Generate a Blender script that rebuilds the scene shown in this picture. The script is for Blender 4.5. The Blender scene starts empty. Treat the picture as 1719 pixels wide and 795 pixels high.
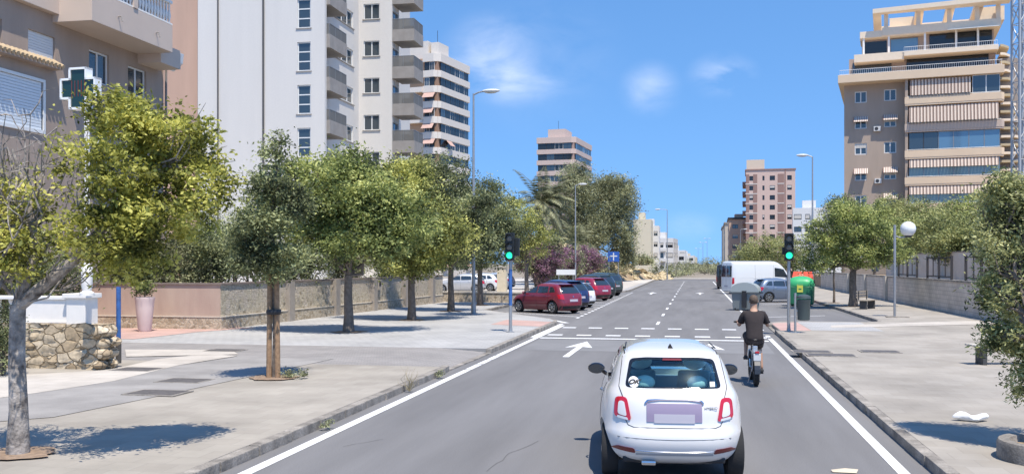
import bpy, bmesh, math, random
import numpy as np
from mathutils import Vector, Matrix
R_ = math.radians
random.seed(7)

# ------------------------------------------------------------------ camera, sky, sun
scene = bpy.context.scene
COL = scene.collection
CAMH, TH, FPX = 2.43, R_(10.9), 1600.0
cam_data = bpy.data.cameras.new('camera')
cam = bpy.data.objects.new('camera', cam_data)
COL.objects.link(cam)
cam.location = (0, 0, CAMH)
cam.rotation_euler = (R_(90), 0, TH)
cam_data.sensor_width = 36.0
cam_data.lens = 36.0 * FPX / 1719.0
cam_data.shift_y = 44.5 / 1719.0
cam_data.clip_start = 0.1
cam_data.clip_end = 8000
scene.camera = cam

def camdir(px, py):
    v = Vector((-math.sin(TH), math.cos(TH), 0)) + Vector((math.cos(TH), math.sin(TH), 0)) * ((px - 859.5) / FPX) + Vector((0, 0, 1)) * ((442 - py) / FPX)
    return v
def atd(px, py, d):                  # world point seen at a pixel, at depth d
    return Vector((0, 0, CAMH)) + camdir(px, py) * d
def at(px, py, z=0.0):               # world point seen at a pixel, at height z
    d = FPX * (CAMH - z) / (py - 442)
    return atd(px, py, d)

world = bpy.data.worlds.new('World')
scene.world = world
world.use_nodes = True
wn, wl = world.node_tree.nodes, world.node_tree.links
wn.clear()
SUN = Vector((0.235, -0.372, 1.0)).normalized()
sun_el = math.asin(SUN.z)
sun_az = math.atan2(SUN.x, SUN.y)
sky = wn.new('ShaderNodeTexSky')
sky.sky_type = 'NISHITA'; sky.sun_disc = False
sky.sun_elevation = sun_el; sky.sun_rotation = sun_az
sky.air_density = 1.0; sky.dust_density = 0.0; sky.ozone_density = 3.5; sky.altitude = 0
hs = wn.new('ShaderNodeHueSaturation')
hs.inputs['Saturation'].default_value = 1.18; hs.inputs['Value'].default_value = 1.0
wl.new(sky.outputs[0], hs.inputs['Color'])
tcs = wn.new('ShaderNodeTexCoord'); mps = wn.new('ShaderNodeMapping'); mps.vector_type = 'POINT'
mps.inputs['Scale'].default_value = (1, 1, .75); mps.inputs['Location'].default_value = (0, 0, .24)
nrm = wn.new('ShaderNodeVectorMath'); nrm.operation = 'NORMALIZE'
wl.new(tcs.outputs['Generated'], mps.inputs[0]); wl.new(mps.outputs[0], nrm.inputs[0]); wl.new(nrm.outputs[0], sky.inputs['Vector'])
geo = wn.new('ShaderNodeTexCoord')
nz = wn.new('ShaderNodeTexNoise')
nz.inputs['Scale'].default_value = 13; nz.inputs['Detail'].default_value = 9; nz.inputs['Distortion'].default_value = .4; nz.inputs['Roughness'].default_value = 0.55
mp = wn.new('ShaderNodeMapping'); mp.inputs['Scale'].default_value = (1, 1, 2.0)
wl.new(geo.outputs['Generated'], mp.inputs[0]); wl.new(mp.outputs[0], nz.inputs['Vector'])
cr = wn.new('ShaderNodeMapRange'); cr.inputs[1].default_value = 0.36; cr.inputs[2].default_value = 0.78
wl.new(nz.outputs['Fac'], cr.inputs[0])
acc = None
for (px, py, sx, sz, amt) in [(822, 95, 17, 20, .62), (868, 142, 17, 34, .5), (1092, 150, 26, 30, .5), (1212, 127, 24, 36, .6), (1155, 380, 26, 50, .3), (900, 95, 9, 10, .12)]:
    c = camdir(px, py).normalized()
    sub = wn.new('ShaderNodeVectorMath'); sub.operation = 'SUBTRACT'; sub.inputs[1].default_value = c
    wl.new(geo.outputs['Generated'], sub.inputs[0])
    mul = wn.new('ShaderNodeVectorMath'); mul.operation = 'MULTIPLY'; mul.inputs[1].default_value = (sx, sx * .6, sz)
    wl.new(sub.outputs[0], mul.inputs[0])
    ln = wn.new('ShaderNodeVectorMath'); ln.operation = 'LENGTH'; wl.new(mul.outputs[0], ln.inputs[0])
    mr = wn.new('ShaderNodeMapRange'); mr.interpolation_type = 'SMOOTHSTEP'
    mr.inputs[1].default_value = 0.0; mr.inputs[2].default_value = 1.0; mr.inputs[3].default_value = amt; mr.inputs[4].default_value = 0
    wl.new(ln.outputs['Value'], mr.inputs[0])
    if acc is None: acc = mr.outputs[0]
    else:
        a = wn.new('ShaderNodeMath'); a.operation = 'ADD'; wl.new(acc, a.inputs[0]); wl.new(mr.outputs[0], a.inputs[1]); acc = a.outputs[0]
cm = wn.new('ShaderNodeMath'); cm.operation = 'MULTIPLY'; cm.use_clamp = True
wl.new(acc, cm.inputs[0]); wl.new(cr.outputs[0], cm.inputs[1])
mix = wn.new('ShaderNodeMixRGB'); mix.inputs[2].default_value = (4.6, 5.0, 6.0, 1)
wl.new(cm.outputs[0], mix.inputs[0]); wl.new(hs.outputs[0], mix.inputs[1])
bg = wn.new('ShaderNodeBackground'); bg.inputs['Strength'].default_value = 0.15
wo = wn.new('ShaderNodeOutputWorld')
wl.new(mix.outputs[0], bg.inputs['Color']); wl.new(bg.outputs[0], wo.inputs[0])

sl = bpy.data.lights.new('sun', 'SUN'); sl.energy = 4.0; sl.angle = R_(0.5); sl.color = (1.0, 0.92, 0.80)
so = bpy.data.objects.new('sun', sl); COL.objects.link(so)
so.rotation_euler = SUN.to_track_quat('Z', 'Y').to_euler(); so.location = (20, -30, 60)

vs = scene.view_settings
scene.display_settings.display_device = 'sRGB'
vs.view_transform = 'Standard'; vs.look = 'None'; vs.exposure = 0.62; vs.gamma = 1.0; vs.use_curve_mapping = False
scene.cycles.max_bounces = 6; scene.cycles.transparent_max_bounces = 12
scene.cycles.use_denoising = True

# ------------------------------------------------------------------ materials
MATS = {}
def mat(name, col, rough=.6, metal=0., var=0., vscale=3., col2=None, bump=0., bscale=40., spec=None, detail=6, coat=0., fine=0., fscale=120., emit=0., stretch=None):
    if name in MATS: return MATS[name]
    m = bpy.data.materials.new(name); m.use_nodes = True
    n, l = m.node_tree.nodes, m.node_tree.links
    b = n['Principled BSDF']
    b.inputs['Roughness'].default_value = rough; b.inputs['Metallic'].default_value = metal
    b.inputs['Base Color'].default_value = (*col, 1)
    if spec is not None: b.inputs['Specular IOR Level'].default_value = spec
    if coat: b.inputs['Coat Weight'].default_value = coat; b.inputs['Coat Roughness'].default_value = .04
    if emit: b.inputs['Emission Color'].default_value = (*col, 1); b.inputs['Emission Strength'].default_value = emit
    tc = n.new('ShaderNodeTexCoord')
    src = None
    if var or col2:
        t = n.new('ShaderNodeTexNoise'); t.inputs['Scale'].default_value = vscale; t.inputs['Detail'].default_value = detail; t.inputs['Roughness'].default_value = .6
        if stretch:
            mps = n.new('ShaderNodeMapping'); mps.inputs['Scale'].default_value = stretch; l.new(tc.outputs['Object'], mps.inputs[0]); l.new(mps.outputs[0], t.inputs['Vector'])
        else: l.new(tc.outputs['Object'], t.inputs['Vector'])
        rp = n.new('ShaderNodeValToRGB')
        rp.color_ramp.elements[0].position = .3; rp.color_ramp.elements[1].position = .7
        c2 = col2 or tuple(min(1, c * (1 + var)) for c in col)
        c1 = col if col2 else tuple(c * (1 - var) for c in col)
        rp.color_ramp.elements[0].color = (*c1, 1); rp.color_ramp.elements[1].color = (*c2, 1)
        l.new(t.outputs['Fac'], rp.inputs[0]); src = rp.outputs[0]
    if fine:
        t2 = n.new('ShaderNodeTexNoise'); t2.inputs['Scale'].default_value = fscale; t2.inputs['Detail'].default_value = 3
        l.new(tc.outputs['Object'], t2.inputs['Vector'])
        mr = n.new('ShaderNodeMapRange'); mr.inputs[1].default_value = .3; mr.inputs[2].default_value = .7
        mr.inputs[3].default_value = 1 - fine; mr.inputs[4].default_value = 1 + fine
        l.new(t2.outputs['Fac'], mr.inputs[0])
        vm = n.new('ShaderNodeVectorMath'); vm.operation = 'SCALE'
        if src: l.new(src, vm.inputs[0])
        else: vm.inputs[0].default_value = col
        l.new(mr.outputs[0], vm.inputs['Scale']); src = vm.outputs[0]
    if src: l.new(src, b.inputs['Base Color'])
    if bump:
        t3 = n.new('ShaderNodeTexNoise'); t3.inputs['Scale'].default_value = bscale; t3.inputs['Detail'].default_value = 5
        l.new(tc.outputs['Object'], t3.inputs['Vector'])
        bp = n.new('ShaderNodeBump'); bp.inputs['Strength'].default_value = bump; bp.inputs['Distance'].default_value = .02
        l.new(t3.outputs['Fac'], bp.inputs['Height']); l.new(bp.outputs[0], b.inputs['Normal'])
    MATS[name] = m
    return m

def brick_mat(name, c1, c2, mortar, w, h, msize=.01, rough=.85, var=.15, vscale=.6, axis='XY', offset=.5, bump=.3, stain=None):
    if name in MATS: return MATS[name]
    m = bpy.data.materials.new(name); m.use_nodes = True
    n, l = m.node_tree.nodes, m.node_tree.links
    b = n['Principled BSDF']; b.inputs['Roughness'].default_value = rough; b.inputs['Specular IOR Level'].default_value = .25
    tc = n.new('ShaderNodeTexCoord')
    sep = n.new('ShaderNodeSeparateXYZ'); l.new(tc.outputs['Object'], sep.inputs[0])
    cmb = n.new('ShaderNodeCombineXYZ')
    if axis == 'XY': l.new(sep.outputs[0], cmb.inputs[0]); l.new(sep.outputs[1], cmb.inputs[1])
    else:
        ad = n.new('ShaderNodeMath'); l.new(sep.outputs[0], ad.inputs[0]); l.new(sep.outputs[1], ad.inputs[1])
        l.new(ad.outputs[0], cmb.inputs[0]); l.new(sep.outputs[2], cmb.inputs[1])
    bt = n.new('ShaderNodeTexBrick'); bt.offset = offset
    bt.inputs['Scale'].default_value = 1; bt.inputs['Brick Width'].default_value = w; bt.inputs['Row Height'].default_value = h
    bt.inputs['Mortar Size'].default_value = msize; bt.inputs['Mortar Smooth'].default_value = .3
    bt.inputs['Color1'].default_value = (*c1, 1); bt.inputs['Color2'].default_value = (*c2, 1); bt.inputs['Mortar'].default_value = (*mortar, 1)
    l.new(cmb.outputs[0], bt.inputs['Vector'])
    t = n.new('ShaderNodeTexNoise'); t.inputs['Scale'].default_value = vscale; t.inputs['Detail'].default_value = 7; t.inputs['Roughness'].default_value = .62
    l.new(tc.outputs['Object'], t.inputs['Vector'])
    mr = n.new('ShaderNodeMapRange'); mr.inputs[1].default_value = .3; mr.inputs[2].default_value = .7
    mr.inputs[3].default_value = 1 - var; mr.inputs[4].default_value = 1 + var
    l.new(t.outputs['Fac'], mr.inputs[0])
    vm = n.new('ShaderNodeVectorMath'); vm.operation = 'SCALE'; l.new(bt.outputs['Color'], vm.inputs[0]); l.new(mr.outputs[0], vm.inputs['Scale'])
    l.new(vm.outputs[0], b.inputs['Base Color'])
    if bump:
        bp = n.new('ShaderNodeBump'); bp.inputs['Strength'].default_value = bump; bp.inputs['Distance'].default_value = .01; bp.invert = True
        l.new(bt.outputs['Fac'], bp.inputs['Height']); l.new(bp.outputs[0], b.inputs['Normal'])
    MATS[name] = m
    return m

def stone_mat(name, cols, joint, scale, rough=.9, plaster=None, pfrac=0.5):
    """rubble stone: voronoi cells with coloured stones and joints; plaster: patchy render over the stones"""
    if name in MATS: return MATS[name]
    m = bpy.data.materials.new(name); m.use_nodes = True
    n, l = m.node_tree.nodes, m.node_tree.links
    b = n['Principled BSDF']; b.inputs['Roughness'].default_value = rough; b.inputs['Specular IOR Level'].default_value = .2
    tc = n.new('ShaderNodeTexCoord')
    wn_ = n.new('ShaderNodeTexNoise'); wn_.inputs['Scale'].default_value = 3; l.new(tc.outputs['Object'], wn_.inputs['Vector'])
    ws = n.new('ShaderNodeVectorMath'); ws.operation = 'SCALE'; ws.inputs['Scale'].default_value = .16; l.new(wn_.outputs['Color'], ws.inputs[0])
    ad = n.new('ShaderNodeVectorMath'); l.new(tc.outputs['Object'], ad.inputs[0]); l.new(ws.outputs[0], ad.inputs[1])
    mp = n.new('ShaderNodeMapping'); mp.inputs['Scale'].default_value = (1, 1, 1.5); l.new(ad.outputs[0], mp.inputs[0])
    v1 = n.new('ShaderNodeTexVoronoi'); v1.inputs['Scale'].default_value = scale; l.new(mp.outputs[0], v1.inputs['Vector'])
    v2 = n.new('ShaderNodeTexVoronoi'); v2.feature = 'DISTANCE_TO_EDGE'; v2.inputs['Scale'].default_value = scale; l.new(mp.outputs[0], v2.inputs['Vector'])
    sp = n.new('ShaderNodeSeparateColor'); l.new(v1.outputs['Color'], sp.inputs[0])
    rp = n.new('ShaderNodeValToRGB'); l.new(sp.outputs[0], rp.inputs[0])
    el = rp.color_ramp.elements
    el[0].position = 0; el[0].color = (*cols[0], 1); el[1].position = 1; el[1].color = (*cols[-1], 1)
    for i, c in enumerate(cols[1:-1]):
        e = el.new((i + 1) / (len(cols) - 1)); e.color = (*c, 1)
    edge = n.new('ShaderNodeMapRange'); edge.inputs[1].default_value = .015; edge.inputs[2].default_value = .06; l.new(v2.outputs['Distance'], edge.inputs[0])
    mx = n.new('ShaderNodeMixRGB'); mx.inputs[1].default_value = (*joint, 1); l.new(edge.outputs[0], mx.inputs[0]); l.new(rp.outputs[0], mx.inputs[2])
    nf = n.new('ShaderNodeTexNoise'); nf.inputs['Scale'].default_value = 14; nf.inputs['Detail'].default_value = 6; l.new(tc.outputs['Object'], nf.inputs['Vector'])
    mr = n.new('ShaderNodeMapRange'); mr.inputs[1].default_value = .3; mr.inputs[2].default_value = .7; mr.inputs[3].default_value = .75; mr.inputs[4].default_value = 1.2
    l.new(nf.outputs['Fac'], mr.inputs[0])
    vm = n.new('ShaderNodeVectorMath'); vm.operation = 'SCALE'; l.new(mx.outputs[0], vm.inputs[0]); l.new(mr.outputs[0], vm.inputs['Scale'])
    out = vm.outputs[0]
    if plaster:
        mpp = n.new('ShaderNodeMapping'); mpp.inputs['Scale'].default_value = (2.2, 2.2, .8); l.new(tc.outputs['Object'], mpp.inputs[0])
        pn = n.new('ShaderNodeTexNoise'); pn.inputs['Scale'].default_value = 1.3; pn.inputs['Detail'].default_value = 6; pn.inputs['Roughness'].default_value = .7; l.new(mpp.outputs[0], pn.inputs['Vector'])
        sz = n.new('ShaderNodeSeparateXYZ'); l.new(tc.outputs['Object'], sz.inputs[0])
        zz = n.new('ShaderNodeMath'); zz.operation = 'MULTIPLY_ADD'; zz.inputs[1].default_value = .16; l.new(sz.outputs[2], zz.inputs[0]); l.new(pn.outputs['Fac'], zz.inputs[2])
        pm = n.new('ShaderNodeMapRange'); pm.inputs[1].default_value = pfrac; pm.inputs[2].default_value = pfrac + .05; l.new(zz.outputs[0], pm.inputs[0])
        pmx = n.new('ShaderNodeMixRGB'); l.new(pm.outputs[0], pmx.inputs[0]); l.new(out, pmx.inputs[1])
        psc = n.new('ShaderNodeVectorMath'); psc.operation = 'SCALE'; psc.inputs[0].default_value = plaster; l.new(mr.outputs[0], psc.inputs['Scale'])
        l.new(psc.outputs[0], pmx.inputs[2]); out = pmx.outputs[0]
    l.new(out, b.inputs['Base Color'])
    bp = n.new('ShaderNodeBump'); bp.inputs['Strength'].default_value = .8; bp.inputs['Distance'].default_value = .04
    l.new(edge.outputs[0], bp.inputs['Height']); l.new(bp.outputs[0], b.inputs['Normal'])
    MATS[name] = m
    return m

def leaf_mat(name, ca, cb, cc, scale=1.2, trans=.35):
    """three leaf colours: ca dark, cb mid, cc light; varies by leaf and by clump"""
    if name in MATS: return MATS[name]
    m = bpy.data.materials.new(name); m.use_nodes = True
    n, l = m.node_tree.nodes, m.node_tree.links
    b = n['Principled BSDF']; b.inputs['Roughness'].default_value = .55; b.inputs['Specular IOR Level'].default_value = .3
    g = n.new('ShaderNodeNewGeometry'); tc = n.new('ShaderNodeTexCoord')
    t = n.new('ShaderNodeTexNoise'); t.inputs['Scale'].default_value = scale; t.inputs['Detail'].default_value = 3; l.new(tc.outputs['Object'], t.inputs['Vector'])
    a = n.new('ShaderNodeMath'); a.operation = 'MULTIPLY_ADD'; a.inputs[1].default_value = .5
    l.new(g.outputs['Random Per Island'], a.inputs[0]); 
    s = n.new('ShaderNodeMath'); s.operation = 'MULTIPLY_ADD'; s.inputs[1].default_value = 2.6; s.inputs[2].default_value = -1.05
    l.new(t.outputs['Fac'], s.inputs[0]); l.new(s.outputs[0], a.inputs[2])
    rp = n.new('ShaderNodeValToRGB'); el = rp.color_ramp.elements
    el[0].position = .1; el[0].color = (*ca, 1); el[1].position = .95; el[1].color = (*cc, 1)
    e = el.new(.5); e.color = (*cb, 1)
    l.new(a.outputs[0], rp.inputs[0]); l.new(rp.outputs[0], b.inputs['Base Color'])
    tr = n.new('ShaderNodeBsdfTranslucent'); l.new(rp.outputs[0], tr.inputs[0])
    mx = n.new('ShaderNodeMixShader'); mx.inputs[0].default_value = trans
    l.new(b.outputs[0], mx.inputs[1]); l.new(tr.outputs[0], mx.inputs[2]); l.new(mx.outputs[0], n['Material Output'].inputs[0])
    MATS[name] = m
    return m

def glass_mat(name, tint=(.5, .6, .62), refl=.25, rough=.02):
    """window glass one can look through: tinted transparent + glossy"""
    if name in MATS: return MATS[name]
    m = bpy.data.materials.new(name); m.use_nodes = True
    n, l = m.node_tree.nodes, m.node_tree.links
    for x in list(n): n.remove(x)
    o = n.new('ShaderNodeOutputMaterial'); tr = n.new('ShaderNodeBsdfTransparent'); tr.inputs[0].default_value = (*tint, 1)
    gl = n.new('ShaderNodeBsdfGlossy'); gl.inputs['Roughness'].default_value = rough
    lw = n.new('ShaderNodeLayerWeight'); lw.inputs[0].default_value = refl
    mx = n.new('ShaderNodeMixShader'); l.new(lw.outputs['Facing'], mx.inputs[0]) if False else l.new(lw.outputs['Fresnel'], mx.inputs[0])
    l.new(tr.outputs[0], mx.inputs[1]); l.new(gl.outputs[0], mx.inputs[2]); l.new(mx.outputs[0], o.inputs[0])
    MATS[name] = m
    return m

# ------------------------------------------------------------------ mesh helpers
def tag(o, label=None, cat=None, group=None, kind=None):
    if label: o['label'] = label
    if cat: o['category'] = cat
    if group: o['group'] = group
    if kind: o['kind'] = kind
    return o

def empty(name, loc=(0, 0, 0), rz=0., label=None, cat=None, group=None):
    o = bpy.data.objects.new(name, None); COL.objects.link(o)
    o.location = loc; o.rotation_euler = (0, 0, rz); o.empty_display_size = .3
    return tag(o, label, cat, group)

def link(name, me, parent=None, loc=None, rz=None):
    o = bpy.data.objects.new(name, me); COL.objects.link(o)
    if parent: o.parent = parent
    if loc is not None: o.location = loc
    if rz is not None: o.rotation_euler = (0, 0, rz)
    return o

class MB:
    def __init__(s): s.v = []; s.f = []
    def add(s, vs, fs):
        k = len(s.v); s.v += [tuple(v) for v in vs]; s.f += [tuple(i + k for i in f) for f in fs]; return s
    def box(s, x0, x1, y0, y1, z0, z1):
        return s.add([(x0, y0, z0), (x1, y0, z0), (x1, y1, z0), (x0, y1, z0), (x0, y0, z1), (x1, y0, z1), (x1, y1, z1), (x0, y1, z1)],
                     [(0, 3, 2, 1), (4, 5, 6, 7), (0, 1, 5, 4), (1, 2, 6, 5), (2, 3, 7, 6), (3, 0, 4, 7)])
    def prism(s, poly, z0, z1):
        n = len(poly)
        a = sum(poly[i][0] * poly[(i + 1) % n][1] - poly[(i + 1) % n][0] * poly[i][1] for i in range(n))
        if a < 0: poly = poly[::-1]
        return s.add([(p[0], p[1], z0) for p in poly] + [(p[0], p[1], z1) for p in poly],
                     [tuple(range(n))[::-1], tuple(range(n, 2 * n))] + [(i, (i + 1) % n, n + (i + 1) % n, n + i) for i in range(n)])
    def extrude(s, poly, vec):      # poly: 3-D points, planar
        n = len(poly); q = [tuple(Vector(p) + Vector(vec)) for p in poly]
        return s.add(list(poly) + q, [tuple(range(n))[::-1], tuple(range(n, 2 * n))] + [(i, (i + 1) % n, n + (i + 1) % n, n + i) for i in range(n)])
    def sheet(s, poly, z):
        n = len(poly)
        a = sum(poly[i][0] * poly[(i + 1) % n][1] - poly[(i + 1) % n][0] * poly[i][1] for i in range(n))
        if a < 0: poly = poly[::-1]
        return s.add([(p[0], p[1], z) for p in poly], [tuple(range(n))])
    def tube(s, path, rad, seg=8, cap=True):
        path = [Vector(p) for p in path]; n = len(path)
        if not hasattr(rad, '__len__'): rad = [rad] * n
        vs, fs = [], []
        up = Vector((0, 0, 1)); prev = None
        for i, p in enumerate(path):
            t = (path[min(i + 1, n - 1)] - path[max(i - 1, 0)])
            t = t.normalized() if t.length > 1e-9 else Vector((0, 0, 1))
            if prev is None:
                a = t.cross(up if abs(t.z) < .95 else Vector((1, 0, 0))).normalized()
            else:
                a = (prev - t * prev.dot(t)).normalized()
            prev = a; b = t.cross(a)
            for k in range(seg):
                an = 2 * math.pi * k / seg
                vs.append(p + (a * math.cos(an) + b * math.sin(an)) * rad[i])
        for i in range(n - 1):
            for k in range(seg):
                k2 = (k + 1) % seg
                fs.append((i * seg + k, i * seg + k2, (i + 1) * seg + k2, (i + 1) * seg + k))
        if cap: fs += [tuple(range(seg))[::-1], tuple(range((n - 1) * seg, n * seg))]
        return s.add(vs, fs)
    def lathe(s, prof, c=(0, 0, 0), seg=20, axis='z'):   # prof: (r, h)
        vs, fs = [], []
        for (r, h) in prof:
            for k in range(seg):
                a = 2 * math.pi * k / seg; u, w = r * math.cos(a), r * math.sin(a)
                if axis == 'z': vs.append((c[0] + u, c[1] + w, c[2] + h))
                elif axis == 'x': vs.append((c[0] + h, c[1] + u, c[2] + w))
                else: vs.append((c[0] + w, c[1] + h, c[2] + u))
        n = len(prof)
        for i in range(n - 1):
            for k in range(seg):
                k2 = (k + 1) % seg; fs.append((i * seg + k, i * seg + k2, (i + 1) * seg + k2, (i + 1) * seg + k))
        fs += [tuple(range(seg))[::-1], tuple(range((n - 1) * seg, n * seg))]
        return s.add(vs, fs)
    def ball(s, c, r, seg=16, rings=10):
        if not hasattr(r, '__len__'): r = (r, r, r)
        vs, fs = [], []
        for i in range(rings + 1):
            ph = math.pi * i / rings
            for k in range(seg):
                a = 2 * math.pi * k / seg
                vs.append((c[0] + r[0] * math.sin(ph) * math.cos(a), c[1] + r[1] * math.sin(ph) * math.sin(a), c[2] + r[2] * math.cos(ph)))
        for i in range(rings):
            for k in range(seg):
                k2 = (k + 1) % seg; fs.append((i * seg + k, (i + 1) * seg + k, (i + 1) * seg + k2, i * seg + k2))
        return s.add(vs, fs)
    def mesh(s, name, m=None, smooth=False, bevel=0.):
        me = bpy.data.meshes.new(name); me.from_pydata(s.v, [], s.f)
        bm = bmesh.new(); bm.from_mesh(me)
        bmesh.ops.remove_doubles(bm, verts=bm.verts, dist=1e-6)
        if bevel:
            bmesh.ops.bevel(bm, geom=[e for e in bm.edges if e.is_manifold and e.calc_face_angle(0) > .5], offset=bevel, segments=2, affect='EDGES', profile=.6)
        bmesh.ops.recalc_face_normals(bm, faces=bm.faces) if smooth != 'raw' else None
        bm.to_mesh(me); bm.free()
        if smooth and smooth != 'raw':
            me.polygons.foreach_set('use_smooth', [True] * len(me.polygons))
            if smooth != 'full':
                try: me.set_sharp_from_angle(angle=R_(38))
                except Exception: pass
        if m: me.materials.append(m)
        return me
    def build(s, name, m, parent=None, smooth=False, bevel=0., loc=None, rz=None):
        return link(name, s.mesh(name, m, smooth, bevel), parent, loc, rz)

def structure(name, mb, m, **k):
    o = mb.build(name, m, **k); o['kind'] = 'structure'; return o

def copy_tree(o, parent=None):
    c = o.copy(); COL.objects.link(c)
    if parent: c.parent = parent
    for ch in list(o.children): copy_tree(ch, c)
    return c

def text_mesh(body, size, m, name, parent, loc, rot, extrude=.002, shear=0., bold=0.):
    cu = bpy.data.curves.new(name, 'FONT'); cu.body = body; cu.size = size; cu.extrude = extrude; cu.align_x = 'CENTER'; cu.align_y = 'CENTER'; cu.shear = shear; cu.offset = bold
    to = bpy.data.objects.new('t', cu); COL.objects.link(to)
    dg = bpy.context.evaluated_depsgraph_get()
    me = bpy.data.meshes.new_from_object(to.evaluated_get(dg)); me.name = name
    bpy.data.objects.remove(to); me.materials.clear(); me.materials.append(m)
    o = link(name, me, parent, loc); o.rotation_euler = rot
    return o

def evaluated(o):
    dg = bpy.context.evaluated_depsgraph_get()
    me = bpy.data.meshes.new_from_object(o.evaluated_get(dg)); return me
# ------------------------------------------------------------------ vegetation
def leaves_np(pts, size, rng, up=.35, aspect=.5, hang=0.):
    n = len(pts)
    nr = rng.normal(size=(n, 3)); nr[:, 2] = np.abs(nr[:, 2]) + up; nr /= np.linalg.norm(nr, axis=1)[:, None]
    t = rng.normal(size=(n, 3)); t[:, 2] -= hang; t -= nr * (t * nr).sum(1)[:, None]; t /= np.linalg.norm(t, axis=1)[:, None] + 1e-9
    b = np.cross(nr, t)
    L = (size * (.6 + .8 * rng.random(n)))[:, None]; W = L * aspect
    v = np.empty((n, 4, 3))
    v[:, 0] = pts - t * L * .5; v[:, 1] = pts + b * W * .5 + t * L * .05; v[:, 2] = pts + t * L * .5; v[:, 3] = pts - b * W * .5 + t * L * .05
    return v.reshape(-1, 3)

def quads_mesh(name, v, m):
    n = len(v) // 4
    me = bpy.data.meshes.new(name)
    me.vertices.add(4 * n); me.vertices.foreach_set('co', v.astype(np.float32).ravel())
    me.loops.add(4 * n); me.loops.foreach_set('vertex_index', np.arange(4 * n, dtype=np.int32))
    me.polygons.add(n); me.polygons.foreach_set('loop_start', np.arange(0, 4 * n, 4, dtype=np.int32))
    me.update(calc_edges=True); me.validate()
    me.materials.append(m)
    return me

def clump_points(lobes, rng, per=60, rc=.22, shell=.5):
    """lobes: (cx,cy,cz,rx,ry,rz,nclumps) -> leaf points in uneven clumps through the crown's volume"""
    out = []; cs = []
    for (cx, cy, cz, rx, ry, rz, nc) in lobes:
        d = rng.normal(size=(nc, 3)); d /= np.linalg.norm(d, axis=1)[:, None]
        rad = (shell + (1 - shell) * rng.random(nc)) * (.82 + .32 * rng.random(nc))
        c = np.array([cx, cy, cz]) + d * np.array([rx, ry, rz]) * rad[:, None]
        cs.append(c)
        s = rc * (.5 + rng.random(nc))
        k = rng.integers(int(per * .5), int(per * 1.4) + 1, nc)
        idx = np.repeat(np.arange(nc), k)
        p = c[idx] + rng.normal(size=(len(idx), 3)) * (s[idx])[:, None] * np.array([1, 1, .62])
        out.append(p)
    return np.concatenate(out), np.concatenate(cs)

BARK = mat('grey_bark', (.16, .13, .105), .9, var=.35, vscale=9, bump=.6, bscale=30)
BARK_PALE = mat('pale_patchy_bark', (.06, .05, .045), .9, col2=(.50, .45, .40), vscale=7, bump=.7, bscale=30)
STAKE = mat('weathered_stake_wood', (.30, .19, .11), .85, var=.3, vscale=14)
LEAF_YEL = leaf_mat('leaves_yellow_green', (.09, .10, .025), (.41, .41, .09), (.80, .76, .22), 1.8, .45)
LEAF_MID = leaf_mat('leaves_mid_green', (.06, .08, .03), (.26, .31, .10), (.66, .68, .25), 1.1)
LEAF_DRK = leaf_mat('leaves_dark_green', (.05, .062, .034), (.19, .215, .10), (.50, .53, .26), 1.1)
LEAF_OLV = leaf_mat('leaves_olive', (.11, .115, .065), (.29, .30, .165), (.56, .57, .34), .6)
LEAF_MIDY = leaf_mat('leaves_mid_yellow_green', (.07, .085, .03), (.33, .35, .10), (.74, .72, .23), .9)
LEAF_SOFT = leaf_mat('leaves_soft_green', (.08, .09, .035), (.27, .30, .11), (.58, .58, .26), .7)
LEAF_PUR = leaf_mat('bougainvillea_blossom', (.12, .10, .09), (.28, .15, .21), (.46, .27, .37), .8)
LEAF_PLM = leaf_mat('palm_leaflets', (.08, .09, .05), (.20, .21, .11), (.38, .38, .23), .4, .2)
LEAF_RGT = leaf_mat('leaves_of_near_tree', (.06, .075, .035), (.32, .34, .14), (.78, .76, .38), 2.2, .35)

def bend(p0, p1, rng, k=4, amp=.08):
    p0, p1 = Vector(p0), Vector(p1); L = (p1 - p0).length
    return [p0.lerp(p1, i / k) + (Vector(rng.normal(size=3)) * amp * L * (0 if i in (0, k) else 1)) for i in range(k + 1)]

def tree(name, label, base, trunk, lobes, lm, seed,  leaf=.09, per=60, rc=.22, bark=None, trunk_r=.12, twigs=10, shell=.45, group=None, cat='tree', hang=0., lean=(0, 0), aspect=.5, extra=None, limbk=None):
    """base world; lobes relative to base; trunk = fork height"""
    rng = np.random.default_rng(seed)
    root = empty(name, base, 0, label, cat, group)
    fork = Vector((lean[0], lean[1], trunk))
    mb = MB()
    tp = [Vector((0, 0, -.05)), Vector((lean[0] * .1 + .01, lean[1] * .1, trunk * .3)), Vector((lean[0] * .5 - .015, lean[1] * .5, trunk * .65)), fork]
    mb.tube(tp, [trunk_r * 1.35, trunk_r * 1.02, trunk_r * .9, trunk_r * .85], 12)
    if lobes:
        pts, cs = clump_points(lobes, rng, per, rc, shell)
        if hang: pts[:, 2] -= np.abs(rng.normal(size=len(pts))) * hang
        pts = pts[pts[:, 2] > .15]
        for L in lobes:
            c = Vector(L[:3]); pa = bend(fork, c, rng, 5, .05)
            lr = trunk_r * (limbk or (.72 if len(lobes) < 6 else .42))
            mb.tube(pa, [lr * (1 - .13 * i) for i in range(6)], 8)
            near = cs[np.argsort(((cs - np.array(c)) ** 2).sum(1))]
            pick = near[rng.integers(0, max(1, min(len(near), L[6])), twigs)]
            for q in pick:
                st = pa[rng.integers(2, 6)]
                tw = min(1, lr / trunk_r / .42) * trunk_r; mb.tube(bend(st, q, rng, 4, .07), [tw * .3, tw * .24, tw * .17, tw * .11, tw * .05], 5)
        link('crown', quads_mesh('crown', leaves_np(pts, leaf, rng, .35, aspect), lm), root)
    if extra: extra(mb, fork, rng)
    mb.build('trunk', bark or BARK, root, smooth=True)
    return root

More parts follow.
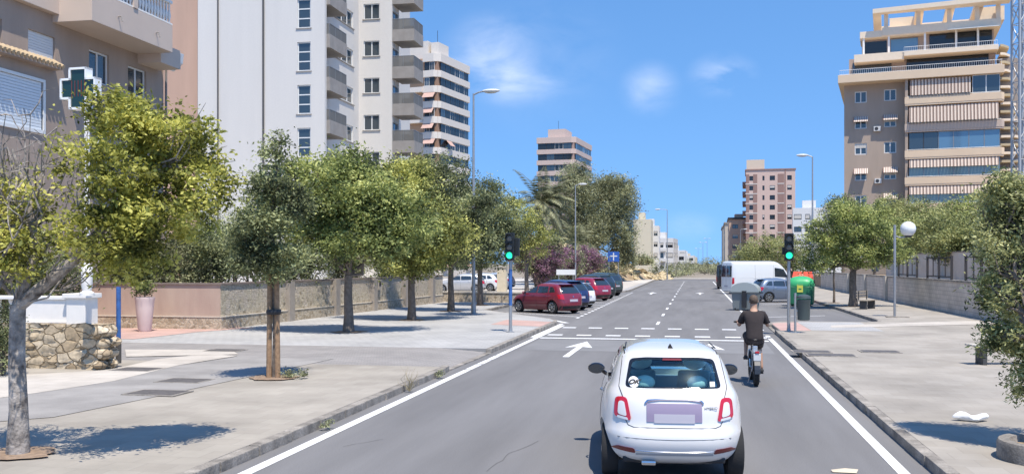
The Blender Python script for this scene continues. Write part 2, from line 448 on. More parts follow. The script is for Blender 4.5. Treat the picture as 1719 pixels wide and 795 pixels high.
def shrub(name, label, base, lobes, lm, seed, leaf=.12, per=50, rc=.3, shell=.5, group=None, cat='shrub'):
    rng = np.random.default_rng(seed)
    root = empty(name, base, 0, label, cat, group)
    pts, cs = clump_points(lobes, rng, per, rc, shell)
    pts = pts[pts[:, 2] > .02]
    link('foliage', quads_mesh('foliage', leaves_np(pts, leaf, rng), lm), root)
    mb = MB()
    for q in cs[rng.integers(0, len(cs), 14)]:
        mb.tube(bend((q[0] * .3, q[1] * .3, 0), q, rng, 4, .05), [.05, .04, .03, .02, .01], 5)
    mb.build('stem', BARK, root, smooth=True)
    return root

def palm(label, base, h, frond, seed, n=38, r=.28):
    rng = np.random.default_rng(seed)
    root = empty('palm_tree', base, 0, label, 'palm tree', None)
    mb = MB(); k = 14
    mb.tube([(0.1 * math.sin(i / k * 2), 0, h * i / k) for i in range(k + 1)], [r * (1.15 - .3 * i / k) * (1 + .06 * (i % 2)) for i in range(k + 1)], 10)
    mb.build('trunk', mat('palm_bark', (.16, .12, .085), .9, var=.4, vscale=6, bump=.8), root, smooth=True)
    quads = []; ribs = MB()
    top = Vector((0.1 * math.sin(2), 0, h))
    for i in range(n):
        az = rng.random() * 2 * math.pi; el = R_(75 - 105 * (i / n) ** .9); Lf = frond * (.8 + .3 * rng.random())
        d = Vector((math.cos(az) * math.cos(el), math.sin(az) * math.cos(el), math.sin(el)))
        p = top.copy(); path = [p.copy()]; m_ = 12
        for j in range(m_):
            p = p + d * (Lf / m_); d = (d + Vector((0, 0, -.135))).normalized(); path.append(p.copy())
        ribs.tube(path, [.035 * (1 - .07 * j) for j in range(m_ + 1)], 4)
        for j in range(1, m_ + 1):
            t = (path[j] - path[j - 1]).normalized(); side = t.cross(Vector((0, 0, 1))).normalized(); up = side.cross(t)
            for s_ in (-1, 1):
                for q in range(3):
                    p0 = path[j - 1].lerp(path[j], q / 3)
                    ll = frond * .2 * math.sin(math.pi * min(.95, (j + q / 3) / (m_ + .6))) + .12
                    dv = (side * s_ * .85 + t * .5 - Vector((0, 0, .28 + .2 * rng.random()))).normalized() * ll
                    w = t * .06
                    quads += [p0 - w, p0 + dv * .5 - w, p0 + dv, p0 + dv * .5 + w]
    link('crown', quads_mesh('crown', np.array([tuple(q) for q in quads]), LEAF_PLM), root)
    ribs.build('frond_ribs', mat('palm_rib', (.22, .2, .09), .7), root)
    return root

# ------------------------------------------------------------------ buildings
def wall_face(mb, face, a, u0, u1, z0, z1, holes, dep=.18):
    """a planar wall with real rectangular openings. face S/N: u is x at y=a; E/W: u is y at x=a."""
    us = sorted({u0, u1, *[h[0] for h in holes], *[h[1] for h in holes]})
    zs = sorted({z0, z1, *[h[2] for h in holes], *[h[3] for h in holes]})
    us = [u for u in us if u0 - 1e-6 <= u <= u1 + 1e-6]; zs = [z for z in zs if z0 - 1e-6 <= z <= z1 + 1e-6]
    def P(u, z, dd=0.):
        if face == 'S': return (u, a + dd, z)
        if face == 'N': return (u, a - dd, z)
        if face == 'E': return (a - dd, u, z)
        return (a + dd, u, z)
    flip = face in ('N', 'W')
    def F(q): mb.add(q if not flip else q[::-1], [(0, 1, 2, 3)])
    if face == 'E' or face == 'W': pass
    for i in range(len(us) - 1):
        for j in range(len(zs) - 1):
            uc, zc = (us[i] + us[i + 1]) / 2, (zs[j] + zs[j + 1]) / 2
            if any(h[0] < uc < h[1] and h[2] < zc < h[3] for h in holes): continue
            F([P(us[i], zs[j]), P(us[i + 1], zs[j]), P(us[i + 1], zs[j + 1]), P(us[i], zs[j + 1])])
    for h in holes:
        b = [(h[0], h[2]), (h[1], h[2]), (h[1], h[3]), (h[0], h[3])]
        for k in range(4):
            p, q = b[k], b[(k + 1) % 4]
            F([P(*p), P(*p, dep), P(*q, dep), P(*q)])

_wc = {}
def window(parent, face, a, h, frame_m, pane_m, mull=1, trans=0, dep=.16, shutter=0., shutter_m=None, fw=.06):
    """window = frame (part) > pane (sub-part), > shutter; face as wall_face"""
    w, ht = h[1] - h[0], h[3] - h[2]
    key = (round(w, 3), round(ht, 3), mull, trans, frame_m.name, pane_m.name, round(shutter, 2), fw)
    if key not in _wc:
        mb = MB()
        mb.box(0, fw, 0, .07, 0, ht); mb.box(w - fw, w, 0, .07, 0, ht); mb.box(fw, w - fw, 0, .07, 0, fw); mb.box(fw, w - fw, 0, .07, ht - fw, ht)
        for k in range(mull):
            x = w * (k + 1) / (mull + 1); mb.box(x - fw * .6, x + fw * .6, .005, .065, fw, ht - fw)
        for k in range(trans):
            z = ht * (k + 1) / (trans + 1); mb.box(fw, w - fw, .01, .06, z - fw * .5, z + fw * .5)
        pm = MB().box(fw * .8, w - fw * .8, .035, .05, fw * .8, ht - fw * .8)
        sm = None
        if shutter:
            sm = MB()
            nS = max(2, int(ht * shutter / .09))
            for k in range(nS):
                z1 = ht - fw - k * .09; sm.box(fw, w - fw, -.02, .018, z1 - .08, z1)
        _wc[key] = (mb.mesh('window', frame_m), pm.mesh('pane', pane_m), sm.mesh('shutter', shutter_m or frame_m) if sm else None)
    fm, pm, sm = _wc[key]
    loc, rz = {'S': ((h[0], a + dep - .07, h[2]), 0), 'E': ((a - dep + .07, h[0], h[2]), R_(90)), 'W': ((a + dep - .07, h[1], h[2]), R_(-90)), 'N': ((h[1], a - dep + .07, h[2]), R_(180))}[face]
    o = link('window', fm, parent, loc, rz)
    link('pane', pm, o)
    if sm: link('shutter', sm, o)
    return o

def railing(parent, pts, z0, h, m, bars=.11, name='railing', rail=.025):
    mb = MB()
    for (p, q) in zip(pts[:-1], pts[1:]):
        p, q = Vector((*p, z0)), Vector((*q, z0)); L = (q - p).length; up = Vector((0, 0, h))
        mb.tube([p + up, q + up], rail, 6); mb.tube([p + Vector((0, 0, .06)), q + Vector((0, 0, .06))], rail * .8, 6)
        for k in range(int(L / bars) + 1):
            c = p.lerp(q, min(1, k * bars / L)); mb.tube([c, c + up], .011, 4)
    return mb.build(name, m, parent)

PANE = mat('window_pane', (.035, .05, .06), .06, spec=.9, coat=.5)
PANE_BLUE = mat('window_pane_sky_blue', (.10, .20, .30), .05, spec=1., coat=.8)
PANE_DARK = mat('dark_window_pane', (.018, .022, .026), .1, spec=.6)
WHITE_FR = mat('white_window_frame', (.72, .72, .70), .45)
GREY_FR = mat('grey_metal_frame', (.25, .26, .27), .4, metal=.3)
DARK_FR = mat('dark_metal_frame', (.04, .04, .045), .45)
SHUT = mat('cream_shutter', (.62, .58, .52), .6, var=.06, vscale=3)
# ------------------------------------------------------------------ vehicles
def pchip(keys):
    xs = np.array([k[0] for k in keys], float); ys = np.array([k[1] for k in keys], float)
    h = np.diff(xs); d = np.diff(ys) / h; m = np.zeros(len(xs)); m[0], m[-1] = d[0], d[-1]
    for i in range(1, len(xs) - 1):
        if d[i - 1] * d[i] > 0:
            w1, w2 = 2 * h[i] + h[i - 1], h[i] + 2 * h[i - 1]; m[i] = (w1 + w2) / (w1 / d[i - 1] + w2 / d[i])
    def f(x):
        x = min(max(x, xs[0]), xs[-1]); i = int(min(max(np.searchsorted(xs, x) - 1, 0), len(h) - 1)); t = (x - xs[i]) / h[i]
        return float((2*t**3 - 3*t**2 + 1) * ys[i] + (t**3 - 2*t**2 + t) * h[i] * m[i] + (-2*t**3 + 3*t**2) * ys[i+1] + (t**3 - t**2) * h[i] * m[i+1])
    return f

class Shell:
    """a car's outer surface: plan outlines (superellipses) stacked over height"""
    def __init__(s, rear, front, half, a=2.8, b=7.): s.r, s.f, s.w = pchip(rear), pchip(front), pchip(half); s.a, s.b = a, b; s.z0, s.z1 = rear[0][0], rear[-1][0]
    def ends(s, z): yr, yf = s.r(z), s.f(z); return (yr + yf) / 2, (yf - yr) / 2, s.w(z)
    def rear(s, x, z): yc, L, w = s.ends(z); return yc - L * max(0, 1 - min(1, abs(x) / w) ** s.a) ** (1 / s.b)
    def front(s, x, z): yc, L, w = s.ends(z); return yc + L * max(0, 1 - min(1, abs(x) / w) ** s.a) ** (1 / s.b)
    def side(s, y, z): yc, L, w = s.ends(z); return w * max(0, 1 - min(1, abs(y - yc) / L) ** s.b) ** (1 / s.a)
    def ring(s, z, inset=0., ymax=None):
        yc, L, w = s.ends(z); L -= inset; w -= inset
        if ymax is not None and yc + L > ymax: lo = yc - L; yc, L = (lo + ymax) / 2, (ymax - lo) / 2
        P = []; S = .93; x0 = (1 - S ** s.b) ** (1 / s.a)
        for u in np.linspace(-S, S, 27): P.append((w * (1 - abs(u) ** s.b) ** (1 / s.a), yc + L * u, z))
        for u in np.linspace(x0, -x0, 23)[1:-1]: P.append((w * u, yc + L * (1 - abs(u) ** s.a) ** (1 / s.b), z))
        for u in np.linspace(S, -S, 27): P.append((-w * (1 - abs(u) ** s.b) ** (1 / s.a), yc + L * u, z))
        for u in np.linspace(-x0, x0, 23)[1:-1]: P.append((w * u, yc - L * (1 - abs(u) ** s.a) ** (1 / s.b), z))
        return P
    def solid(s, zs, inset=0., ymax=None):
        mb = MB(); rings = [s.ring(z, inset, ymax) for z in zs]; n = len(rings[0])
        vs = [p for r in rings for p in r]; fs = []
        for i in range(len(zs) - 1):
            for k in range(n):
                k2 = (k + 1) % n; fs.append((i * n + k, i * n + k2, (i + 1) * n + k2, (i + 1) * n + k))
        fs += [tuple(range(n))[::-1], tuple(range((len(zs) - 1) * n, len(zs) * n))]
        return mb.add(vs, fs)
    def pt(s, face, u, z, e):
        if face == 'rear': return (u, s.rear(u, z) - e, z)
        if face == 'front': return (u, s.front(u, z) + e, z)
        if face == 'right': return (s.side(u, z) + e, u, z)
        return (-s.side(u, z) - e, u, z)

def round_poly(pts, r=.04, k=4):
    out = []; n = len(pts)
    for i in range(n):
        p, a, b = Vector(pts[i]), Vector(pts[i - 1]), Vector(pts[(i + 1) % n])
        ra = min(r, (a - p).length * .45); rb = min(r, (b - p).length * .45)
        q0, q1 = p + (a - p).normalized() * ra, p + (b - p).normalized() * rb
        for j in range(k + 1):
            t = j / k; out.append(tuple(q0 * (1 - t) ** 2 + p * 2 * t * (1 - t) + q1 * t * t))
    return out

def patch(sh, face, poly, e, depth=.012, n=12):
    """a panel with thickness that follows the shell; poly in (u, z)"""
    zs_ = [p[1] for p in poly]; z0, z1 = min(zs_), max(zs_)
    rows = []
    for i in range(n + 1):
        z = z0 + (z1 - z0) * (.5 - .5 * math.cos(math.pi * (.02 + .96 * i / n)))
        xs = []
        for k in range(len(poly)):
            p, q = poly[k], poly[(k + 1) % len(poly)]
            if (p[1] - z) * (q[1] - z) < 0: xs.append(p[0] + (q[0] - p[0]) * (z - p[1]) / (q[1] - p[1]))
        if len(xs) < 2: continue
        lo, hi = min(xs), max(xs)
        rows.append([(lo + (hi - lo) * j / n, z) for j in range(n + 1)])
    m = n + 1; N = len(rows)
    top = [sh.pt(face, u, z, e) for r in rows for (u, z) in r]; bot = [sh.pt(face, u, z, e - depth) for r in rows for (u, z) in r]
    fs = []
    K = len(top)
    for i in range(N - 1):
        for j in range(n):
            a = i * m + j; fs.append((a, a + 1, a + m + 1, a + m)); fs.append((K + a + m, K + a + m + 1, K + a + 1, K + a))
    border = [j for j in range(m)] + [i * m + n for i in range(1, N)] + [(N - 1) * m + j for j in range(n - 1, -1, -1)] + [i * m for i in range(N - 2, 0, -1)]
    for k in range(len(border)):
        a, b = border[k], border[(k + 1) % len(border)]; fs.append((a, K + a, K + b, b))
    return MB().add(top + bot, fs)

def seam(sh, face, line, r=.004, e=.0005, closed=False, sub=6):
    pts = []
    L = list(line) + ([line[0]] if closed else [])
    for p, q in zip(L[:-1], L[1:]):
        for j in range(sub): t = j / sub; pts.append((p[0] + (q[0] - p[0]) * t, p[1] + (q[1] - p[1]) * t))
    pts.append(L[-1])
    return MB().tube([sh.pt(face, u, z, e) for u, z in pts], r, 5)

def boolean_cut(me, cutters):
    o = link('tmp', me)
    cs = []
    for c in cutters:
        co = link('cut', c.mesh('cut')); cs.append(co)
        md = o.modifiers.new('b', 'BOOLEAN'); md.operation = 'DIFFERENCE'; md.solver = 'EXACT'; md.object = co
    r = evaluated(o)
    for c in cs: bpy.data.objects.remove(c)
    bpy.data.objects.remove(o)
    r.polygons.foreach_set('use_smooth', [True] * len(r.polygons))
    try: r.set_sharp_from_angle(angle=R_(32))
    except Exception: pass
    return r

RUB = mat('tyre_rubber', (.018, .018, .019), .85, bump=.2, bscale=60)
RIM = mat('alloy_rim', (.50, .51, .52), .3, metal=.8)
RIM_DK = mat('dark_wheel_hub', (.05, .05, .055), .5, metal=.3)
BLK = mat('black_plastic', (.02, .02, .022), .5)
GLOSSBLK = mat('glossy_black', (.012, .012, .014), .12, coat=.6)
CHROME = mat('chrome', (.62, .63, .65), .16, metal=1.)
REDL = mat('red_tail_lens', (.50, .012, .03), .15, coat=.8)
REDD = mat('dark_red_reflector', (.16, .012, .015), .2, coat=.5)
CLRL = mat('clear_lamp_lens', (.62, .64, .66), .1, coat=.8)
CARGLASS = mat('dark_car_glass', (.022, .030, .036), .05, spec=1., coat=.7)
PLATE = mat('blank_number_plate', (.42, .40, .45), .5)
def paint(n, c, rough=.28, metal=0.): return mat('car_paint_' + n, c, rough, metal, coat=.9)

def wheel(parent, x, y, r, w, rim=RIM, spokes=7, side=1):
    mb = MB()
    prof = [(r * .66, -w * .42), (r * .80, -w * .5), (r * .95, -w * .46), (r, -w * .3), (r, w * .3), (r * .95, w * .46), (r * .80, w * .5), (r * .66, w * .42)]
    mb.lathe(prof, (0, 0, 0), 40, 'x')
    t = mb.build('wheel', RUB, parent, smooth=True, loc=(x, y, r))
    rm = MB(); o = side * w * .46
    rm.lathe([(r * .68, o - side * .05), (r * .68, o), (r * .61, o + side * .004), (r * .58, o - side * .02)], (0, 0, 0), 36, 'x')
    for k in range(spokes):
        a = 2 * math.pi * k / spokes
        c, s = math.cos(a), math.sin(a); px, pz = -s * r * .055, c * r * .055
        rm.add([(o - side * .03, c * r * .1 + px, s * r * .1 + pz), (o - side * .03, c * r * .1 - px, s * r * .1 - pz), (o - side * .012, c * r * .6 - px * 1.3, s * r * .6 - pz * 1.3), (o - side * .012, c * r * .6 + px * 1.3, s * r * .6 + pz * 1.3),
                (o, c * r * .1 + px, s * r * .1 + pz), (o, c * r * .1 - px, s * r * .1 - pz), (o + side * .003, c * r * .6 - px * 1.3, s * r * .6 - pz * 1.3), (o + side * .003, c * r * .6 + px * 1.3, s * r * .6 + pz * 1.3)],
               [(0, 1, 2, 3), (4, 7, 6, 5), (0, 4, 5, 1), (1, 5, 6, 2), (2, 6, 7, 3), (3, 7, 4, 0)])
    rm.lathe([(r * .17, o - side * .035), (r * .16, o + side * .008), (.02, o + side * .012)], (0, 0, 0), 18, 'x')
    rim_o = rm.build('rim', rim, t)
    hb = MB().lathe([(r * .6, o - side * .06), (r * .6, o - side * .055)], (0, 0, 0), 24, 'x'); hb.build('brake_disc', RIM_DK, t)
    return t

def mirror_part(parent, x, y, z, m, s):
    mb = MB(); mb.ball((x, y, z), (.115, .075, .075), 18, 10)
    mb.tube([(x - s * .17, y + .02, z - .10), (x - s * .10, y + .01, z - .05), (x - s * .05, y, z)], [.028, .026, .03], 8)
    o = mb.build('wing_mirror', m, parent, smooth=True)
    g = MB(); g.lathe([(.001, -.003), (1, -.002), (1, .003), (.001, .004)], (0, 0, 0), 20, 'y')
    g2 = MB().add([(v[0] * .095, v[1] - .071, v[2] * .058) for v in g.v], g.f); g2.v = [(v[0] + x, v[1] + y, v[2] + z) for v in g2.v]
    g2.build('mirror_glass', mat('dark_mirror_glass', (.10, .11, .12), .1, metal=.8), o)

def small_fiat(loc, rz):
    root = empty('hatchback_car', loc, rz, 'small white rounded two-door hatchback driving away in the near lane', 'car')
    WHT = paint('white', (.70, .685, .665), .25)
    rear = [(.21, -1.52), (.27, -1.66), (.36, -1.74), (.48, -1.775), (.56, -1.765), (.63, -1.72), (.68, -1.705), (.8, -1.685), (.92, -1.645), (1.02, -1.575), (1.1, -1.506), (1.22, -1.405), (1.34, -1.295), (1.39, -1.235), (1.425, -1.13), (1.45, -.99), (1.47, -.80), (1.483, -.62), (1.49, -.40)]
    front = [(.21, 1.55), (.3, 1.70), (.45, 1.775), (.65, 1.75), (.75, 1.68), (.85, 1.5), (.92, 1.25), (.98, 1.02), (1.05, .90), (1.2, .68), (1.34, .46), (1.40, .35), (1.44, .25), (1.47, .12), (1.483, 0), (1.49, -.15)]
    half = [(.21, .74), (.3, .775), (.42, .80), (.58, .815), (.72, .81), (.85, .79), (.96, .755), (1.05, .705), (1.2, .655), (1.33, .60), (1.39, .555), (1.43, .50), (1.46, .42), (1.48, .30), (1.49, .15)]
    sh = Shell(rear, front, half, 3.0, 6.5)
    zs = sorted(set([round(z, 4) for z in list(np.linspace(.21, 1.36, 34)) + [1.385, 1.405, 1.42, 1.435, 1.447, 1.457, 1.466, 1.474, 1.48, 1.485, 1.488, 1.49]]))
    body = sh.solid(zs).mesh('body', WHT)
    # openings
    rw = round_poly([(-.535, 1.045), (.535, 1.045), (.475, 1.345), (.3, 1.365), (-.3, 1.365), (-.475, 1.345)], .05)
    ws = round_poly([(-.58, 1.02), (.58, 1.02), (.50, 1.37), (-.50, 1.37)], .06)
    sw = round_poly([(-.80, 1.02), (.66, 1.0), (.30, 1.345), (-.40, 1.36), (-.62, 1.31)], .06)
    cut = [MB().lathe([(.355, -1.2), (.355, -.50)], (0, -1.15, .30), 40, 'x'), MB().lathe([(.355, .50), (.355, 1.2)], (0, -1.15, .30), 40, 'x'),
           MB().lathe([(.355, -1.2), (.355, -.50)], (0, 1.15, .30), 40, 'x'), MB().lathe([(.355, .50), (.355, 1.2)], (0, 1.15, .30), 40, 'x'),
           sh.solid([z for z in zs if .42 < z < 1.44], .045, .72)]
    cut.append(MB().extrude([(u, -2.0, z) for u, z in rw], (0, 1.3, 0)))
    cut.append(MB().extrude([(u, .1, z) for u, z in ws], (0, 1.6, 0)))
    cut.append(MB().extrude([(-1.2, y, z) for y, z in sw], (.85, 0, 0)))
    cut.append(MB().extrude([(.35, y, z) for y, z in sw], (.85, 0, 0)))
    bme = boolean_cut(body, cut); bme.materials.clear(); bme.materials.append(WHT); bme.name = 'body'
    link('body', bme, root)
    GL = glass_mat('car_window_glass', (.90, .96, .96), .18)
    GL2 = glass_mat('car_rear_glass', (.80, .97, .98), .30, .07)
    patch(sh, 'rear', [(u * 1.005, 1.2 + (z - 1.2) * 1.01) for u, z in rw], -.010, .004, 20).build('rear_window', GL2, root, smooth='full')
    patch(sh, 'front', ws, -.006, .005, 16).build('windscreen', GL, root, smooth='full')
    for s in ('left', 'right'): patch(sh, s, sw, -.004, .005, 14).build('side_window', GL, root, smooth='full')
    # black border of the rear window
    def ring_patch(outer, k, e):
        mb = MB(); c = (0, 1.2); n = len(outer); inner = [(u * k[0], c[1] + (z - c[1]) * k[1] - .006) for u, z in outer]
        A = [sh.pt('rear', u, z, e) for u, z in outer]; B = [sh.pt('rear', u, z, e) for u, z in inner]
        return mb.add(A + B, [(i, (i + 1) % n, n + (i + 1) % n, n + i) for i in range(n)])
    def dense(p, k=5): return [(p[i][0] + (p[(i + 1) % len(p)][0] - p[i][0]) * j / k, p[i][1] + (p[(i + 1) % len(p)][1] - p[i][1]) * j / k) for i in range(len(p)) for j in range(k)]
    ring_patch([(u * .998, 1.2 + (z - 1.2) * .997) for u, z in dense(rw)], (.94, .88), -.007).build('window_border', GLOSSBLK, root)
    # interior
    INT = mat('car_interior_grey', (.30, .34, .35), .8); SEAT = mat('car_seat_pale', (.80, .79, .76), .8)
    MB().box(-.62, .62, -1.35, .7, .40, .44).box(-.60, .60, .50, .70, .5, .95).box(-.55, .55, -1.42, -1.30, .5, .98).build('cabin_lining', INT, root, bevel=.01)
    for x in (-.33, .33):
        sb = MB().box(x - .23, x + .23, -.25, .25, .44, .62).build('seat', INT, root, bevel=.05)
        MB().extrude([(x - .22, -.22, .6), (x + .22, -.22, .6), (x + .19, -.40, 1.12), (x - .19, -.40, 1.12)], (0, .10, 0)).build('backrest', INT, sb, bevel=.03)
        MB().ball((x, -.42, 1.235), (.145, .07, .10), 16, 10).build('headrest', SEAT, sb, smooth=True)
    rs = MB().box(-.5, .5, -1.1, -.7, .44, .6).build('rear_seat', INT, root, bevel=.04)
    MB().box(-.5, .5, -1.12, -1.04, .6, .98).build('rear_backrest', INT, rs, bevel=.03)
    for x in (-.30, .30): MB().ball((x, -1.12, 1.06), (.12, .05, .085), 16, 10).build('headrest', SEAT, rs, smooth=True)
    stw = MB().lathe([(.17, -.012), (.185, 0), (.17, .012), (.155, 0)], (0, 0, 0), 24, 'y'); stw.v = [(v[0] - .33, v[1] + .36, v[2] + 1.0) for v in stw.v]; stw.build('steering_wheel', BLK, root)
    MB().ball((0, .47, 1.30), (.12, .02, .03), 12, 8).build('rear_view_mirror', BLK, root)
    # hatch outline, bumper, lamps
    DK = mat('panel_gap', (.03, .03, .03), .9)
    seam(sh, 'rear', [(-.555, 1.36), (-.60, 1.05), (-.545, .92), (-.525, .70), (-.50, .655), (-.44, .635), (.44, .635), (.50, .655), (.525, .70), (.545, .92), (.60, 1.05), (.555, 1.36)], .004).build('tailgate_gap', DK, root)
    seam(sh, 'rear', [(-.62, .525), (0, .515), (.62, .525)], .003).build('bumper_crease', DK, root)
    for s in ('left', 'right'):
        mb = seam(sh, s, [(-.66, 1.0), (-.72, .80), (-.66, .45), (-.5, .27), (.72, .27), (.80, .5), (.78, .85), (.66, 1.0)], .0035)
        mb.build('door_gap', DK, root)
        d = MB().tube([sh.pt(s, -.60 + .16 * t / 6, .90, .012 + .02 * math.sin(math.pi * t / 6)) for t in range(7)], .012, 8).build('door_handle', CHROME, root, smooth=True)
        patch(sh, s, [(1.0, .50), (1.06, .50), (1.06, .54), (1.0, .54)], .004).build('side_repeater', CLRL, root)
    for s in (-1, 1):
        o = round_poly([(s * .465, .70), (s * .66, .735), (s * .645, .945), (s * .515, .955)], .045)
        i = round_poly([(s * .515, .745), (s * .618, .765), (s * .608, .905), (s * .545, .91)], .03)
        t = patch(sh, 'rear', o, .014, .03).build('tail_light', REDL, root, smooth=True)
        patch(sh, 'rear', i, .021, .02).build('lamp_insert', WHT, t, smooth=True)
        patch(sh, 'rear', round_poly([(s * .50, .708), (s * .625, .727), (s * .62, .752), (s * .51, .735)], .01), .019, .02).build('reversing_lens', CLRL, t, smooth=True)
        patch(sh, 'rear', round_poly([(s * .42, .355), (s * .60, .375), (s * .70, .385), (s * .62, .425), (s * .44, .412)], .02), .010, .02).build('rear_reflector', REDD, root, smooth=True)
        g = MB().tube([sh.pt('rear', s * .53, z, .003) for z in (1.385, 1.40, 1.415)] + [(s * .52, -.95, 1.447), (s * .50, -.5, 1.472)], .008, 6).build('roof_gutter', BLK, root)
    seam(sh, 'rear', [(-.42, .385), (0, .378), (.42, .385)], .007, .003).build('bumper_chrome_strip', CHROME, root, smooth=True)
    patch(sh, 'rear', round_poly([(-.42, .335), (.42, .335), (.42, .36), (-.42, .36)], .01), .002).build('bumper_lower_strip', mat('grey_trim', (.35, .35, .36), .5), root)
    MB().box(-.56, .56, -1.60, -1.45, .235, .30).build('underbody_valance', BLK, root, bevel=.02)
    MB().box(-.60, .60, -1.3, 1.5, .20, .24).build('floor_pan', BLK, root)
    pl = patch(sh, 'rear', [(-.30, .70), (.30, .70), (.30, .895), (-.30, .895)], .010, .02).build('number_plate', mat('lavender_blank_plate', (.26, .215, .315), .6), root)
    patch(sh, 'rear', [(-.22, .69), (.22, .69), (.22, .785), (-.22, .785)], .013, .02).build('plate_lower_half', PLATE, pl)
    seam(sh, 'rear', [(-.315, .895), (-.29, .925), (-.15, .94), (.15, .94), (.29, .925), (.315, .895)], .014, .012).build('tailgate_handle', CHROME, root, smooth=True)
    bd = patch(sh, 'rear', [(.042 * math.cos(a) , 1.005 + .042 * math.sin(a)) for a in np.linspace(0, 2 * math.pi, 24, False)], .008, .01).build('round_badge', CHROME, root)
    patch(sh, 'rear', [(.028 * math.cos(a) + .004, 1.008 + .022 * math.sin(a)) for a in np.linspace(0, 2 * math.pi, 20, False)], .0095, .01).build('badge_centre', mat('badge_red_grey', (.30, .26, .27), .4), bd)
    st = patch(sh, 'rear', [(-.435 + .058 * math.cos(a), 1.105 + .058 * math.sin(a)) for a in np.linspace(0, 2 * math.pi, 28, False)], .003, .004).build('window_sticker', mat('white_sticker', (.85, .85, .85), .5), root)
    p = sh.pt('rear', -.435, 1.105, .008)
    text_mesh('OK', .085, BLK, 'sticker_lettering', st, p, (R_(90) - math.atan2(.12, .12) * .9 + R_(0), 0, R_(-14)), .002, .3, .004)
    patch(sh, 'rear', [(.405, 1.065), (.46, 1.065), (.46, 1.115), (.405, 1.115)], .003, .004).build('small_sticker', MATS['white_sticker'], root)
    p = sh.pt('rear', .395, .845, .007)
    text_mesh('HYBRID', .042, mat('badge_letters', (.25, .25, .27), .4, metal=.4), 'badge_lettering', root, p, (R_(84), 0, R_(10)), .002, .2)
    MB().extrude([(-.035, -1.02, 1.437), (.035, -1.02, 1.437), (0, -1.04, 1.50)], (0, .10, -.002)).build('roof_aerial', BLK, root, bevel=.006)
    patch(sh, 'rear', [(-.11, 1.335), (.11, 1.335), (.10, 1.355), (-.10, 1.355)], .002, .01).build('high_brake_light', REDD, root)
    MB().box(-.36, -.20, -1.715, -1.60, .225, .275).build('exhaust_pipe', CHROME, root, bevel=.018)
    for s in (-1, 1): mirror_part(root, s * .875, .62, 1.03, GLOSSBLK, s)
    for s in (-1, 1):
        lamp = patch(sh, 'front', [(s * .55 + .09 * math.cos(a), .72 + .09 * math.sin(a)) for a in np.linspace(0, 2 * math.pi, 24, False)], .01, .02).build('headlight', CLRL, root)
        for y in (-1.15, 1.15): wheel(root, s * .70, y, .30, .19, RIM, 8, s)
    return root

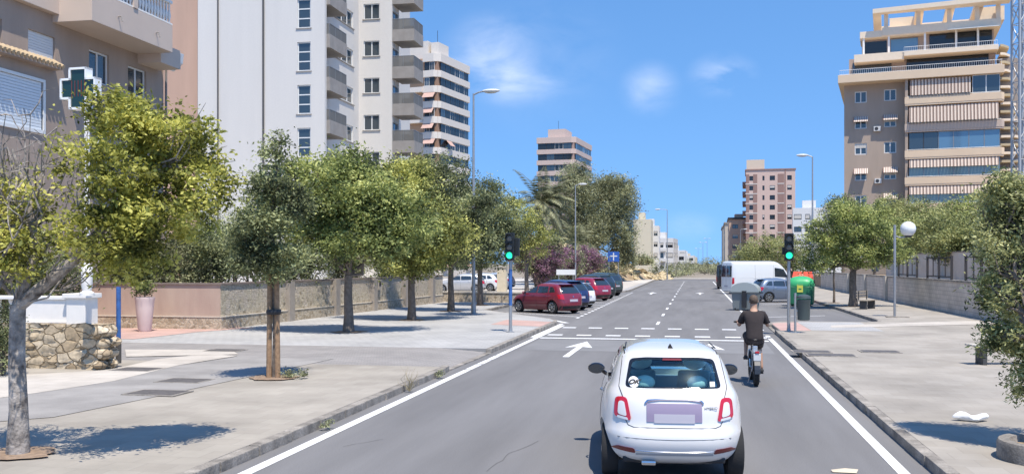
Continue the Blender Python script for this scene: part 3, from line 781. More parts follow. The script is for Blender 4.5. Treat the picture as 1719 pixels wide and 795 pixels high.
def car(name, label, loc, rz, pm, L=4.0, W=1.72, H=1.48, kind='hatch', group=None, cat='car', cladding=False, rim=RIM, lo=False):
    root = empty(name, loc, rz, label, cat, group)
    hl, hw = L / 2, W / 2
    T = {'hatch': ([(.13, -.94), (.3, -1.0), (.42, -.99), (.52, -.975), (.64, -.94), (.85, -.82), (.92, -.74), (.96, -.62), (.985, -.45), (1, -.28)],
                   [(.13, .95), (.3, 1.0), (.42, .985), (.5, .93), (.58, .78), (.63, .58), (.68, .45), (.8, .27), (.91, .07), (.96, -.02), (.985, -.10), (1, -.2)],
                   [(.13, .91), (.3, .98), (.45, 1), (.58, .985), (.66, .94), (.8, .85), (.9, .77), (.95, .68), (.98, .5), (1, .25)]),
         'suv': ([(.15, -.95), (.3, -1.0), (.45, -.995), (.55, -.98), (.66, -.955), (.86, -.87), (.92, -.82), (.96, -.72), (.985, -.55), (1, -.35)],
                 [(.15, .95), (.3, 1.0), (.46, .99), (.53, .95), (.60, .80), (.65, .58), (.69, .45), (.8, .28), (.91, .10), (.96, 0), (.985, -.08), (1, -.18)],
                 [(.15, .92), (.3, .98), (.45, 1), (.6, .985), (.68, .94), (.8, .87), (.9, .80), (.95, .72), (.98, .55), (1, .3)]),
         'van': ([(.09, -.99), (.2, -1.0), (.6, -.998), (.9, -.985), (.96, -.975), (.985, -.955), (1, -.92)],
                 [(.09, .97), (.2, 1.0), (.32, .99), (.40, .93), (.46, .86), (.6, .76), (.8, .62), (.9, .52), (.96, .42), (.985, .36), (1, .28)],
                 [(.09, .95), (.2, .99), (.4, 1), (.6, .98), (.85, .93), (.93, .90), (.97, .83), (.99, .72), (1, .5)])}[kind]
    sh = Shell([(z * H, y * hl) for z, y in T[0]], [(z * H, y * hl) for z, y in T[1]], [(z * H, x * hw) for z, x in T[2]], 3.6 if kind != 'van' else 7, 9 if kind != 'van' else 24)
    z0, zt = T[0][0][0] * H, H
    zs = list(np.linspace(z0, H * .9, 22)) + [H * k for k in (.93, .95, .965, .975, .984, .991, .996, 1)]
    r = .215 * 1.48 if kind == 'hatch' else (.36 if kind == 'suv' else .35)
    ya, yb = -hl * .62, hl * .64
    if kind == 'van': ya, yb = -hl * .50, hl * .66
    cut = [MB().lathe([(r * 1.17, -1.5), (r * 1.17, -hw + .28)], (0, y, r), 28, 'x') for y in (ya, yb)] + [MB().lathe([(r * 1.17, hw - .28), (r * 1.17, 1.5)], (0, y, r), 28, 'x') for y in (ya, yb)]
    bme = boolean_cut(sh.solid(zs).mesh('body', pm), cut); bme.materials.clear(); bme.materials.append(pm); bme.name = 'body'
    link('body', bme, root)
    Z = lambda k: k * H
    if kind == 'van':
        for s in (-1, 1): patch(sh, 'rear', round_poly([(s * .06, Z(.52)), (s * hw * .80, Z(.52)), (s * hw * .78, Z(.86)), (s * .06, Z(.86))], .04), .006).build('rear_window', CARGLASS, root)
        patch(sh, 'front', round_poly([(-hw * .85, Z(.50)), (hw * .85, Z(.50)), (hw * .78, Z(.83)), (-hw * .78, Z(.83))], .06), .006).build('windscreen', CARGLASS, root)
        for s in ('left', 'right'):
            patch(sh, s, round_poly([(hl * .30, Z(.52)), (hl * .72, Z(.50)), (hl * .58, Z(.76)), (hl * .30, Z(.80))], .05), .006).build('side_window', CARGLASS, root)
            seam(sh, s, [(hl * .27, Z(.88)), (hl * .27, Z(.14)), (hl * .27, Z(.88))], .006).build('door_gap', MATS['panel_gap'], root)
            seam(sh, s, [(-hl * .9, Z(.50)), (hl * .2, Z(.50))], .010, 0).build('side_rail', pm, root)
            seam(sh, s, [(-hl * .3, Z(.88)), (-hl * .3, Z(.14))], .006).build('door_gap', MATS['panel_gap'], root)
        seam(sh, 'rear', [(0, Z(.93)), (0, Z(.14))], .008).build('rear_door_gap', MATS['panel_gap'], root)
        lz = (.30, .50); lu = (.86, .97)
    else:
        wz0, wz1 = .665, .885
        patch(sh, 'rear', round_poly([(-hw * .76, Z(.66)), (hw * .76, Z(.66)), (hw * .64, Z(.875)), (-hw * .64, Z(.875))], .07), .004).build('rear_window', CARGLASS, root, smooth='full')
        patch(sh, 'front', round_poly([(-hw * .84, Z(.69)), (hw * .84, Z(.69)), (hw * .70, Z(.90)), (-hw * .70, Z(.90))], .06), .004).build('windscreen', CARGLASS, root, smooth='full')
        for s in ('left', 'right'):
            for poly in ([(-hl * .04, Z(.66)), (hl * .36, Z(.655)), (hl * .12, Z(.87)), (-hl * .04, Z(.885))], [(-hl * .46, Z(.67)), (-hl * .07, Z(.66)), (-hl * .07, Z(.885)), (-hl * .44, Z(.88))], [(-hl * .72, Z(.70)), (-hl * .50, Z(.68)), (-hl * .49, Z(.875)), (-hl * .60, Z(.86))]):
                patch(sh, s, round_poly(poly, .05), .004).build('side_window', CARGLASS, root, smooth='full')
            seam(sh, s, [(-hl * .055, Z(.90)), (-hl * .055, Z(.17)), (hl * .42, Z(.17)), (hl * .44, Z(.6)), (hl * .38, Z(.65))], .005).build('door_gap', MATS['panel_gap'], root)
            seam(sh, s, [(-hl * .055, Z(.17)), (-hl * .40, Z(.17)), (-hl * .48, Z(.45)), (-hl * .48, Z(.66))], .005).build('door_gap', MATS['panel_gap'], root)
            for y in (-hl * .42, .02 * hl):
                MB().tube([sh.pt(s, y + .16 * t / 5, Z(.60), .008 + .018 * math.sin(math.pi * t / 5)) for t in range(6)], .011, 6).build('door_handle', pm, root, smooth=True)
            if cladding: patch(sh, s, [(-hl * .44, Z(.15)), (hl * .46, Z(.15)), (hl * .46, Z(.25)), (-hl * .44, Z(.25))], .015, .02).build('side_cladding', BLK, root)
        seam(sh, 'rear', [(-hw * .72, Z(.88)), (-hw * .82, Z(.62)), (-hw * .68, Z(.36)), (hw * .68, Z(.36)), (hw * .82, Z(.62)), (hw * .72, Z(.88))], .005).build('tailgate_gap', MATS['panel_gap'], root)
        MB().box(-.5, .5, -hl * .83, -hl * .70, Z(.935), Z(.95)).build('roof_spoiler', pm, root, bevel=.008)
        patch(sh, 'rear', [(-hw * .85, Z(.155)), (hw * .85, Z(.155)), (hw * .85, Z(.26)), (-hw * .85, Z(.26))], .008, .02).build('bumper_insert', BLK, root)
        patch(sh, 'rear', [(.035 * math.cos(a), Z(.56) + .035 * math.sin(a)) for a in np.linspace(0, 2 * math.pi, 16, False)], .008, .01).build('round_badge', CHROME, root)
        lz = (.46, .63); lu = (.68, .93)
    for s in (-1, 1):
        patch(sh, 'rear', round_poly([(s * hw * lu[0], Z(lz[0])), (s * hw * lu[1], Z(lz[0] + .02)), (s * hw * lu[1], Z(lz[1])), (s * hw * (lu[0] + .03), Z(lz[1]))], .03), .012, .03).build('tail_light', REDL, root, smooth=True)
        patch(sh, 'front', round_poly([(s * hw * .55, Z(.40)), (s * hw * .90, Z(.42)), (s * hw * .90, Z(.50)), (s * hw * .6, Z(.48))], .03), .008, .03).build('headlight', CLRL, root, smooth=True)
        mz = Z(.66) if kind != 'van' else Z(.55)
        mirror_part(root, s * (hw + .08), hl * (.36 if kind != 'van' else .66), mz, pm if kind != 'van' else BLK, s)
        for y in (ya, yb): wheel(root, s * (hw - .12), y, r, .2, rim, 7, s)
    patch(sh, 'rear', [(-.26, Z(.40 if kind != 'van' else .22)), (.26, Z(.40 if kind != 'van' else .22)), (.26, Z(.40 if kind != 'van' else .22) + .11), (-.26, Z(.40 if kind != 'van' else .22) + .11)], .012, .02).build('number_plate', PLATE, root)
    patch(sh, 'front', [(-hw * .6, Z(.26)), (hw * .6, Z(.26)), (hw * .55, Z(.36)), (-hw * .55, Z(.36))], .006, .02).build('radiator_grille', BLK, root)
    MB().box(-hw * .78, hw * .78, -hl * .85, hl * .85, z0 - .02, z0 + .06).build('floor_pan', BLK, root)
    return root
# ------------------------------------------------------------------ ground, road, pavements
def S(name, mb, m, **k): return structure(name, mb, m, **k)
ASPH = mat('asphalt', (.18, .177, .179), .92, var=.17, vscale=.9, stretch=(1, .10, 1), detail=8, fine=.16, fscale=70, bump=.25, bscale=180, spec=.25)
ASPH2 = mat('asphalt_patch', (.155, .152, .154), .92, var=.12, vscale=.5, fine=.14, fscale=70, spec=.25)
PAINT = mat('worn_road_paint', (.74, .74, .73), .7, var=.10, vscale=7, fine=.10, fscale=40)
KERB = mat('kerb_concrete', (.26, .235, .205), .9, var=.55, vscale=2.2, fine=.2, fscale=40, bump=.5, bscale=30)
PAVE = brick_mat('beige_concrete_slabs', (.32, .29, .25), (.355, .325, .28), (.30, .275, .24), .40, .40, .007, var=.22, vscale=.45)
PAVE_R = brick_mat('warm_concrete_slabs', (.32, .29, .25), (.355, .325, .285), (.305, .28, .245), .40, .40, .007, var=.22, vscale=.4)
PLAZA = brick_mat('cool_grey_tiles', (.37, .365, .36), (.41, .405, .395), (.28, .275, .27), .30, .30, .010, var=.14, vscale=.5)
BAND = brick_mat('grey_crossing_bricks', (.27, .255, .245), (.31, .29, .275), (.21, .20, .19), .22, .11, .010, var=.12, vscale=.8)
PALEB = brick_mat('pale_cream_band', (.47, .43, .38), (.50, .46, .41), (.38, .35, .31), .60, .40, .008, var=.16, vscale=.8)
REDP = brick_mat('red_tiles', (.46, .31, .27), (.50, .34, .30), (.42, .3, .27), .25, .25, .008, var=.12, vscale=.8)
GREYC = mat('grey_worn_concrete', (.285, .27, .255), .92, var=.20, vscale=.9, fine=.08, fscale=60)
DIRT = mat('dry_soil', (.33, .24, .15), .95, var=.35, vscale=1.2, fine=.25, fscale=20, bump=.6, bscale=12)

g = MB().sheet([(-3000, -300), (3000, -300), (3000, 6000), (-3000, 6000)], -.06)
S('ground', g, mat('dry_ground', (.25, .21, .16), .95, var=.3, vscale=.05, fine=.2, fscale=1.2))
S('road', MB().sheet([(-12, -25), (9, -25), (9, 158), (-12, 158)], 0), ASPH)
S('cross_road', MB().sheet([(-60, 140), (60, 140), (60, 149), (-60, 149)], .004), ASPH2)
KL, KR = -5.42, 2.70
Lp = [(KL, -25), (KL, 20.3), (KL - .05, 20.9), (KL, 25.2), (KL, 37.6), (KL - .12, 38.6), (KL - .5, 39.6), (-10.3, 46.5), (-10.3, 75), (-6.6, 79.3), (-5.8, 81), (-5.6, 84), (-5.6, 138), (-7.0, 140), (-60, 140), (-60, -25)]
Rp = [(KR, -25), (KR, 37.3), (KR + .15, 38.5), (KR + .6, 39.3), (KR + 1.3, 39.6), (6.6, 39.6), (7.1, 40.0), (7.3, 41), (7.3, 132), (6.4, 134), (5.4, 135), (5.4, 140), (60, 140), (60, -25)]
KW = .15
def offset_in(poly, sgn):
    """points shifted KW into the slab for the kerb's inner edge (the open street side only)"""
    out = []
    for i, p in enumerate(poly):
        a, b = Vector(poly[max(i - 1, 0)]), Vector(poly[min(i + 1, len(poly) - 1)])
        t = (b - a).normalized(); nrm = Vector((-t.y, t.x)) * sgn
        out.append((p[0] + nrm.x * KW, p[1] + nrm.y * KW))
    return out
def kerb(poly, sgn, lowered, name='kerb'):
    """kerbstones ~1 m long with joints"""
    mb = MB(); inner = offset_in(poly, sgn)
    for i in range(len(poly) - 1):
        p, q, pi, qi = Vector(poly[i]), Vector(poly[i + 1]), Vector(inner[i]), Vector(inner[i + 1])
        n = max(1, round((q - p).length / 1.0))
        for k in range(n):
            t0, t1 = (k + .012) / n, (k + .988) / n
            a, b, c, d = p.lerp(q, t0), p.lerp(q, t1), pi.lerp(qi, t1), pi.lerp(qi, t0)
            yc = (a.y + b.y) / 2; z = .13 + random.uniform(-.006, .006)
            for (l0, l1) in lowered:
                if l0 < yc < l1: z = .03
            j = random.uniform(-.008, .008)
            mb.add([(a.x + j, a.y, -.02), (b.x + j, b.y, -.02), (c.x, c.y, -.02), (d.x, d.y, -.02), (a.x + j + sgn * -.012 * 0, a.y, z), (b.x + j, b.y, z), (c.x, c.y, z + .003), (d.x, d.y, z + .003)],
                   [(0, 3, 2, 1), (4, 5, 6, 7), (0, 1, 5, 4), (1, 2, 6, 5), (2, 3, 7, 6), (3, 0, 4, 7)])
    return S(name, mb, KERB, bevel=.012)
kerb(Lp[:-2], 1, [(20.6, 25.2)])
kerb(Rp[:-2], -1, [(34.3, 37.6)])
Li, Ri = offset_in(Lp[:-2], 1), offset_in(Rp[:-2], -1)
# left pavement, lowered for the crossing that runs in from the road
def slab(poly, m, name): return S(name, MB().prism(poly, -.05, .13), m)
L1 = [(KL - KW, -25), (KL - KW, 20.6), (-60, 20.6), (-60, -25)]
slab(L1, PAVE, 'pavement')
L2 = [q for q in Li[3:]]; L2[0] = (KL - KW, 25.2); L2 += [(-60, 140), (-60, 25.2)]
slab(L2, PLAZA, 'plaza_pavement')
ramp = MB().add([(KL - KW, 20.6, .034), (KL - KW, 25.2, .034), (-6.9, 25.2, .13), (-6.9, 20.6, .13), (-60, 25.2, .13), (-60, 20.6, .13)], [(0, 1, 2, 3), (3, 2, 4, 5)])
S('crossing_pavement', ramp, BAND)
R1 = [q for q in Ri] + [(60, 140), (60, -25)]
slab(R1, PAVE_R, 'pavement')
def overlay(name, poly, z, m): return S(name, MB().sheet([(p[0], p[1]) for p in poly], z), m)
pz = .13
overlay('pale_path', [at(*p, pz)[:2] for p in [(-60, 676), (-60, 634), (60, 628), (185, 621), (262, 603), (345, 594), (400, 597), (300, 613), (190, 640), (60, 660)]], pz + .012, PALEB)
overlay('grey_path', [at(*p, pz)[:2] for p in [(-60, 712), (-60, 676), (60, 660), (190, 640), (300, 613), (400, 599), (560, 602), (420, 632), (250, 668), (90, 700)]], pz + .008, GREYC)
overlay('cream_band', [at(*p, pz)[:2] for p in [(210, 587), (388, 587), (400, 595), (212, 599)]], pz + .016, PALEB)
overlay('red_pavement', [at(*p, pz)[:2] for p in [(60, 566), (225, 569), (330, 557), (425, 550), (320, 546), (60, 548)]], pz + .008, REDP)
overlay('red_pavement', [(KL - KW, 34.4), (KL - KW, 37.2), (-7.6, 38.4), (-7.6, 35.2)], pz + .004, REDP)
overlay('red_pavement', [(KR + KW + .02, 33.9), (KR + KW + .02, 37.9), (3.9, 38.8), (3.9, 34.0)], pz + .006, REDP)
overlay('plaza_pavement', [(3.92, 34.2), (3.92, 38.9), (6.3, 39.2), (6.3, 34.2)], pz + .004, PLAZA)
overlay('pale_band', [at(*p, pz)[:2] for p in [(1395, 550), (1700, 543), (1719, 538), (1600, 539), (1480, 543), (1395, 546)]], pz + .008, PALEB)
overlay('cream_path', [(-60, 62), (-10.5, 52), (-10.5, 76), (-6.2, 82), (-6.2, 118), (-13, 120), (-14, 90), (-60, 84)], pz + .008, PALEB)
overlay('pale_pavement', [(-60, 139.6), (-7, 139.6), (-5.8, 137.8), (-5.8, 112), (-14, 118), (-60, 122)], pz + .012, mat('pale_dusty_concrete', (.55, .51, .46), .9, var=.1, vscale=.4))
S('far_pavement', MB().prism([(-60, 149), (60, 149), (60, 154), (-60, 154)], -.04, .13), PALEB)
# road markings
def line(poly, z=.005): return MB().sheet(poly, z)
mk = MB()
mk.sheet([(-5.20, -25), (-5.04, -25), (-5.04, 21.2), (-5.20, 21.2)], .005)
for y0, y1 in ((21.3, 22.4), (22.5, 23.5), (23.6, 24.6), (24.7, 37.2)): mk.sheet([(-5.20, y0), (-5.04, y0), (-5.04, y1), (-5.20, y1)], .005)
mk.sheet([(-5.36, 31.0), (-5.22, 31.0), (-5.22, 38.2), (-5.36, 38.2)], .005)
S('edge_line', mk, PAINT)
mk = MB(); mk.sheet([(2.30, -25), (2.44, -25), (2.44, 33.2), (2.30, 33.2)], .005)
mk.sheet([(2.24, 39.5), (2.36, 39.5), (2.36, 130), (2.24, 130)], .005)
S('edge_line', mk, PAINT)
S('stop_line', line([(-5.0, 30.65), (2.25, 30.65), (2.25, 30.98), (-5.0, 30.98)]), PAINT)
mk = MB()
for k in range(8):
    mk.sheet([(-4.95 + k * .985, 32.0), (-4.45 + k * .985, 32.0), (-4.45 + k * .985, 32.42), (-4.95 + k * .985, 32.42)], .005)
    mk.sheet([(-4.95 + k * .985, 35.7), (-4.45 + k * .985, 35.7), (-4.45 + k * .985, 36.15), (-4.95 + k * .985, 36.15)], .005)
S('crossing_dashes', mk, PAINT)
mk = MB()
y = 38.3
while y < 132:
    mk.sheet([(-1.56, y), (-1.44, y), (-1.44, y + 2.0), (-1.56, y + 2.0)], .005); y += 6.4
S('lane_dashes', mk, PAINT)
mk = MB()
for k in range(26):
    y = 42.2 + k * 1.55
    if y < 80: mk.sheet([(-5.25, y), (-5.11, y), (-5.11, y + .75), (-5.25, y + .75)], .005)
S('parking_dashes', mk, PAINT)
mk = MB()
ang = R_(52)
for k in range(11):
    y0 = 43.2 + 3.05 * k
    dx, dy = -math.sin(ang), math.cos(ang); a = (-5.3, y0); b = (-5.3 + dx * 5.2, y0 + dy * 5.2)
    mk.sheet([a, (a[0], a[1] + .17), (b[0], b[1] + .17), b], .006)
for k in range(14):
    y0 = 44 + 3.3 * k; q = 1.0 if k % 4 else .3
    mk.sheet([(2.45, y0), (2.45, y0 + .17), (7.0 - 3.6 * q, y0 + 3.17 - 2.37 * q), (7.0 - 3.6 * q, y0 + 3.0 - 2.37 * q)], .006)
mk.sheet([(-5.25, 38.6), (-6.0, 40.2), (-5.8, 40.3), (-5.05, 38.7)], .006)
S('bay_lines', mk, PAINT)
def arrow(x, y, L=5.0):
    return MB().sheet([(x - .085, y), (x + .085, y), (x + .085, y + L * .62), (x + .40, y + L * .56), (x, y + L), (x - .40, y + L * .56), (x - .085, y + L * .62)], .006)
S('road_arrow', arrow(-3.32, 24.6), PAINT); S('road_arrow', arrow(.42, 24.6), PAINT)
S('road_arrow', arrow(-3.5, 76), PAINT); S('road_arrow', arrow(.35, 76), PAINT)
# wear: cracks, a patch, covers
ck = MB(); rr = random.Random(3)
def crack(x, y, dx, dy, n, w=.008):
    pts = [(x, y)]
    for i in range(n): pts.append((pts[-1][0] + dx + rr.uniform(-.05, .05), pts[-1][1] + dy + rr.uniform(-.03, .08)))
    for (a, b) in zip(pts[:-1], pts[1:]): ck.sheet([(a[0] - w, a[1]), (a[0] + w, a[1]), (b[0] + w, b[1]), (b[0] - w, b[1])], .003)
crack(-2.4, 10.9, .03, .2, 9, .005); crack(-4.6, 12, .08, .15, 4, .004); crack(1.5, 9, .02, .3, 6, .004); crack(-3.9, 27, .1, .06, 12)
S('road_crack', ck, mat('crack_dark_grey', (.10, .10, .10), 1))  # cracks drawn as thin strips in one dark grey
S('asphalt_patch', line([(-1.9, 62), (1.9, 62), (1.8, 66), (-1.7, 66.4)], .003), ASPH2)
S('asphalt_patch', line([(-4.9, 26.4), (2.1, 26.4), (2.1, 30.2), (-4.9, 30.2)], .0028), mat('asphalt_relaid', (.20, .198, .20), .92, var=.1, vscale=.8, fine=.14, fscale=70))
COVER = mat('cast_iron_cover', (.13, .12, .115), .7, metal=.3, var=.25, vscale=12)
for (px, py, w, side) in [(265, 660, .45, 'beside the grey path'), (310, 639, .42, 'between the two tree pits'), (379, 588, .42, 'on the plaza tiles'), (230, 620, .42, 'by the stone wall end'), (1477, 590, .45, 'rightmost on the right pavement'), (1395, 596, .55, 'behind the right kerb'), (1362, 590, .45, 'near the right traffic light')]:
    p = at(px, py, pz)
    mb = MB().box(-w, w, -.30, .30, 0, .018)
    o = mb.build('manhole_cover', COVER, None, bevel=.004, loc=(p.x, p.y, pz + (.008 if side == 'beside the grey path' else 0)))
    fr = MB(); 
    for a in ((-w - .05, -w, -.35, .35), (w, w + .05, -.35, .35), (-w, w, -.35, -.30), (-w, w, .30, .35)): fr.box(a[0], a[1], a[2], a[3], 0, .016)
    fr.build('frame', KERB, o)
    tag(o, 'dark rectangular iron access cover ' + side, 'manhole cover', 'manhole covers in the pavements')

# ------------------------------------------------------------------ walls
RUBBLE = stone_mat('patchy_rubble_wall', [(.30, .25, .18), (.50, .43, .32), (.58, .51, .39), (.42, .36, .26)], (.62, .56, .46), 6.5, plaster=(.54, .47, .385), pfrac=.66)
RUBBLE2 = stone_mat('rubble_base', [(.30, .24, .17), (.48, .40, .30), (.56, .48, .37), (.38, .31, .22)], (.58, .52, .43), 5.5)
w = empty('boundary_wall', (-16.3, 30.8, .13), 0, 'long rendered garden wall with patchy rubble stone showing, hedge on top', 'wall')
dx = -14.9 + 16.3
def wallpoly(o): return [(-7 , -.0 - o), (0 + o, -.0 - o), (1.45 + o, 24.4), (1.45 - .3, 24.4), (-.3, .3), (-7, .3)]
MB().prism([(.0, .02), (1.45, 24.4), (1.15, 24.4), (-.3, .3), (-.3, .02)], -.1, 1.56).build('rendered_wall', RUBBLE, w)
MB().prism([(-7, 0), (-.02, 0), (-.02, .015), (-.32, .3), (-7, .3)], -.1, 1.56).build('plaster_wall', mat('pink_beige_plaster', (.40, .285, .235), .9, col2=(.50, .385, .31), vscale=1.4, stretch=(1, 1, .35), fine=.05, fscale=30), w)
MB().prism(wallpoly(.07), -.1, .42).build('stone_base', RUBBLE2, w)
MB().prism(wallpoly(.09), .42, .45).build('base_ledge', mat('pale_mortar', (.55, .50, .43), .9, var=.1), w)
MB().prism(wallpoly(.05), 1.56, 1.62).build('coping', mat('dark_coping', (.20, .16, .14), .9, var=.2), w)
for k in range(5): MB().box(-.1, .16, -.25, .25, 0, 1.60).build('pier', mat('grey_render', (.33, .29, .25), .9, var=.15), w, loc=(.30 + .27 * k, 5 + 4.3 * k, 0))
mbx = MB().box(.0, .14, -.22, .22, 1.0, 1.5); mb2 = mbx.build('meter_cabinet', mat('cabinet_beige', (.40, .35, .29), .7), w, loc=(.86, 14.2, 0)); MB().box(.14, .15, -.14, .14, 1.2, 1.42).build('cabinet_opening', BLK, mb2)

w = empty('low_wall', (-15.2, 55.6, .13), R_(-8), 'low ochre wall in front of the car park behind the trees', 'wall')
MB().box(0, 9, 0, .25, -.1, .55).build('wall_body', RUBBLE2, w); MB().box(-.05, 9.05, -.04, .29, .55, .63).build('coping', MATS['pale_mortar'], w)
w = empty('brown_wall', atd(898, 484, 92), 0, 'plain brown garden wall below the purple bougainvillea', 'wall'); w.location.z = .13
MB().box(0, 4.6, 0, .3, -.1, 2.1).build('wall_body', mat('brown_render', (.27, .18, .14), .9, var=.1), w); MB().box(-.05, 4.65, -.05, .35, 2.1, 2.2).build('coping', MATS['pale_mortar'], w)
w = empty('cream_gate_pillar', atd(843, 470, 74), 0, 'cream gate pillar at the end of the low ochre wall', 'pillar'); w.location.z = .13
CREAM = mat('cream_render', (.60, .52, .38), .9, var=.08)
MB().box(-.35, .35, -.3, .3, 0, 2.0).build('shaft', CREAM, w); MB().box(-.42, .42, -.37, .37, 2.0, 2.12).build('cap', MATS['pale_mortar'], w, bevel=.01)

# low dry-stone wall with white balustrade (near left)
w = empty('stone_garden_wall', (-13.70, 18.6, .13), 0, 'low tan rubble stone wall carrying a white balustrade, beside the near tree', 'wall')
STN = stone_mat('tan_rubble', [(.34, .26, .17), (.50, .40, .27), (.60, .51, .38), (.42, .33, .22)], (.27, .21, .14), 3.0)
bmx = bmesh.new()
mb = MB(); nx, nz = 60, 14; rr = np.random.default_rng(4)
x0, x1, hh = -8.0, 1.0, .98
vs = []
for j in range(nz + 1):
    for i in range(nx + 1): vs.append((x0 + (x1 - x0) * i / nx + rr.normal() * .015, rr.normal() * .025, hh * j / nz + (rr.normal() * .015 if 0 < j else 0)))
for j in range(nz + 1): pass
fs = [(j * (nx + 1) + i, j * (nx + 1) + i + 1, (j + 1) * (nx + 1) + i + 1, (j + 1) * (nx + 1) + i) for j in range(nz) for i in range(nx)]
mb.add(vs, fs)
mb.box(x0, x1, .04, .55, -.05, hh - .01)
mb.build('rubble_body', STN, w, smooth=True)
cr = MB(); rr2 = random.Random(8)
for k in range(16):
    z = (k // 1) % 4 * .25; cr.ball((1.0 + rr2.uniform(-.05, .06), rr2.uniform(0, .5), .1 + z * .95), (rr2.uniform(.12, .2), rr2.uniform(.14, .22), rr2.uniform(.10, .15)), 8, 6)
cr.build('corner_stones', STN, w, smooth=True)
WH = mat('white_painted_masonry', (.80, .77, .72), .6, var=.05, vscale=4)
b = empty('white_balustrade', (-13.85, 18.8, .13 + .98), 0, 'white painted balustrade on top of the tan stone wall', 'balustrade')
MB().box(-1.05, .45, 0, .12, .05, .52).build('solid_panel', WH, b, bevel=.005)
MB().box(-8, .5, -.04, .22, .52, .60).build('handrail', WH, b, bevel=.015)
MB().box(-8, .5, -.02, .2, 0, .06).build('plinth', WH, b, bevel=.01)
for k in range(22):
    x = -1.25 - .29 * k
    MB().lathe([(.05, 0), (.05, .05), (.03, .08), (.065, .18), (.07, .24), (.03, .36), (.045, .42), (.05, .46)], (x, .09, .06), 12).build('baluster', WH, b, smooth=True)
pd = MB().box(-.0, .46, -.1, .36, -.02, .56).box(-.06, .52, -.16, .42, .56, .66).build('pedestal', WH, b, bevel=.012, loc=(.28, 0, 0))

# right retaining wall
BLOCK = brick_mat('pale_block_wall', (.58, .505, .43), (.63, .555, .475), (.40, .35, .30), .42, .20, .012, axis='XZ', var=.22, vscale=.7)
w = empty('block_wall', (11.75, 20, .13), 0, 'long pale concrete block retaining wall along the right pavement', 'wall')
MB().box(0, .30, 0, 75, -.1, 1.45).build('wall_body', BLOCK, w)
MB().box(-.04, .34, -.02, 75.02, 1.45, 1.53).build('coping', MATS['kerb_concrete'], w)
for y in (43, 50.5, 58): MB().box(-.16, 0, -.3, .3, 0, 1.5).build('buttress', mat('pale_render', (.50, .46, .40), .9, var=.1), w, loc=(0, y, 0))
S('raised_plot', MB().prism([(12.05, 20), (60, 20), (60, 128), (12.05, 128)], -.05, 1.2), DIRT)
w = empty('upper_wall', (15.6, 24, 1.2), 0, 'tall off-white upper garden wall behind the block wall', 'wall')
MB().box(0, .3, 0, 60, 0, 1.9).build('wall_body', mat('off_white_render', (.60, .56, .50), .9, var=.14, vscale=.8), w)
MB().box(-.03, .33, 0, 60, 1.9, 1.97).build('coping', MATS['kerb_concrete'], w)
IRON = mat('dark_iron', (.055, .05, .05), .6, metal=.4)
f = empty('frame_fence', (11.9, 41.0, 1.66), 0, 'dark metal frame fence standing on the block wall', 'fence')
for k in range(9):
    y = k * 2.4
    p = MB().box(-.05, .05, -.05, .05, 0, 1.15).build('post', IRON, f, loc=(0, y, 0))
    if k % 3 != 2:
        MB().box(-.02, .02, 0.06, 2.34, 1.02, 1.08).box(-.02, .02, .06, 2.34, .10, .16).box(-.02, .02, 1.15, 1.22, .16, 1.02).build('rail_frame', IRON, f, loc=(0, y, 0))
f = empty('downpipe', (11.70, 42.2, .13), 0, 'short dark pipe with a bracket fixed to the block wall', 'pipe')
MB().tube([(0, 0, .75), (0, 0, 1.75), (0, .5, 1.78)], .035, 8).build('pipe', IRON, f); MB().box(-.03, .05, -.3, .1, .95, 1.0).build('bracket', IRON, f)
# ------------------------------------------------------------------ buildings
WHITE_W = mat('white_tower_render', (.65, .62, .575), .85, var=.035, vscale=.6, stretch=(1, 1, .12), fine=.02, fscale=9)
SALMON = mat('salmon_render', (.52, .34, .25), .85, var=.08, vscale=.8, stretch=(1, 1, .15))
BEIGE_W = mat('beige_brown_render', (.36, .28, .225), .85, var=.10, vscale=1.2, stretch=(1, 1, .2), fine=.04, fscale=30)
BEIGE_L = mat('light_beige_render', (.56, .46, .385), .85, var=.04, vscale=.5)
CONC = mat('grey_concrete', (.30, .275, .25), .85, var=.12, vscale=1.5)
GLASS_RAIL = glass_mat('balcony_glass', (.62, .62, .60), .12, .3)
_n = GLASS_RAIL.node_tree.nodes; _l = GLASS_RAIL.node_tree.links; _o = [x for x in _n if x.type == 'OUTPUT_MATERIAL'][0]; _src = _o.inputs[0].links[0].from_socket
_d = _n.new('ShaderNodeBsdfDiffuse'); _d.inputs[0].default_value = (.30, .29, .27, 1); _m = _n.new('ShaderNodeMixShader'); _m.inputs[0].default_value = .5
_l.new(_src, _m.inputs[1]); _l.new(_d.outputs[0], _m.inputs[2]); _l.new(_m.outputs[0], _o.inputs[0])

# near left beige apartment block
B = empty('beige_apartment_block', (-21.5, 35.8, .13), 0, 'beige brown apartment block at the left edge with bay balcony and white balusters', 'building')
wins = [(-8.1, -6.75, 8.95, 10.0), (-4.9, -3.7, 8.9, 10.05), (-2.5, -1.25, 8.85, 9.95), (-10.9, -9.3, 8.8, 10.0), (-4.9, -3.7, 5.2, 6.5), (-2.5, -1.25, 5.2, 6.5)]
upw = [(-6.4, -2.4, 11.6, 13.8), (-10.2, -8.6, 12.0, 13.8), (-14.2, -12.6, 12, 13.8), (-14.2, -12.6, 8.9, 10)]
blind = (-14.0, -7.4, 6.75, 8.35)
mb = MB(); wall_face(mb, 'E', 0, -17, 0, 0, 20, wins + upw + [blind], .2)
wall_face(mb, 'S', -17, -12, 0, 0, 20, [(-9, -7.5, 8.9, 10.1), (-5, -3.5, 8.9, 10.1)], .2); wall_face(mb, 'N', 0, -12, 0, 0, 20, [(-9, -7.5, 9, 10.1), (-5, -3.5, 9, 10.1)], .2); wall_face(mb, 'W', -12, -17, 0, 0, 20, [])
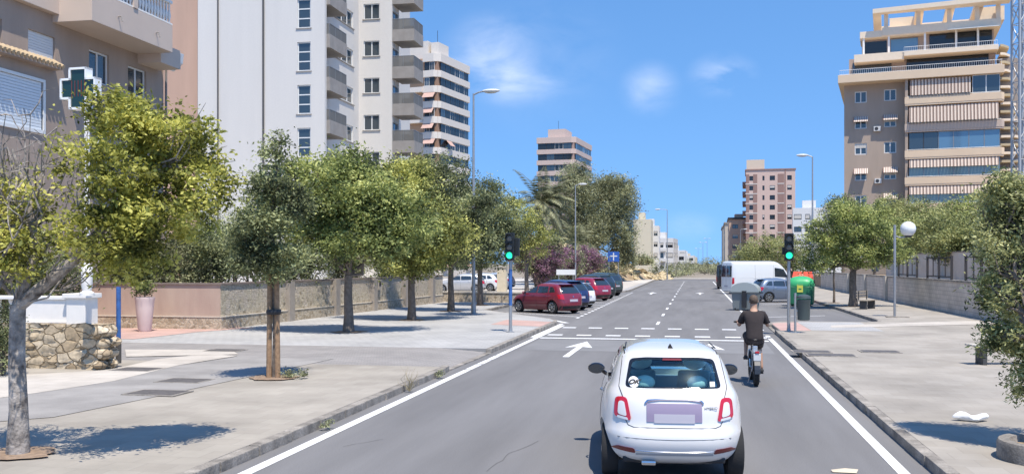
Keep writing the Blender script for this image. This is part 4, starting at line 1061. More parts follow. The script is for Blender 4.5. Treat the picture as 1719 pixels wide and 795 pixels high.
mb.build('wall', BEIGE_W, B); MB().box(-12.2, .2, -17.2, .2, 20, 20.4).build('roof', CONC, B)
for i, h in enumerate(wins):
    window(B, 'E', 0, h, WHITE_FR, PANE, 1, shutter=(.98 if i == 0 else 0), shutter_m=mat('white_roller_shutter', (.70, .69, .67), .6))
for h in upw: window(B, 'E', 0, h, WHITE_FR, PANE_BLUE, 1 if h[1] - h[0] < 2 else 3)
for h in ((-9, -7.5, 8.9, 10.1), (-5, -3.5, 8.9, 10.1)): window(B, 'S', -17, h, WHITE_FR, PANE, 1); window(B, 'N', 0, (h[0], h[1], 9, 10.1), WHITE_FR, PANE, 1)
sh_ = MB()
for k in range(16): sh_.box(-.06, .0, blind[0] + .05, blind[1] - .05, blind[2] + .10 * k, blind[2] + .10 * k + .088)
sh_.build('roller_blind', mat('pale_blue_white_slats', (.66, .70, .73), .5), B)
fr = MB().box(-.05, .06, blind[0] - .08, blind[1] + .08, blind[3], blind[3] + .10).box(-.05, .06, blind[0] - .08, blind[1] + .08, blind[2] - .12, blind[2]).box(-.05, .05, blind[1], blind[1] + .1, blind[2], blind[3]); fr.build('blind_frame', WHITE_FR, B)
tl = MB()
for k in range(44): tl.tube([(0, -15.5 + .20 * k, 9.18), (.42, -15.5 + .20 * k, 8.96)], .075, 8)
tl.build('tile_canopy', mat('ochre_roof_tiles', (.42, .32, .20), .8, var=.2, vscale=6), B)
MB().box(0, .36, -15.6, -6.85, 8.86, 8.95).build('canopy_slab', BEIGE_W, B)
# bay balcony
MB().box(0, 1.5, -6.9, -1.85, 10.5, 11.55).box(0, .26, -17, -6.9, 10.75, 11.9).build('bay_parapet', BEIGE_L, B, bevel=.01)
MB().box(0, 1.0, -1.85, -.4, 10.15, 10.9).build('bay_end', BEIGE_L, B)
bl = MB().box(1.32, 1.5, -6.9, -1.85, 11.56, 11.62).box(1.32, 1.5, -6.9, -1.85, 12.38, 12.5)
br = bl.build('balustrade', WH, B)
for k in range(25):
    y = -6.75 + .2 * k
    MB().lathe([(.045, 0), (.03, .08), (.065, .25), (.065, .33), (.03, .55), (.045, .72), (.045, .76)], (1.41, y, 11.62), 8).build('baluster', WH, br, smooth=True)
for y in (-6.9, -4.5): MB().box(1.28, 1.54, y, y + .26, 11.56, 12.6).build('balustrade_pier', BEIGE_L, B)
for y in (-5.4, -3.0): MB().tube([(1.5, y, 11.0), (1.62, y, 11.0), (1.66, y, 10.82)], .025, 6).build('drain_spout', CONC, B)
MB().box(0, 2.0, -7.1, -1.7, 13.9, 14.2).build('bay_roof', BEIGE_L, B)
MB().tube([(.08, .06, 20), (.08, .06, .1)], .05, 8).build('downpipe', mat('grey_pipe', (.22, .2, .19), .6), B)
bx = MB().extrude([(.1, -.5, 10.2), (.5, -.5, 10.5), (.55, -.5, 10.9), (.1, -.5, 11.1)], (0, .3, 0)).build('satellite_bracket', WHITE_FR, B, loc=(.25, .4, 0))

# white tower
B = empty('white_apartment_tower', (-25.6, 63.3, .13), 0, 'tall white apartment tower with stair windows and grey balconies', 'building')
mb = MB(); stairs = []
for k in range(9): stairs.append((-2.05, -1.05, 18.9 - 3.03 * (k - 3), 20.95 - 3.03 * (k - 3)))
stairs = [h for h in stairs if h[2] > 2]
TOP = 34
wall_face(mb, 'S', 0, -9.7, 0, 0, TOP, stairs, .2)
wall_face(mb, 'E', 0, 0, .35, 0, TOP, []); mb.add([(0, .35, 0), (-1.3, .35, 0), (-1.3, .35, TOP), (0, .35, TOP)], [(0, 1, 2, 3)])
ewin = [(4.6, 9.2, 18.0 - 3.03 * k, 19.3 - 3.03 * k) for k in range(-4, 5)]
edoor = [(.7, 2.6, 17.75 - 3.03 * k, 19.95 - 3.03 * k) for k in range(-4, 6)]
wall_face(mb, 'E', -1.3, .35, 10.5, 0, TOP, ewin + edoor, .2)
wall_face(mb, 'W', -9.7, 0, 22, 0, TOP, []); wall_face(mb, 'N', 22, -9.7, -.5, 0, TOP, [])
bwin = [(-.9, .45, 19.1 - 3.0 * k, 20.35 - 3.0 * k) for k in range(-4, 6)]
wall_face(mb, 'S', 10.5, -1.3, 1.5, 0, TOP, bwin, .2)
bdoor = [(10.7, 12.25, 20.45 - 3.0 * k, 22.75 - 3.0 * k) for k in range(-3, 6)]
wall_face(mb, 'E', 1.5, 10.5, 12.4, 0, TOP, bdoor, .2); wall_face(mb, 'N', 12.4, -.5, 1.5, 0, TOP, [], .2); wall_face(mb, 'E', -.5, 12.4, 22, 0, TOP, [], .2)
mb.add([(-9.7, 0, TOP), (0, 0, TOP), (0, .35, TOP), (-1.3, .35, TOP), (-1.3, 10.5, TOP), (1.5, 10.5, TOP), (1.5, 12.4, TOP), (-.5, 12.4, TOP), (-.5, 22, TOP), (-9.7, 22, TOP)], [tuple(range(10))])
mb.build('wall', WHITE_W, B)
for h in stairs: window(B, 'S', 0, h, WHITE_FR, PANE, 0, 2, fw=.08); MB().box(h[0] - .08, h[1] + .08, -.06, .02, h[2] - .07, h[2]).build('sill', CONC, B)
for h in bwin: window(B, 'S', 10.5, h, WHITE_FR, PANE, 1, fw=.07); MB().box(h[0] - .08, h[1] + .08, 10.43, 10.52, h[2] - .07, h[2]).build('sill', CONC, B)
for h in ewin: window(B, 'E', -1.3, h, WHITE_FR, PANE, 3, fw=.12); MB().box(-1.32, -1.22, h[0] - .1, h[1] + .1, h[2] - .08, h[2]).build('sill', CONC, B)
for h in edoor: window(B, 'E', -1.3, h, GREY_FR, PANE, 1)
for h in bdoor: window(B, 'E', 1.5, h, GREY_FR, PANE_BLUE, 2)
def balcony(B, x0, x1, y0, y1, zb, m_low, solid=.62, glass=.62, rail_m=GREY_FR):
    t = MB().box(x0, x1, y0, y1, zb, zb + .2); 
    t.box(x0, x1, y0, y0 + .09, zb + .2, zb + solid).box(x1 - .09, x1, y0 + .09, y1 - .09, zb + .2, zb + solid).box(x0, x1, y1 - .09, y1, zb + .2, zb + solid)
    o = t.build('balcony', m_low, B)
    g_ = MB().box(x0 + .02, x1 - .03, y0 + .035, y0 + .05, zb + solid + .01, zb + solid + glass).box(x1 - .05, x1 - .035, y0 + .05, y1 - .05, zb + solid + .01, zb + solid + glass).box(x0 + .02, x1 - .03, y1 - .05, y1 - .035, zb + solid + .01, zb + solid + glass)
    g_.build('glass_panel', GLASS_RAIL, o)
    r = MB(); zr = zb + solid + glass
    r.tube([(x0, y0 + .04, zr), (x1 - .04, y0 + .04, zr), (x1 - .04, y1 - .04, zr), (x0, y1 - .04, zr)], .025, 6)
    n = max(2, int((y1 - y0) / .9))
    for k in range(n + 1):
        y = y0 + .04 + (y1 - y0 - .08) * k / n; r.tube([(x1 - .04, y, zb + solid), (x1 - .04, y, zr)], .018, 5)
    for k in range(3):
        x = x0 + .05 + (x1 - x0 - .1) * k / 2; r.tube([(x, y0 + .04, zb + solid), (x, y0 + .04, zr)], .018, 5)
    r.build('handrail', rail_m, o)
    return o
for k in range(-4, 6):
    balcony(B, -1.3, .25, .36, 3.7, 17.55 - 3.03 * k, WHITE_W if 0 else CONC, .95, .75)
for k in range(-3, 6):
    balcony(B, 1.5, 3.35, 10.6, 13.2, 20.25 - 3.0 * k, CONC, .95, .85)
PIPE = mat('dark_pipe', (.09, .085, .08), .6)
MB().tube([(-8.1, -.05, .2), (-8.1, -.05, TOP)], .055, 8).build('downpipe', PIPE, B); MB().tube([(-4.6, -.05, .2), (-4.6, -.05, TOP)], .075, 8).build('downpipe', PIPE, B)
B = empty('salmon_apartment_block', (-35.35, 63.6, .13), 0, 'salmon coloured block adjoining the left side of the white tower', 'building')
mb = MB(); hs_ = [(-6.5, -5, 3 + 3 * k, 4.4 + 3 * k) for k in range(9)]
wall_face(mb, 'S', 0, -12, 0, 0, 32, hs_, .2); wall_face(mb, 'W', -12, 0, 12, 0, 32, []); wall_face(mb, 'N', 12, -12, 0, 0, 32, []); wall_face(mb, 'E', -.01, 0, 12, 0, 32, [])
mb.build('wall', SALMON, B); MB().box(-12.2, -.02, -.2, 12.2, 32, 32.5).build('roof', CONC, B)
for h in hs_: window(B, 'S', 0, h, WHITE_FR, PANE, 1)

# banded beige tower (rotated)
def band_tower(name, label, p, rz, wl_, wr, nfl, fh, wall_m, band_m, frame_m, seed, awn=None, penth=True):
    """corner tower: origin at the near corner; left face runs -x, right face runs +y (after rotation)"""
    rr = random.Random(seed)
    B = empty(name, p, rz, label, 'building'); H = nfl * fh
    MB().box(-wl_ + .5, -.5, .5, wr - .5, 0, H).build('core', wall_m, B)
    for k in range(nfl + 1):
        z = k * fh
        t = MB().prism([(-wl_, 0), (-1.2, 0), (0, .9), (0, wr), (-wl_, wr)], z - .25, z + 1.05 if k < nfl else z + 1.4)
        t.build('balcony_band', band_m, B, bevel=.03)
        if k < nfl:
            cells = []
            n1 = max(2, int(wl_ / 2.4)); n2 = max(2, int(wr / 2.4))
            for i in range(n1):
                a = -wl_ + .3 + (wl_ - 1.4) * i / n1; b_ = -wl_ + .3 + (wl_ - 1.4) * (i + 1) / n1
                MB().box(a + .04, b_ - .04, .25, .33, z + 1.06, z + fh - .26).build('window', frame_m if rr.random() < .25 else DARK_FR, B)
                MB().box(a + .12, (a + b_) / 2 - .04, .235, .26, z + 1.14, z + fh - .34).box((a + b_) / 2 + .04, b_ - .12, .235, .26, z + 1.14, z + fh - .34).build('pane', PANE_DARK if rr.random() < .8 else PANE, B.children[-1])
            for i in range(n2):
                a = 1.2 + (wr - 1.4) * i / n2; b_ = 1.2 + (wr - 1.4) * (i + 1) / n2
                wnd = MB().box(-.33, -.25, a + .04, b_ - .04, z + 1.06, z + fh - .26).build('window', frame_m if rr.random() < .3 else DARK_FR, B)
                MB().box(-.26, -.235, a + .12, (a + b_) / 2 - .04, z + 1.14, z + fh - .34).box(-.26, -.235, (a + b_) / 2 + .04, b_ - .12, z + 1.14, z + fh - .34).build('pane', PANE_DARK if rr.random() < .8 else PANE, wnd)
                if awn and rr.random() < .2:
                    MB().extrude([(-.02, a, z + fh - .3), (.9, a, z + fh - 1.35), (.9, a, z + fh - 1.40), (-.02, a, z + fh - .38)], (0, b_ - a, 0)).build('awning', awn, B)
            if awn and rr.random() < .45:
                a = -wl_ + .4 + rr.random() * (wl_ - 4)
                MB().extrude([(a, .02, z + fh - .3), (a, -.9, z + fh - 1.3), (a, -.9, z + fh - 1.36), (a, .02, z + fh - .38)], (2.4, 0, 0)).build('awning', awn, B)
    if penth:
        MB().box(-wl_ * .75, -wl_ * .3, 2, wr * .45, H + 1.4, H + 3.9).build('roof_house', band_m, B)
        MB().tube([(-wl_ * .5, 3, H + 3.9), (-wl_ * .5, 3, H + 6.4)], .05, 5).build('aerial', DARK_FR, B)
    return B
ORW = mat('orange_brown_render', (.46, .29, .18), .85, var=.06, vscale=.4)
AWN = mat('salmon_awning', (.50, .33, .27), .85, var=.1, vscale=2)
pC = atd(737, 442, 185); pC.z = 0
band_tower('banded_tower', 'cream banded tower with salmon awnings behind the white tower', pC, R_(-11), 3.6, 14.5, 14, 3.0, mat('brown_brick_far', (.33, .20, .135), .85), mat('cream_band_render', (.66, .60, .53), .85, var=.05), WHITE_FR, 5, AWN)
TC = [o for o in COL.objects if o.name == 'banded_tower'][0]
MB().box(-14, -3.6, .8, 13, 0, 42.6).build('side_wing', ORW, TC)
for k in range(14):
    for x in (-12.8, -9.6):
        wv = MB().box(x, x + 1.7, .70, .8, 3 * k + 1.0, 3 * k + 2.4).build('window', WHITE_FR, TC); MB().box(x + .12, x + 1.58, .66, .70, 3 * k + 1.1, 3 * k + 2.3).build('pane', PANE_DARK, wv)
    MB().box(-6.8, -3.6, -.3, .8, 3 * k - .1, 3 * k + .9).build('balcony_band', MATS['cream_band_render'], TC)
MB().box(-9, -3.2, 1.5, 9, 42.6, 46.2).box(-7.5, -5.5, 2, 4, 46.2, 47.8).build('roof_house', MATS['cream_band_render'], TC)
pD = atd(966, 442, 267); pD.z = 0
band_tower('pink_tower', 'pinkish brown tower with glazed galleries rising behind the big tree', pD, R_(-6), 11.3, 22, 12, 3.05, mat('pink_brown_render', (.42, .29, .24), .85), mat('pale_pink_render', (.56, .44, .38), .85, var=.05), WHITE_FR, 9, None)

def slab_block(name, label, p, rz, w_, d_, nfl, fh, m_, frame_m=DARK_FR, seed=1, cols=4, balc=True, win=(1.3, 1.3), roofm=None, faces='SWE', bands=None):
    rr = random.Random(seed); B = empty(name, p, rz, label, 'building'); H = nfl * fh + .8
    mb = MB(); allh = []
    for f_ in 'SNEW':
        a, u0, u1 = {'S': (0, 0, w_), 'N': (d_, 0, w_), 'E': (w_, 0, d_), 'W': (0, 0, d_)}[f_]
        n_ = max(1, round(cols * (u1 - u0) / w_)) if f_ in faces else 0
        hs2 = []
        for k in range(nfl):
            for i in range(n_):
                c = u0 + (u1 - u0) * (i + .5) / n_; ww = win[0] * (1.35 if (i + (f_ == 'S')) % 2 else .8)
                hs2.append((c - ww / 2, c + ww / 2, k * fh + 1.0, k * fh + 1.0 + win[1]))
        wall_face(mb, f_, a, u0, u1, 0, H, hs2, .25)
        allh += [(f_, a, h) for h in hs2]
    mb.add([(0, 0, H - .3), (w_, 0, H - .3), (w_, d_, H - .3), (0, d_, H - .3)], [(0, 1, 2, 3)])
    mb.build('wall', m_, B)
    rr.shuffle(allh)
    allh.sort(key=lambda t: 0 if t[0] == 'S' else (1 if t[0] == 'W' else 2))
    for (f_, a, h) in allh[:95]: window(B, f_, a, h, frame_m, PANE_DARK if rr.random() < .6 else PANE, 1, shutter=rr.choice([0, 0, .4, .8]), shutter_m=SHUT, fw=.09)
    if balc:
        for k in range(1, nfl):
            i = 1; c = w_ * (i + .5) / cols
            MB().box(c - 1.4, c + 1.4, -.9, 0, k * fh - .1, k * fh + .85).build('balcony', bands or m_, B)
    MB().box(w_ * .25, w_ * .6, d_ * .3, d_ * .7, H - .2, H + 2.0).build('roof_house', m_, B)
    return B
pE = atd(1063, 442, 250); pE.z = 0
slab_block('cream_block', 'narrow cream apartment block beside the big tree, above the rocky bank', pE, R_(0), 4.6, 14, 4, 3.3, mat('cream_yellow_render', (.64, .57, .43), .85), seed=2, cols=1, balc=False, faces='E')
pE2 = atd(1084, 442, 262); pE2.z = 0
slab_block('glazed_block', 'block with blue glazed stair front next to the cream block', pE2, 0, 3.6, 10, 4, 3.0, mat('white_far_render', (.68, .67, .65), .85), GREY_FR, 3, 2, False)
pF = atd(1090, 442, 300); pF.z = 0
slab_block('white_terraced_block', 'white terraced block with dark balconies further down the left side', pF, R_(-4), 7.5, 16, 3, 3.2, MATS['white_far_render'], seed=4, cols=3, win=(1.6, 1.6))
for i, (px, d, ww, hh, lab) in enumerate([(1112, 340, 8, 1, 'low white house left of the road end'), (1120, 380, 7, 2, 'small white house further along the left side'), (1135, 430, 8, 1, 'pale distant house near the horizon on the left'), (1141, 520, 9, 1, 'tiny cream house farthest down the road')]):
    p_ = atd(px, 442, d); p_.z = 0
    slab_block('white_house', lab, p_, R_(-3), ww, 9, hh + 1, 2.6 if i != 1 else 2.3, MATS['white_far_render'] if i < 3 else MATS['cream_yellow_render'], seed=10 + i, cols=3, balc=False)
# right far side
BRICKR = mat('brown_pink_brick', (.30, .185, .155), .85, var=.06, vscale=.4); PINKR = mat('pink_render', (.60, .44, .37), .85, var=.04)
pH = atd(1252, 442, 285); pH.z = 0
B = empty('pink_brown_tower', pH, R_(-3), 'brown and pink tower with white floor lines on the right, beyond the van', 'building'); H = 30.2
strips = [(0, 3.0, 1), (3.0, 4.6, 0), (4.6, 6.3, 1), (6.3, 9.0, 0), (9.0, 11.2, 1), (11.2, 14.2, 0)]
fl = [2.9 * k for k in range(10)]
holes = []
for k, z in enumerate(fl):
    for (a, b_) in ((1.0, 2.1), (4.8, 5.4), (6.9, 8.4), (11.9, 13.2)): holes.append((a, b_, z + 1.0, z + 2.4))
mb = MB(); wall_face(mb, 'S', 0, 0, 14.2, 0, H, holes, .3); wall_face(mb, 'W', 0, 0, 20, 0, H, [(y, y + 2.6, z + .9, z + 2.5) for z in fl for y in (2, 7.5, 13)], .3); wall_face(mb, 'E', 14.2, 0, 20, 0, H, []); wall_face(mb, 'N', 20, 0, 14.2, 0, H, [])
mb.add([(0, 0, H), (14.2, 0, H), (14.2, 20, H), (0, 20, H)], [(0, 1, 2, 3)]); mb.build('wall', PINKR, B)
for h in holes: window(B, 'S', 0, h, DARK_FR, PANE_DARK, 1, shutter=random.choice([0, 0, .5]), shutter_m=SHUT, fw=.08)
for (a, b_) in ((0, .95), (2.15, 3.3), (9.2, 11.0)):
    MB().box(a, b_, -.06, 0, 0, H - 1.2).build('brick_strip', BRICKR, B)
for k, z in enumerate(fl[1:]): MB().box(-.1, 3.35, -.10, -.01, z - .12, z + .16).box(9.15, 11.05, -.10, -.01, z - .12, z + .16).build('floor_line', mat('pale_floor_line', (.62, .56, .50), .85), B)
for z in fl[1:]: MB().box(-1.0, 0, 1.5, 16, z - .15, z + .85).build('balcony', BRICKR, B)
for (a, b_) in ((11.2, 11.5),): MB().box(a, b_, -.12, 0, 0, H).build('pilaster', BRICKR, B)
MB().box(-.25, 14.4, -.2, 20, H, H + .35).build('cornice', BRICKR, B); MB().box(.2, 5.4, .6, 8, H + .35, H + 3.2).build('roof_house', mat('cream_roof_house', (.64, .52, .40), .85), B)
for i, (px, d, ww, dd, nf, lab) in enumerate([(1224, 300, 7.5, 22, 5, 'peach block with dark cornice left of the brown tower'), (1217, 380, 8, 40, 5, 'narrow beige block farther down the right side'), (1213, 470, 8, 50, 5, 'farthest right-hand block at the end of the street')]):
    p_ = atd(px, 442, d); p_.z = 0
    Bk = slab_block('peach_block', lab, p_, R_(-1), ww, dd, nf, 3.1 + .4 * i, [mat('peach_render', (.58, .41, .31), .85), mat('beige_render', (.50, .43, .35), .85), MATS['grey_concrete']][i], seed=20 + i, cols=2, balc=True)
    MB().box(-.4, ww + .4, -.4, dd, nf * (3.1 + .4 * i) + .82, nf * (3.1 + .4 * i) + 1.4).build('cornice', DARK_FR if i == 0 else CONC, Bk)
for i, (px, d, ww, nf, lab) in enumerate([(1331, 230, 9, 4, 'white block just right of the brown tower'), (1362, 200, 11, 3, 'low white block behind the right tree crowns')]):
    p_ = atd(px, 442, d); p_.z = 0
    slab_block('white_block', lab, p_, R_(-5), ww, 12, nf + 1, 3.0, MATS['white_far_render'], seed=30 + i, cols=4, balc=False)

# big right tower
pK = atd(1519, 442, 108); pK.z = 1.0
K = empty('terraced_apartment_tower', pK, R_(-10.6), 'large grey brown and peach tower on the right with striped awnings and roof pergola', 'building')
GB = mat('grey_brown_render', (.40, .315, .25), .85, var=.08, vscale=.8, stretch=(1, 1, .2)); PEACH = mat('peach_band_render', (.70, .54, .38), .85, var=.04, vscale=.4); PEACHL = mat('pale_peach_render', (.80, .66, .50), .85, var=.04)
kz = [20.0 - 2.98 * i - 1.0 for i in range(7)]          # slab undersides of the balconies
kh = []
for i in range(7):
    z = kz[i] + 1.05 - .2
    kh += [(-5.35, -4.05, z + .05, z + 1.35), (-2.2, -.9, z + .1, z + 1.4)]
mb = MB(); wall_face(mb, 'S', 0, -6.5, 0, 0, 22.4, kh, .2); wall_face(mb, 'W', -6.5, 0, 14, 0, 22.4, [(y, y + 1.4, z + 1, z + 2.3) for z in kz for y in (2, 6, 10)], .2)
wall_face(mb, 'S', .6, 0, 9.8, 0, 22.4, []); wall_face(mb, 'E', 9.8, .6, 14, 0, 22.4, []); wall_face(mb, 'N', 14, -6.5, 9.8, 0, 22.4, [])
mb.build('wall', GB, K)
for j, h in enumerate(kh):
    window(K, 'S', 0, h, WHITE_FR, PANE, 1, shutter=[0, 0, .3, .5, .4, 0, 0, .6, 0, .5, 0, 0, .4, .3][j], shutter_m=SHUT, fw=.10)
    if j in (2, 3, 6, 7, 9, 10):
        st = MB()
        for q in range(8): st.extrude([(h[0] - .1 + q * .19, -.03, h[3] + .1), (h[0] - .1 + q * .19, -.75, h[3] - .55), (h[0] - .1 + q * .19, -.75, h[3] - .60), (h[0] - .1 + q * .19, -.03, h[3] + .04)], (.10, 0, 0))
        st.build('window_awning', mat('brown_awning_stripe', (.30, .20, .17), .85), K)
        st = MB()
        for q in range(8): st.extrude([(h[0] - .0 + q * .19, -.03, h[3] + .1), (h[0] - .0 + q * .19, -.75, h[3] - .55), (h[0] - .0 + q * .19, -.75, h[3] - .60), (h[0] - .0 + q * .19, -.03, h[3] + .04)], (.09, 0, 0))
        st.build('window_awning', mat('cream_awning_stripe', (.66, .60, .52), .85), K)
STR1, STR2 = mat('brown_canvas_stripe', (.30, .215, .175), .9), mat('beige_canvas_stripe', (.66, .54, .44), .9)
MB().box(0, 9.7, .35, .6, 0, 22.4).build('rear_wall', mat('dark_rear_render', (.26, .22, .19), .8), K)  # plain dark brown wall behind the balconies
MB().box(0, .3, -1.5, .36, 0, 22.3).build('side_fin', GB, K)
for i, z in enumerate(kz):
    ext = .0
    MB().prism([(0, -1.65), (9.6, -1.65), (9.9, -1.2), (9.9, .6), (0, .6)], z, z + .18).prism([(-.05, -1.68), (9.65, -1.68), (9.95, -1.2), (9.95, .5), (9.82, .5), (9.82, -1.1), (9.55, -1.54), (-.05, -1.54)], z + .18, z + .95).build('balcony_parapet', PEACH if i % 2 == 0 or i > 2 else mat('peach_grey_render', (.50, .40, .33), .85), K, bevel=.02)
    zt, zb = z - .02, z - 2.02
    # infill of the storey below this slab
    def stripes(x0, x1, zt_, zb_, out=.0):
        for m_, o_ in ((STR1, 0), (STR2, .17)):
            st = MB(); x = x0 + o_
            while x < x1 - .1:
                st.extrude([(x, -1.50, zt_), (x, -1.50 - out, zb_), (x, -1.54 - out, zb_), (x, -1.54, zt_)], (.165, 0, 0)); x += .34
            st.build('striped_awning', m_, K)
    def glaz(x0, x1, pm, fm):
        n = max(1, int((x1 - x0) / 1.2))
        for q in range(n):
            a, b_ = x0 + (x1 - x0) * q / n, x0 + (x1 - x0) * (q + 1) / n
            wd = MB().box(a, a + .05, -1.46, -1.40, zb, zt).box(b_ - .05, b_, -1.46, -1.40, zb, zt).box(a, b_, -1.46, -1.40, zt - .06, zt).box(a, b_, -1.46, -1.40, zb, zb + .06).build('glazing_frame', fm, K)
            MB().box(a + .04, b_ - .04, -1.44, -1.425, zb + .05, zt - .05).build('pane', pm, wd)
    if i == 0: pass
    if i in (0,): pass
topz = kz[0] + 2.98
def store(z, kind):
    zt, zb = z - .02, z - 2.02
    def stripes(x0, x1, zt_, zb_, out=.0):
        for m_, o_ in ((STR1, 0), (STR2, .17)):
            st = MB(); x = x0 + o_
            while x < x1 - .1:
                st.extrude([(x, -1.50, zt_), (x, -1.50 - out, zb_), (x, -1.54 - out, zb_), (x, -1.54, zt_)], (.165 if m_ is STR2 else .12, 0, 0)); x += .34
            st.build('striped_awning', m_, K)
    def glaz(x0, x1, pm, fm):
        n = max(1, int((x1 - x0) / 1.3))
        for q in range(n):
            a, b_ = x0 + (x1 - x0) * q / n, x0 + (x1 - x0) * (q + 1) / n
            wd = MB().box(a, a + .05, -1.46, -1.40, zb, zt).box(b_ - .05, b_, -1.46, -1.40, zb, zt).box(a + .05, b_ - .05, -1.46, -1.40, zt - .06, zt).box(a + .05, b_ - .05, -1.46, -1.40, zb, zb + .06).build('glazing_frame', fm, K)
            MB().box(a + .04, b_ - .04, -1.44, -1.425, zb + .05, zt - .05).build('pane', pm, wd)
    if kind == 'A': stripes(.5, 6.6, zt - .1, zb + .15, .25); glaz(6.8, 9.5, PANE, WHITE_FR)
    if kind == 'B': stripes(.4, 9.5, zt - .1, zb + .1, .45)
    if kind == 'C': glaz(.4, 3.4, PANE, DARK_FR); glaz(3.4, 9.5, PANE_BLUE, GREY_FR)
    if kind == 'D': stripes(.4, 9.5, zt, zt - .95, .35); glaz(.4, 9.5, mat('pane_pale_green', (.16, .22, .21), .08, spec=1., coat=.5), GREY_FR)
    if kind == 'E': glaz(.4, 5.6, PANE, GREY_FR); stripes(5.6, 9.5, zt, zt - 1.3, .35); glaz(5.6, 9.5, PANE, GREY_FR)
    MB().tube([(.2, -1.6, zb + .08), (9.6, -1.6, zb + .08)], .03, 6).build('handrail', WHITE_FR, K)
for z, kd in zip([topz] + kz[:6], 'ABCDDEC'): store(z, kd)
# terrace levels
T0 = topz
MB().box(-7.1, 9.9, -1.9, 14.2, T0, T0 + .9).build('terrace_slab', PEACH, K, bevel=.03)
railing(K, [(-6.9, -1.75), (9.7, -1.75)], T0 + .9, .55, WHITE_FR, .22)
pot = MB()
MB().box(-6.0, 9.3, 1.0, 13, T0 + .9, T0 + 3.2).build('setback_storey', mat('setback_wall', (.45, .34, .27), .85), K)
MB().box(-5.6, -1.4, .90, 1.0, T0 + 1.3, T0 + 2.7).build('setback_glazing', PANE, K); MB().box(.2, 8.6, .90, 1.0, T0 + 1.2, T0 + 2.8).build('setback_glazing', PANE_DARK, K)
T1 = T0 + 2.95
MB().box(-5.4, -.1, -.9, 5, T1 - .55, T1 + .35).build('terrace_parapet', PEACHL, K, bevel=.02); MB().box(-.1, 9.4, -1.2, 5, T1 - .25, T1 + .25).build('terrace_parapet', PEACHL, K, bevel=.02)
railing(K, [(-.1, -1.1), (9.3, -1.1)], T1 + .25, .5, WHITE_FR, .2)
MB().box(-4.6, 9.2, 1.6, 12, T1 + .2, T1 + 2.7).build('setback_storey', MATS['setback_wall'], K)
MB().box(-4.3, -1.9, 1.48, 1.6, T1 + .7, T1 + 2.2).build('setback_glazing', PANE_DARK, K); MB().box(-1.5, 1.4, 1.48, 1.6, T1 + .5, T1 + 2.3).build('setback_glazing', PANE_BLUE, K); MB().box(2.6, 9.0, 1.5, 1.6, T1 + .4, T1 + 2.5).build('setback_glazing', PANE_DARK, K)
MB().box(-4.8, 2.2, .4, 5, T1 + 2.45, T1 + 3.2).build('terrace_parapet', PEACHL, K, bevel=.02)
for x in (-4.5, -1.8, 2.0, 5.2, 7.4): MB().box(x, x + .22, .5, .72, T1 + .3, T1 + 2.6).build('terrace_column', WH, K)
MB().extrude([(4.4, -.9, T1 + 2.35), (4.4, 1.4, T1 + 2.75), (4.4, 1.4, T1 + 2.8), (4.4, -.9, T1 + 2.42)], (5.1, 0, 0)).build('white_awning', WHITE_FR, K)
T2 = T1 + 2.9
MB().box(-2.4, 9.8, .3, 12, T2 - .35, T2 + .55).build('roof_terrace', PEACHL, K, bevel=.02)
for x, y_ in ((-2.2, .5), (1.2, .5), (4.4, .5), (9.3, .5), (7.2, .5)): MB().box(x, x + .45, y_, y_ + .45, T2 + .55, T2 + 2.1).build('pergola_column', PEACHL, K)
for x, y_ in ((-2.2, 8.5), (1.2, 8.5), (9.3, 8.5)): MB().box(x, x + .45, y_, y_ + .45, T2 + .55, T2 + 2.1).build('pergola_column', PEACHL, K)
pg = MB().prism([(-3.4, -.5), (9.6, -1.4), (10.6, -1.0), (10.6, .5), (-3.4, .5)], T2 + 2.1, T2 + 2.6).box(-3.4, 10.6, 8.4, 9.2, T2 + 2.1, T2 + 2.58)
for x in (-3.4, 1.1, 4.3, 7.2): pg.box(x, x + .9, .5, 8.4, T2 + 2.1, T2 + 2.58)
pg.build('pergola', PEACHL, K)
MB().box(-1.6, 1.0, 2.5, 7, T2 + .55, T2 + 2.08).build('roof_house', PEACHL, K); MB().box(7.6, 10.2, 1.2, 8, T2 + .55, T2 + 2.09).build('roof_house', PEACHL, K)
# stepped side galleries: slab edges that step outwards towards the ground
for i in range(26):
    t = i / 25; z = T1 + .2 - t * 22.5; xo = 9.9 + 2.6 * t
    MB().prism([(9.6, -1.1 + .2), (xo, -.7), (xo + .7, .7), (xo + .7, 3.6), (9.6, 3.6)], z - .13, z + .13).build('side_slab', PEACHL if i % 2 else mat('ochre_slab', (.50, .40, .25), .85), K)
MB().prism([(9.6, .2), (11.4, .6), (12.0, 3.4), (9.6, 3.4)], 0, T1 - 1).build('side_core', mat('side_brown_render', (.30, .25, .21), .85), K)  # core between the side slabs, one even darker brown
MB().box(-8, 12, -3, 14, -1, .2).build('podium', GB, K)
for (x, zi) in ((-3.3, 1), (-3.2, 3), (-3.35, 4), (-6.2, 5), (-3.2, 6)):
    ac = MB().box(x, x + .75, -.36, -.02, kz[zi] + .5, kz[zi] + 1.05).build('air_conditioner', mat('ac_white', (.62, .61, .58), .6), K, bevel=.02)
    MB().lathe([(.20, -.372), (.18, -.378)], (x + .3, 0, kz[zi] + .78), 18, 'y').build('fan_grille', DARK_FR, ac)
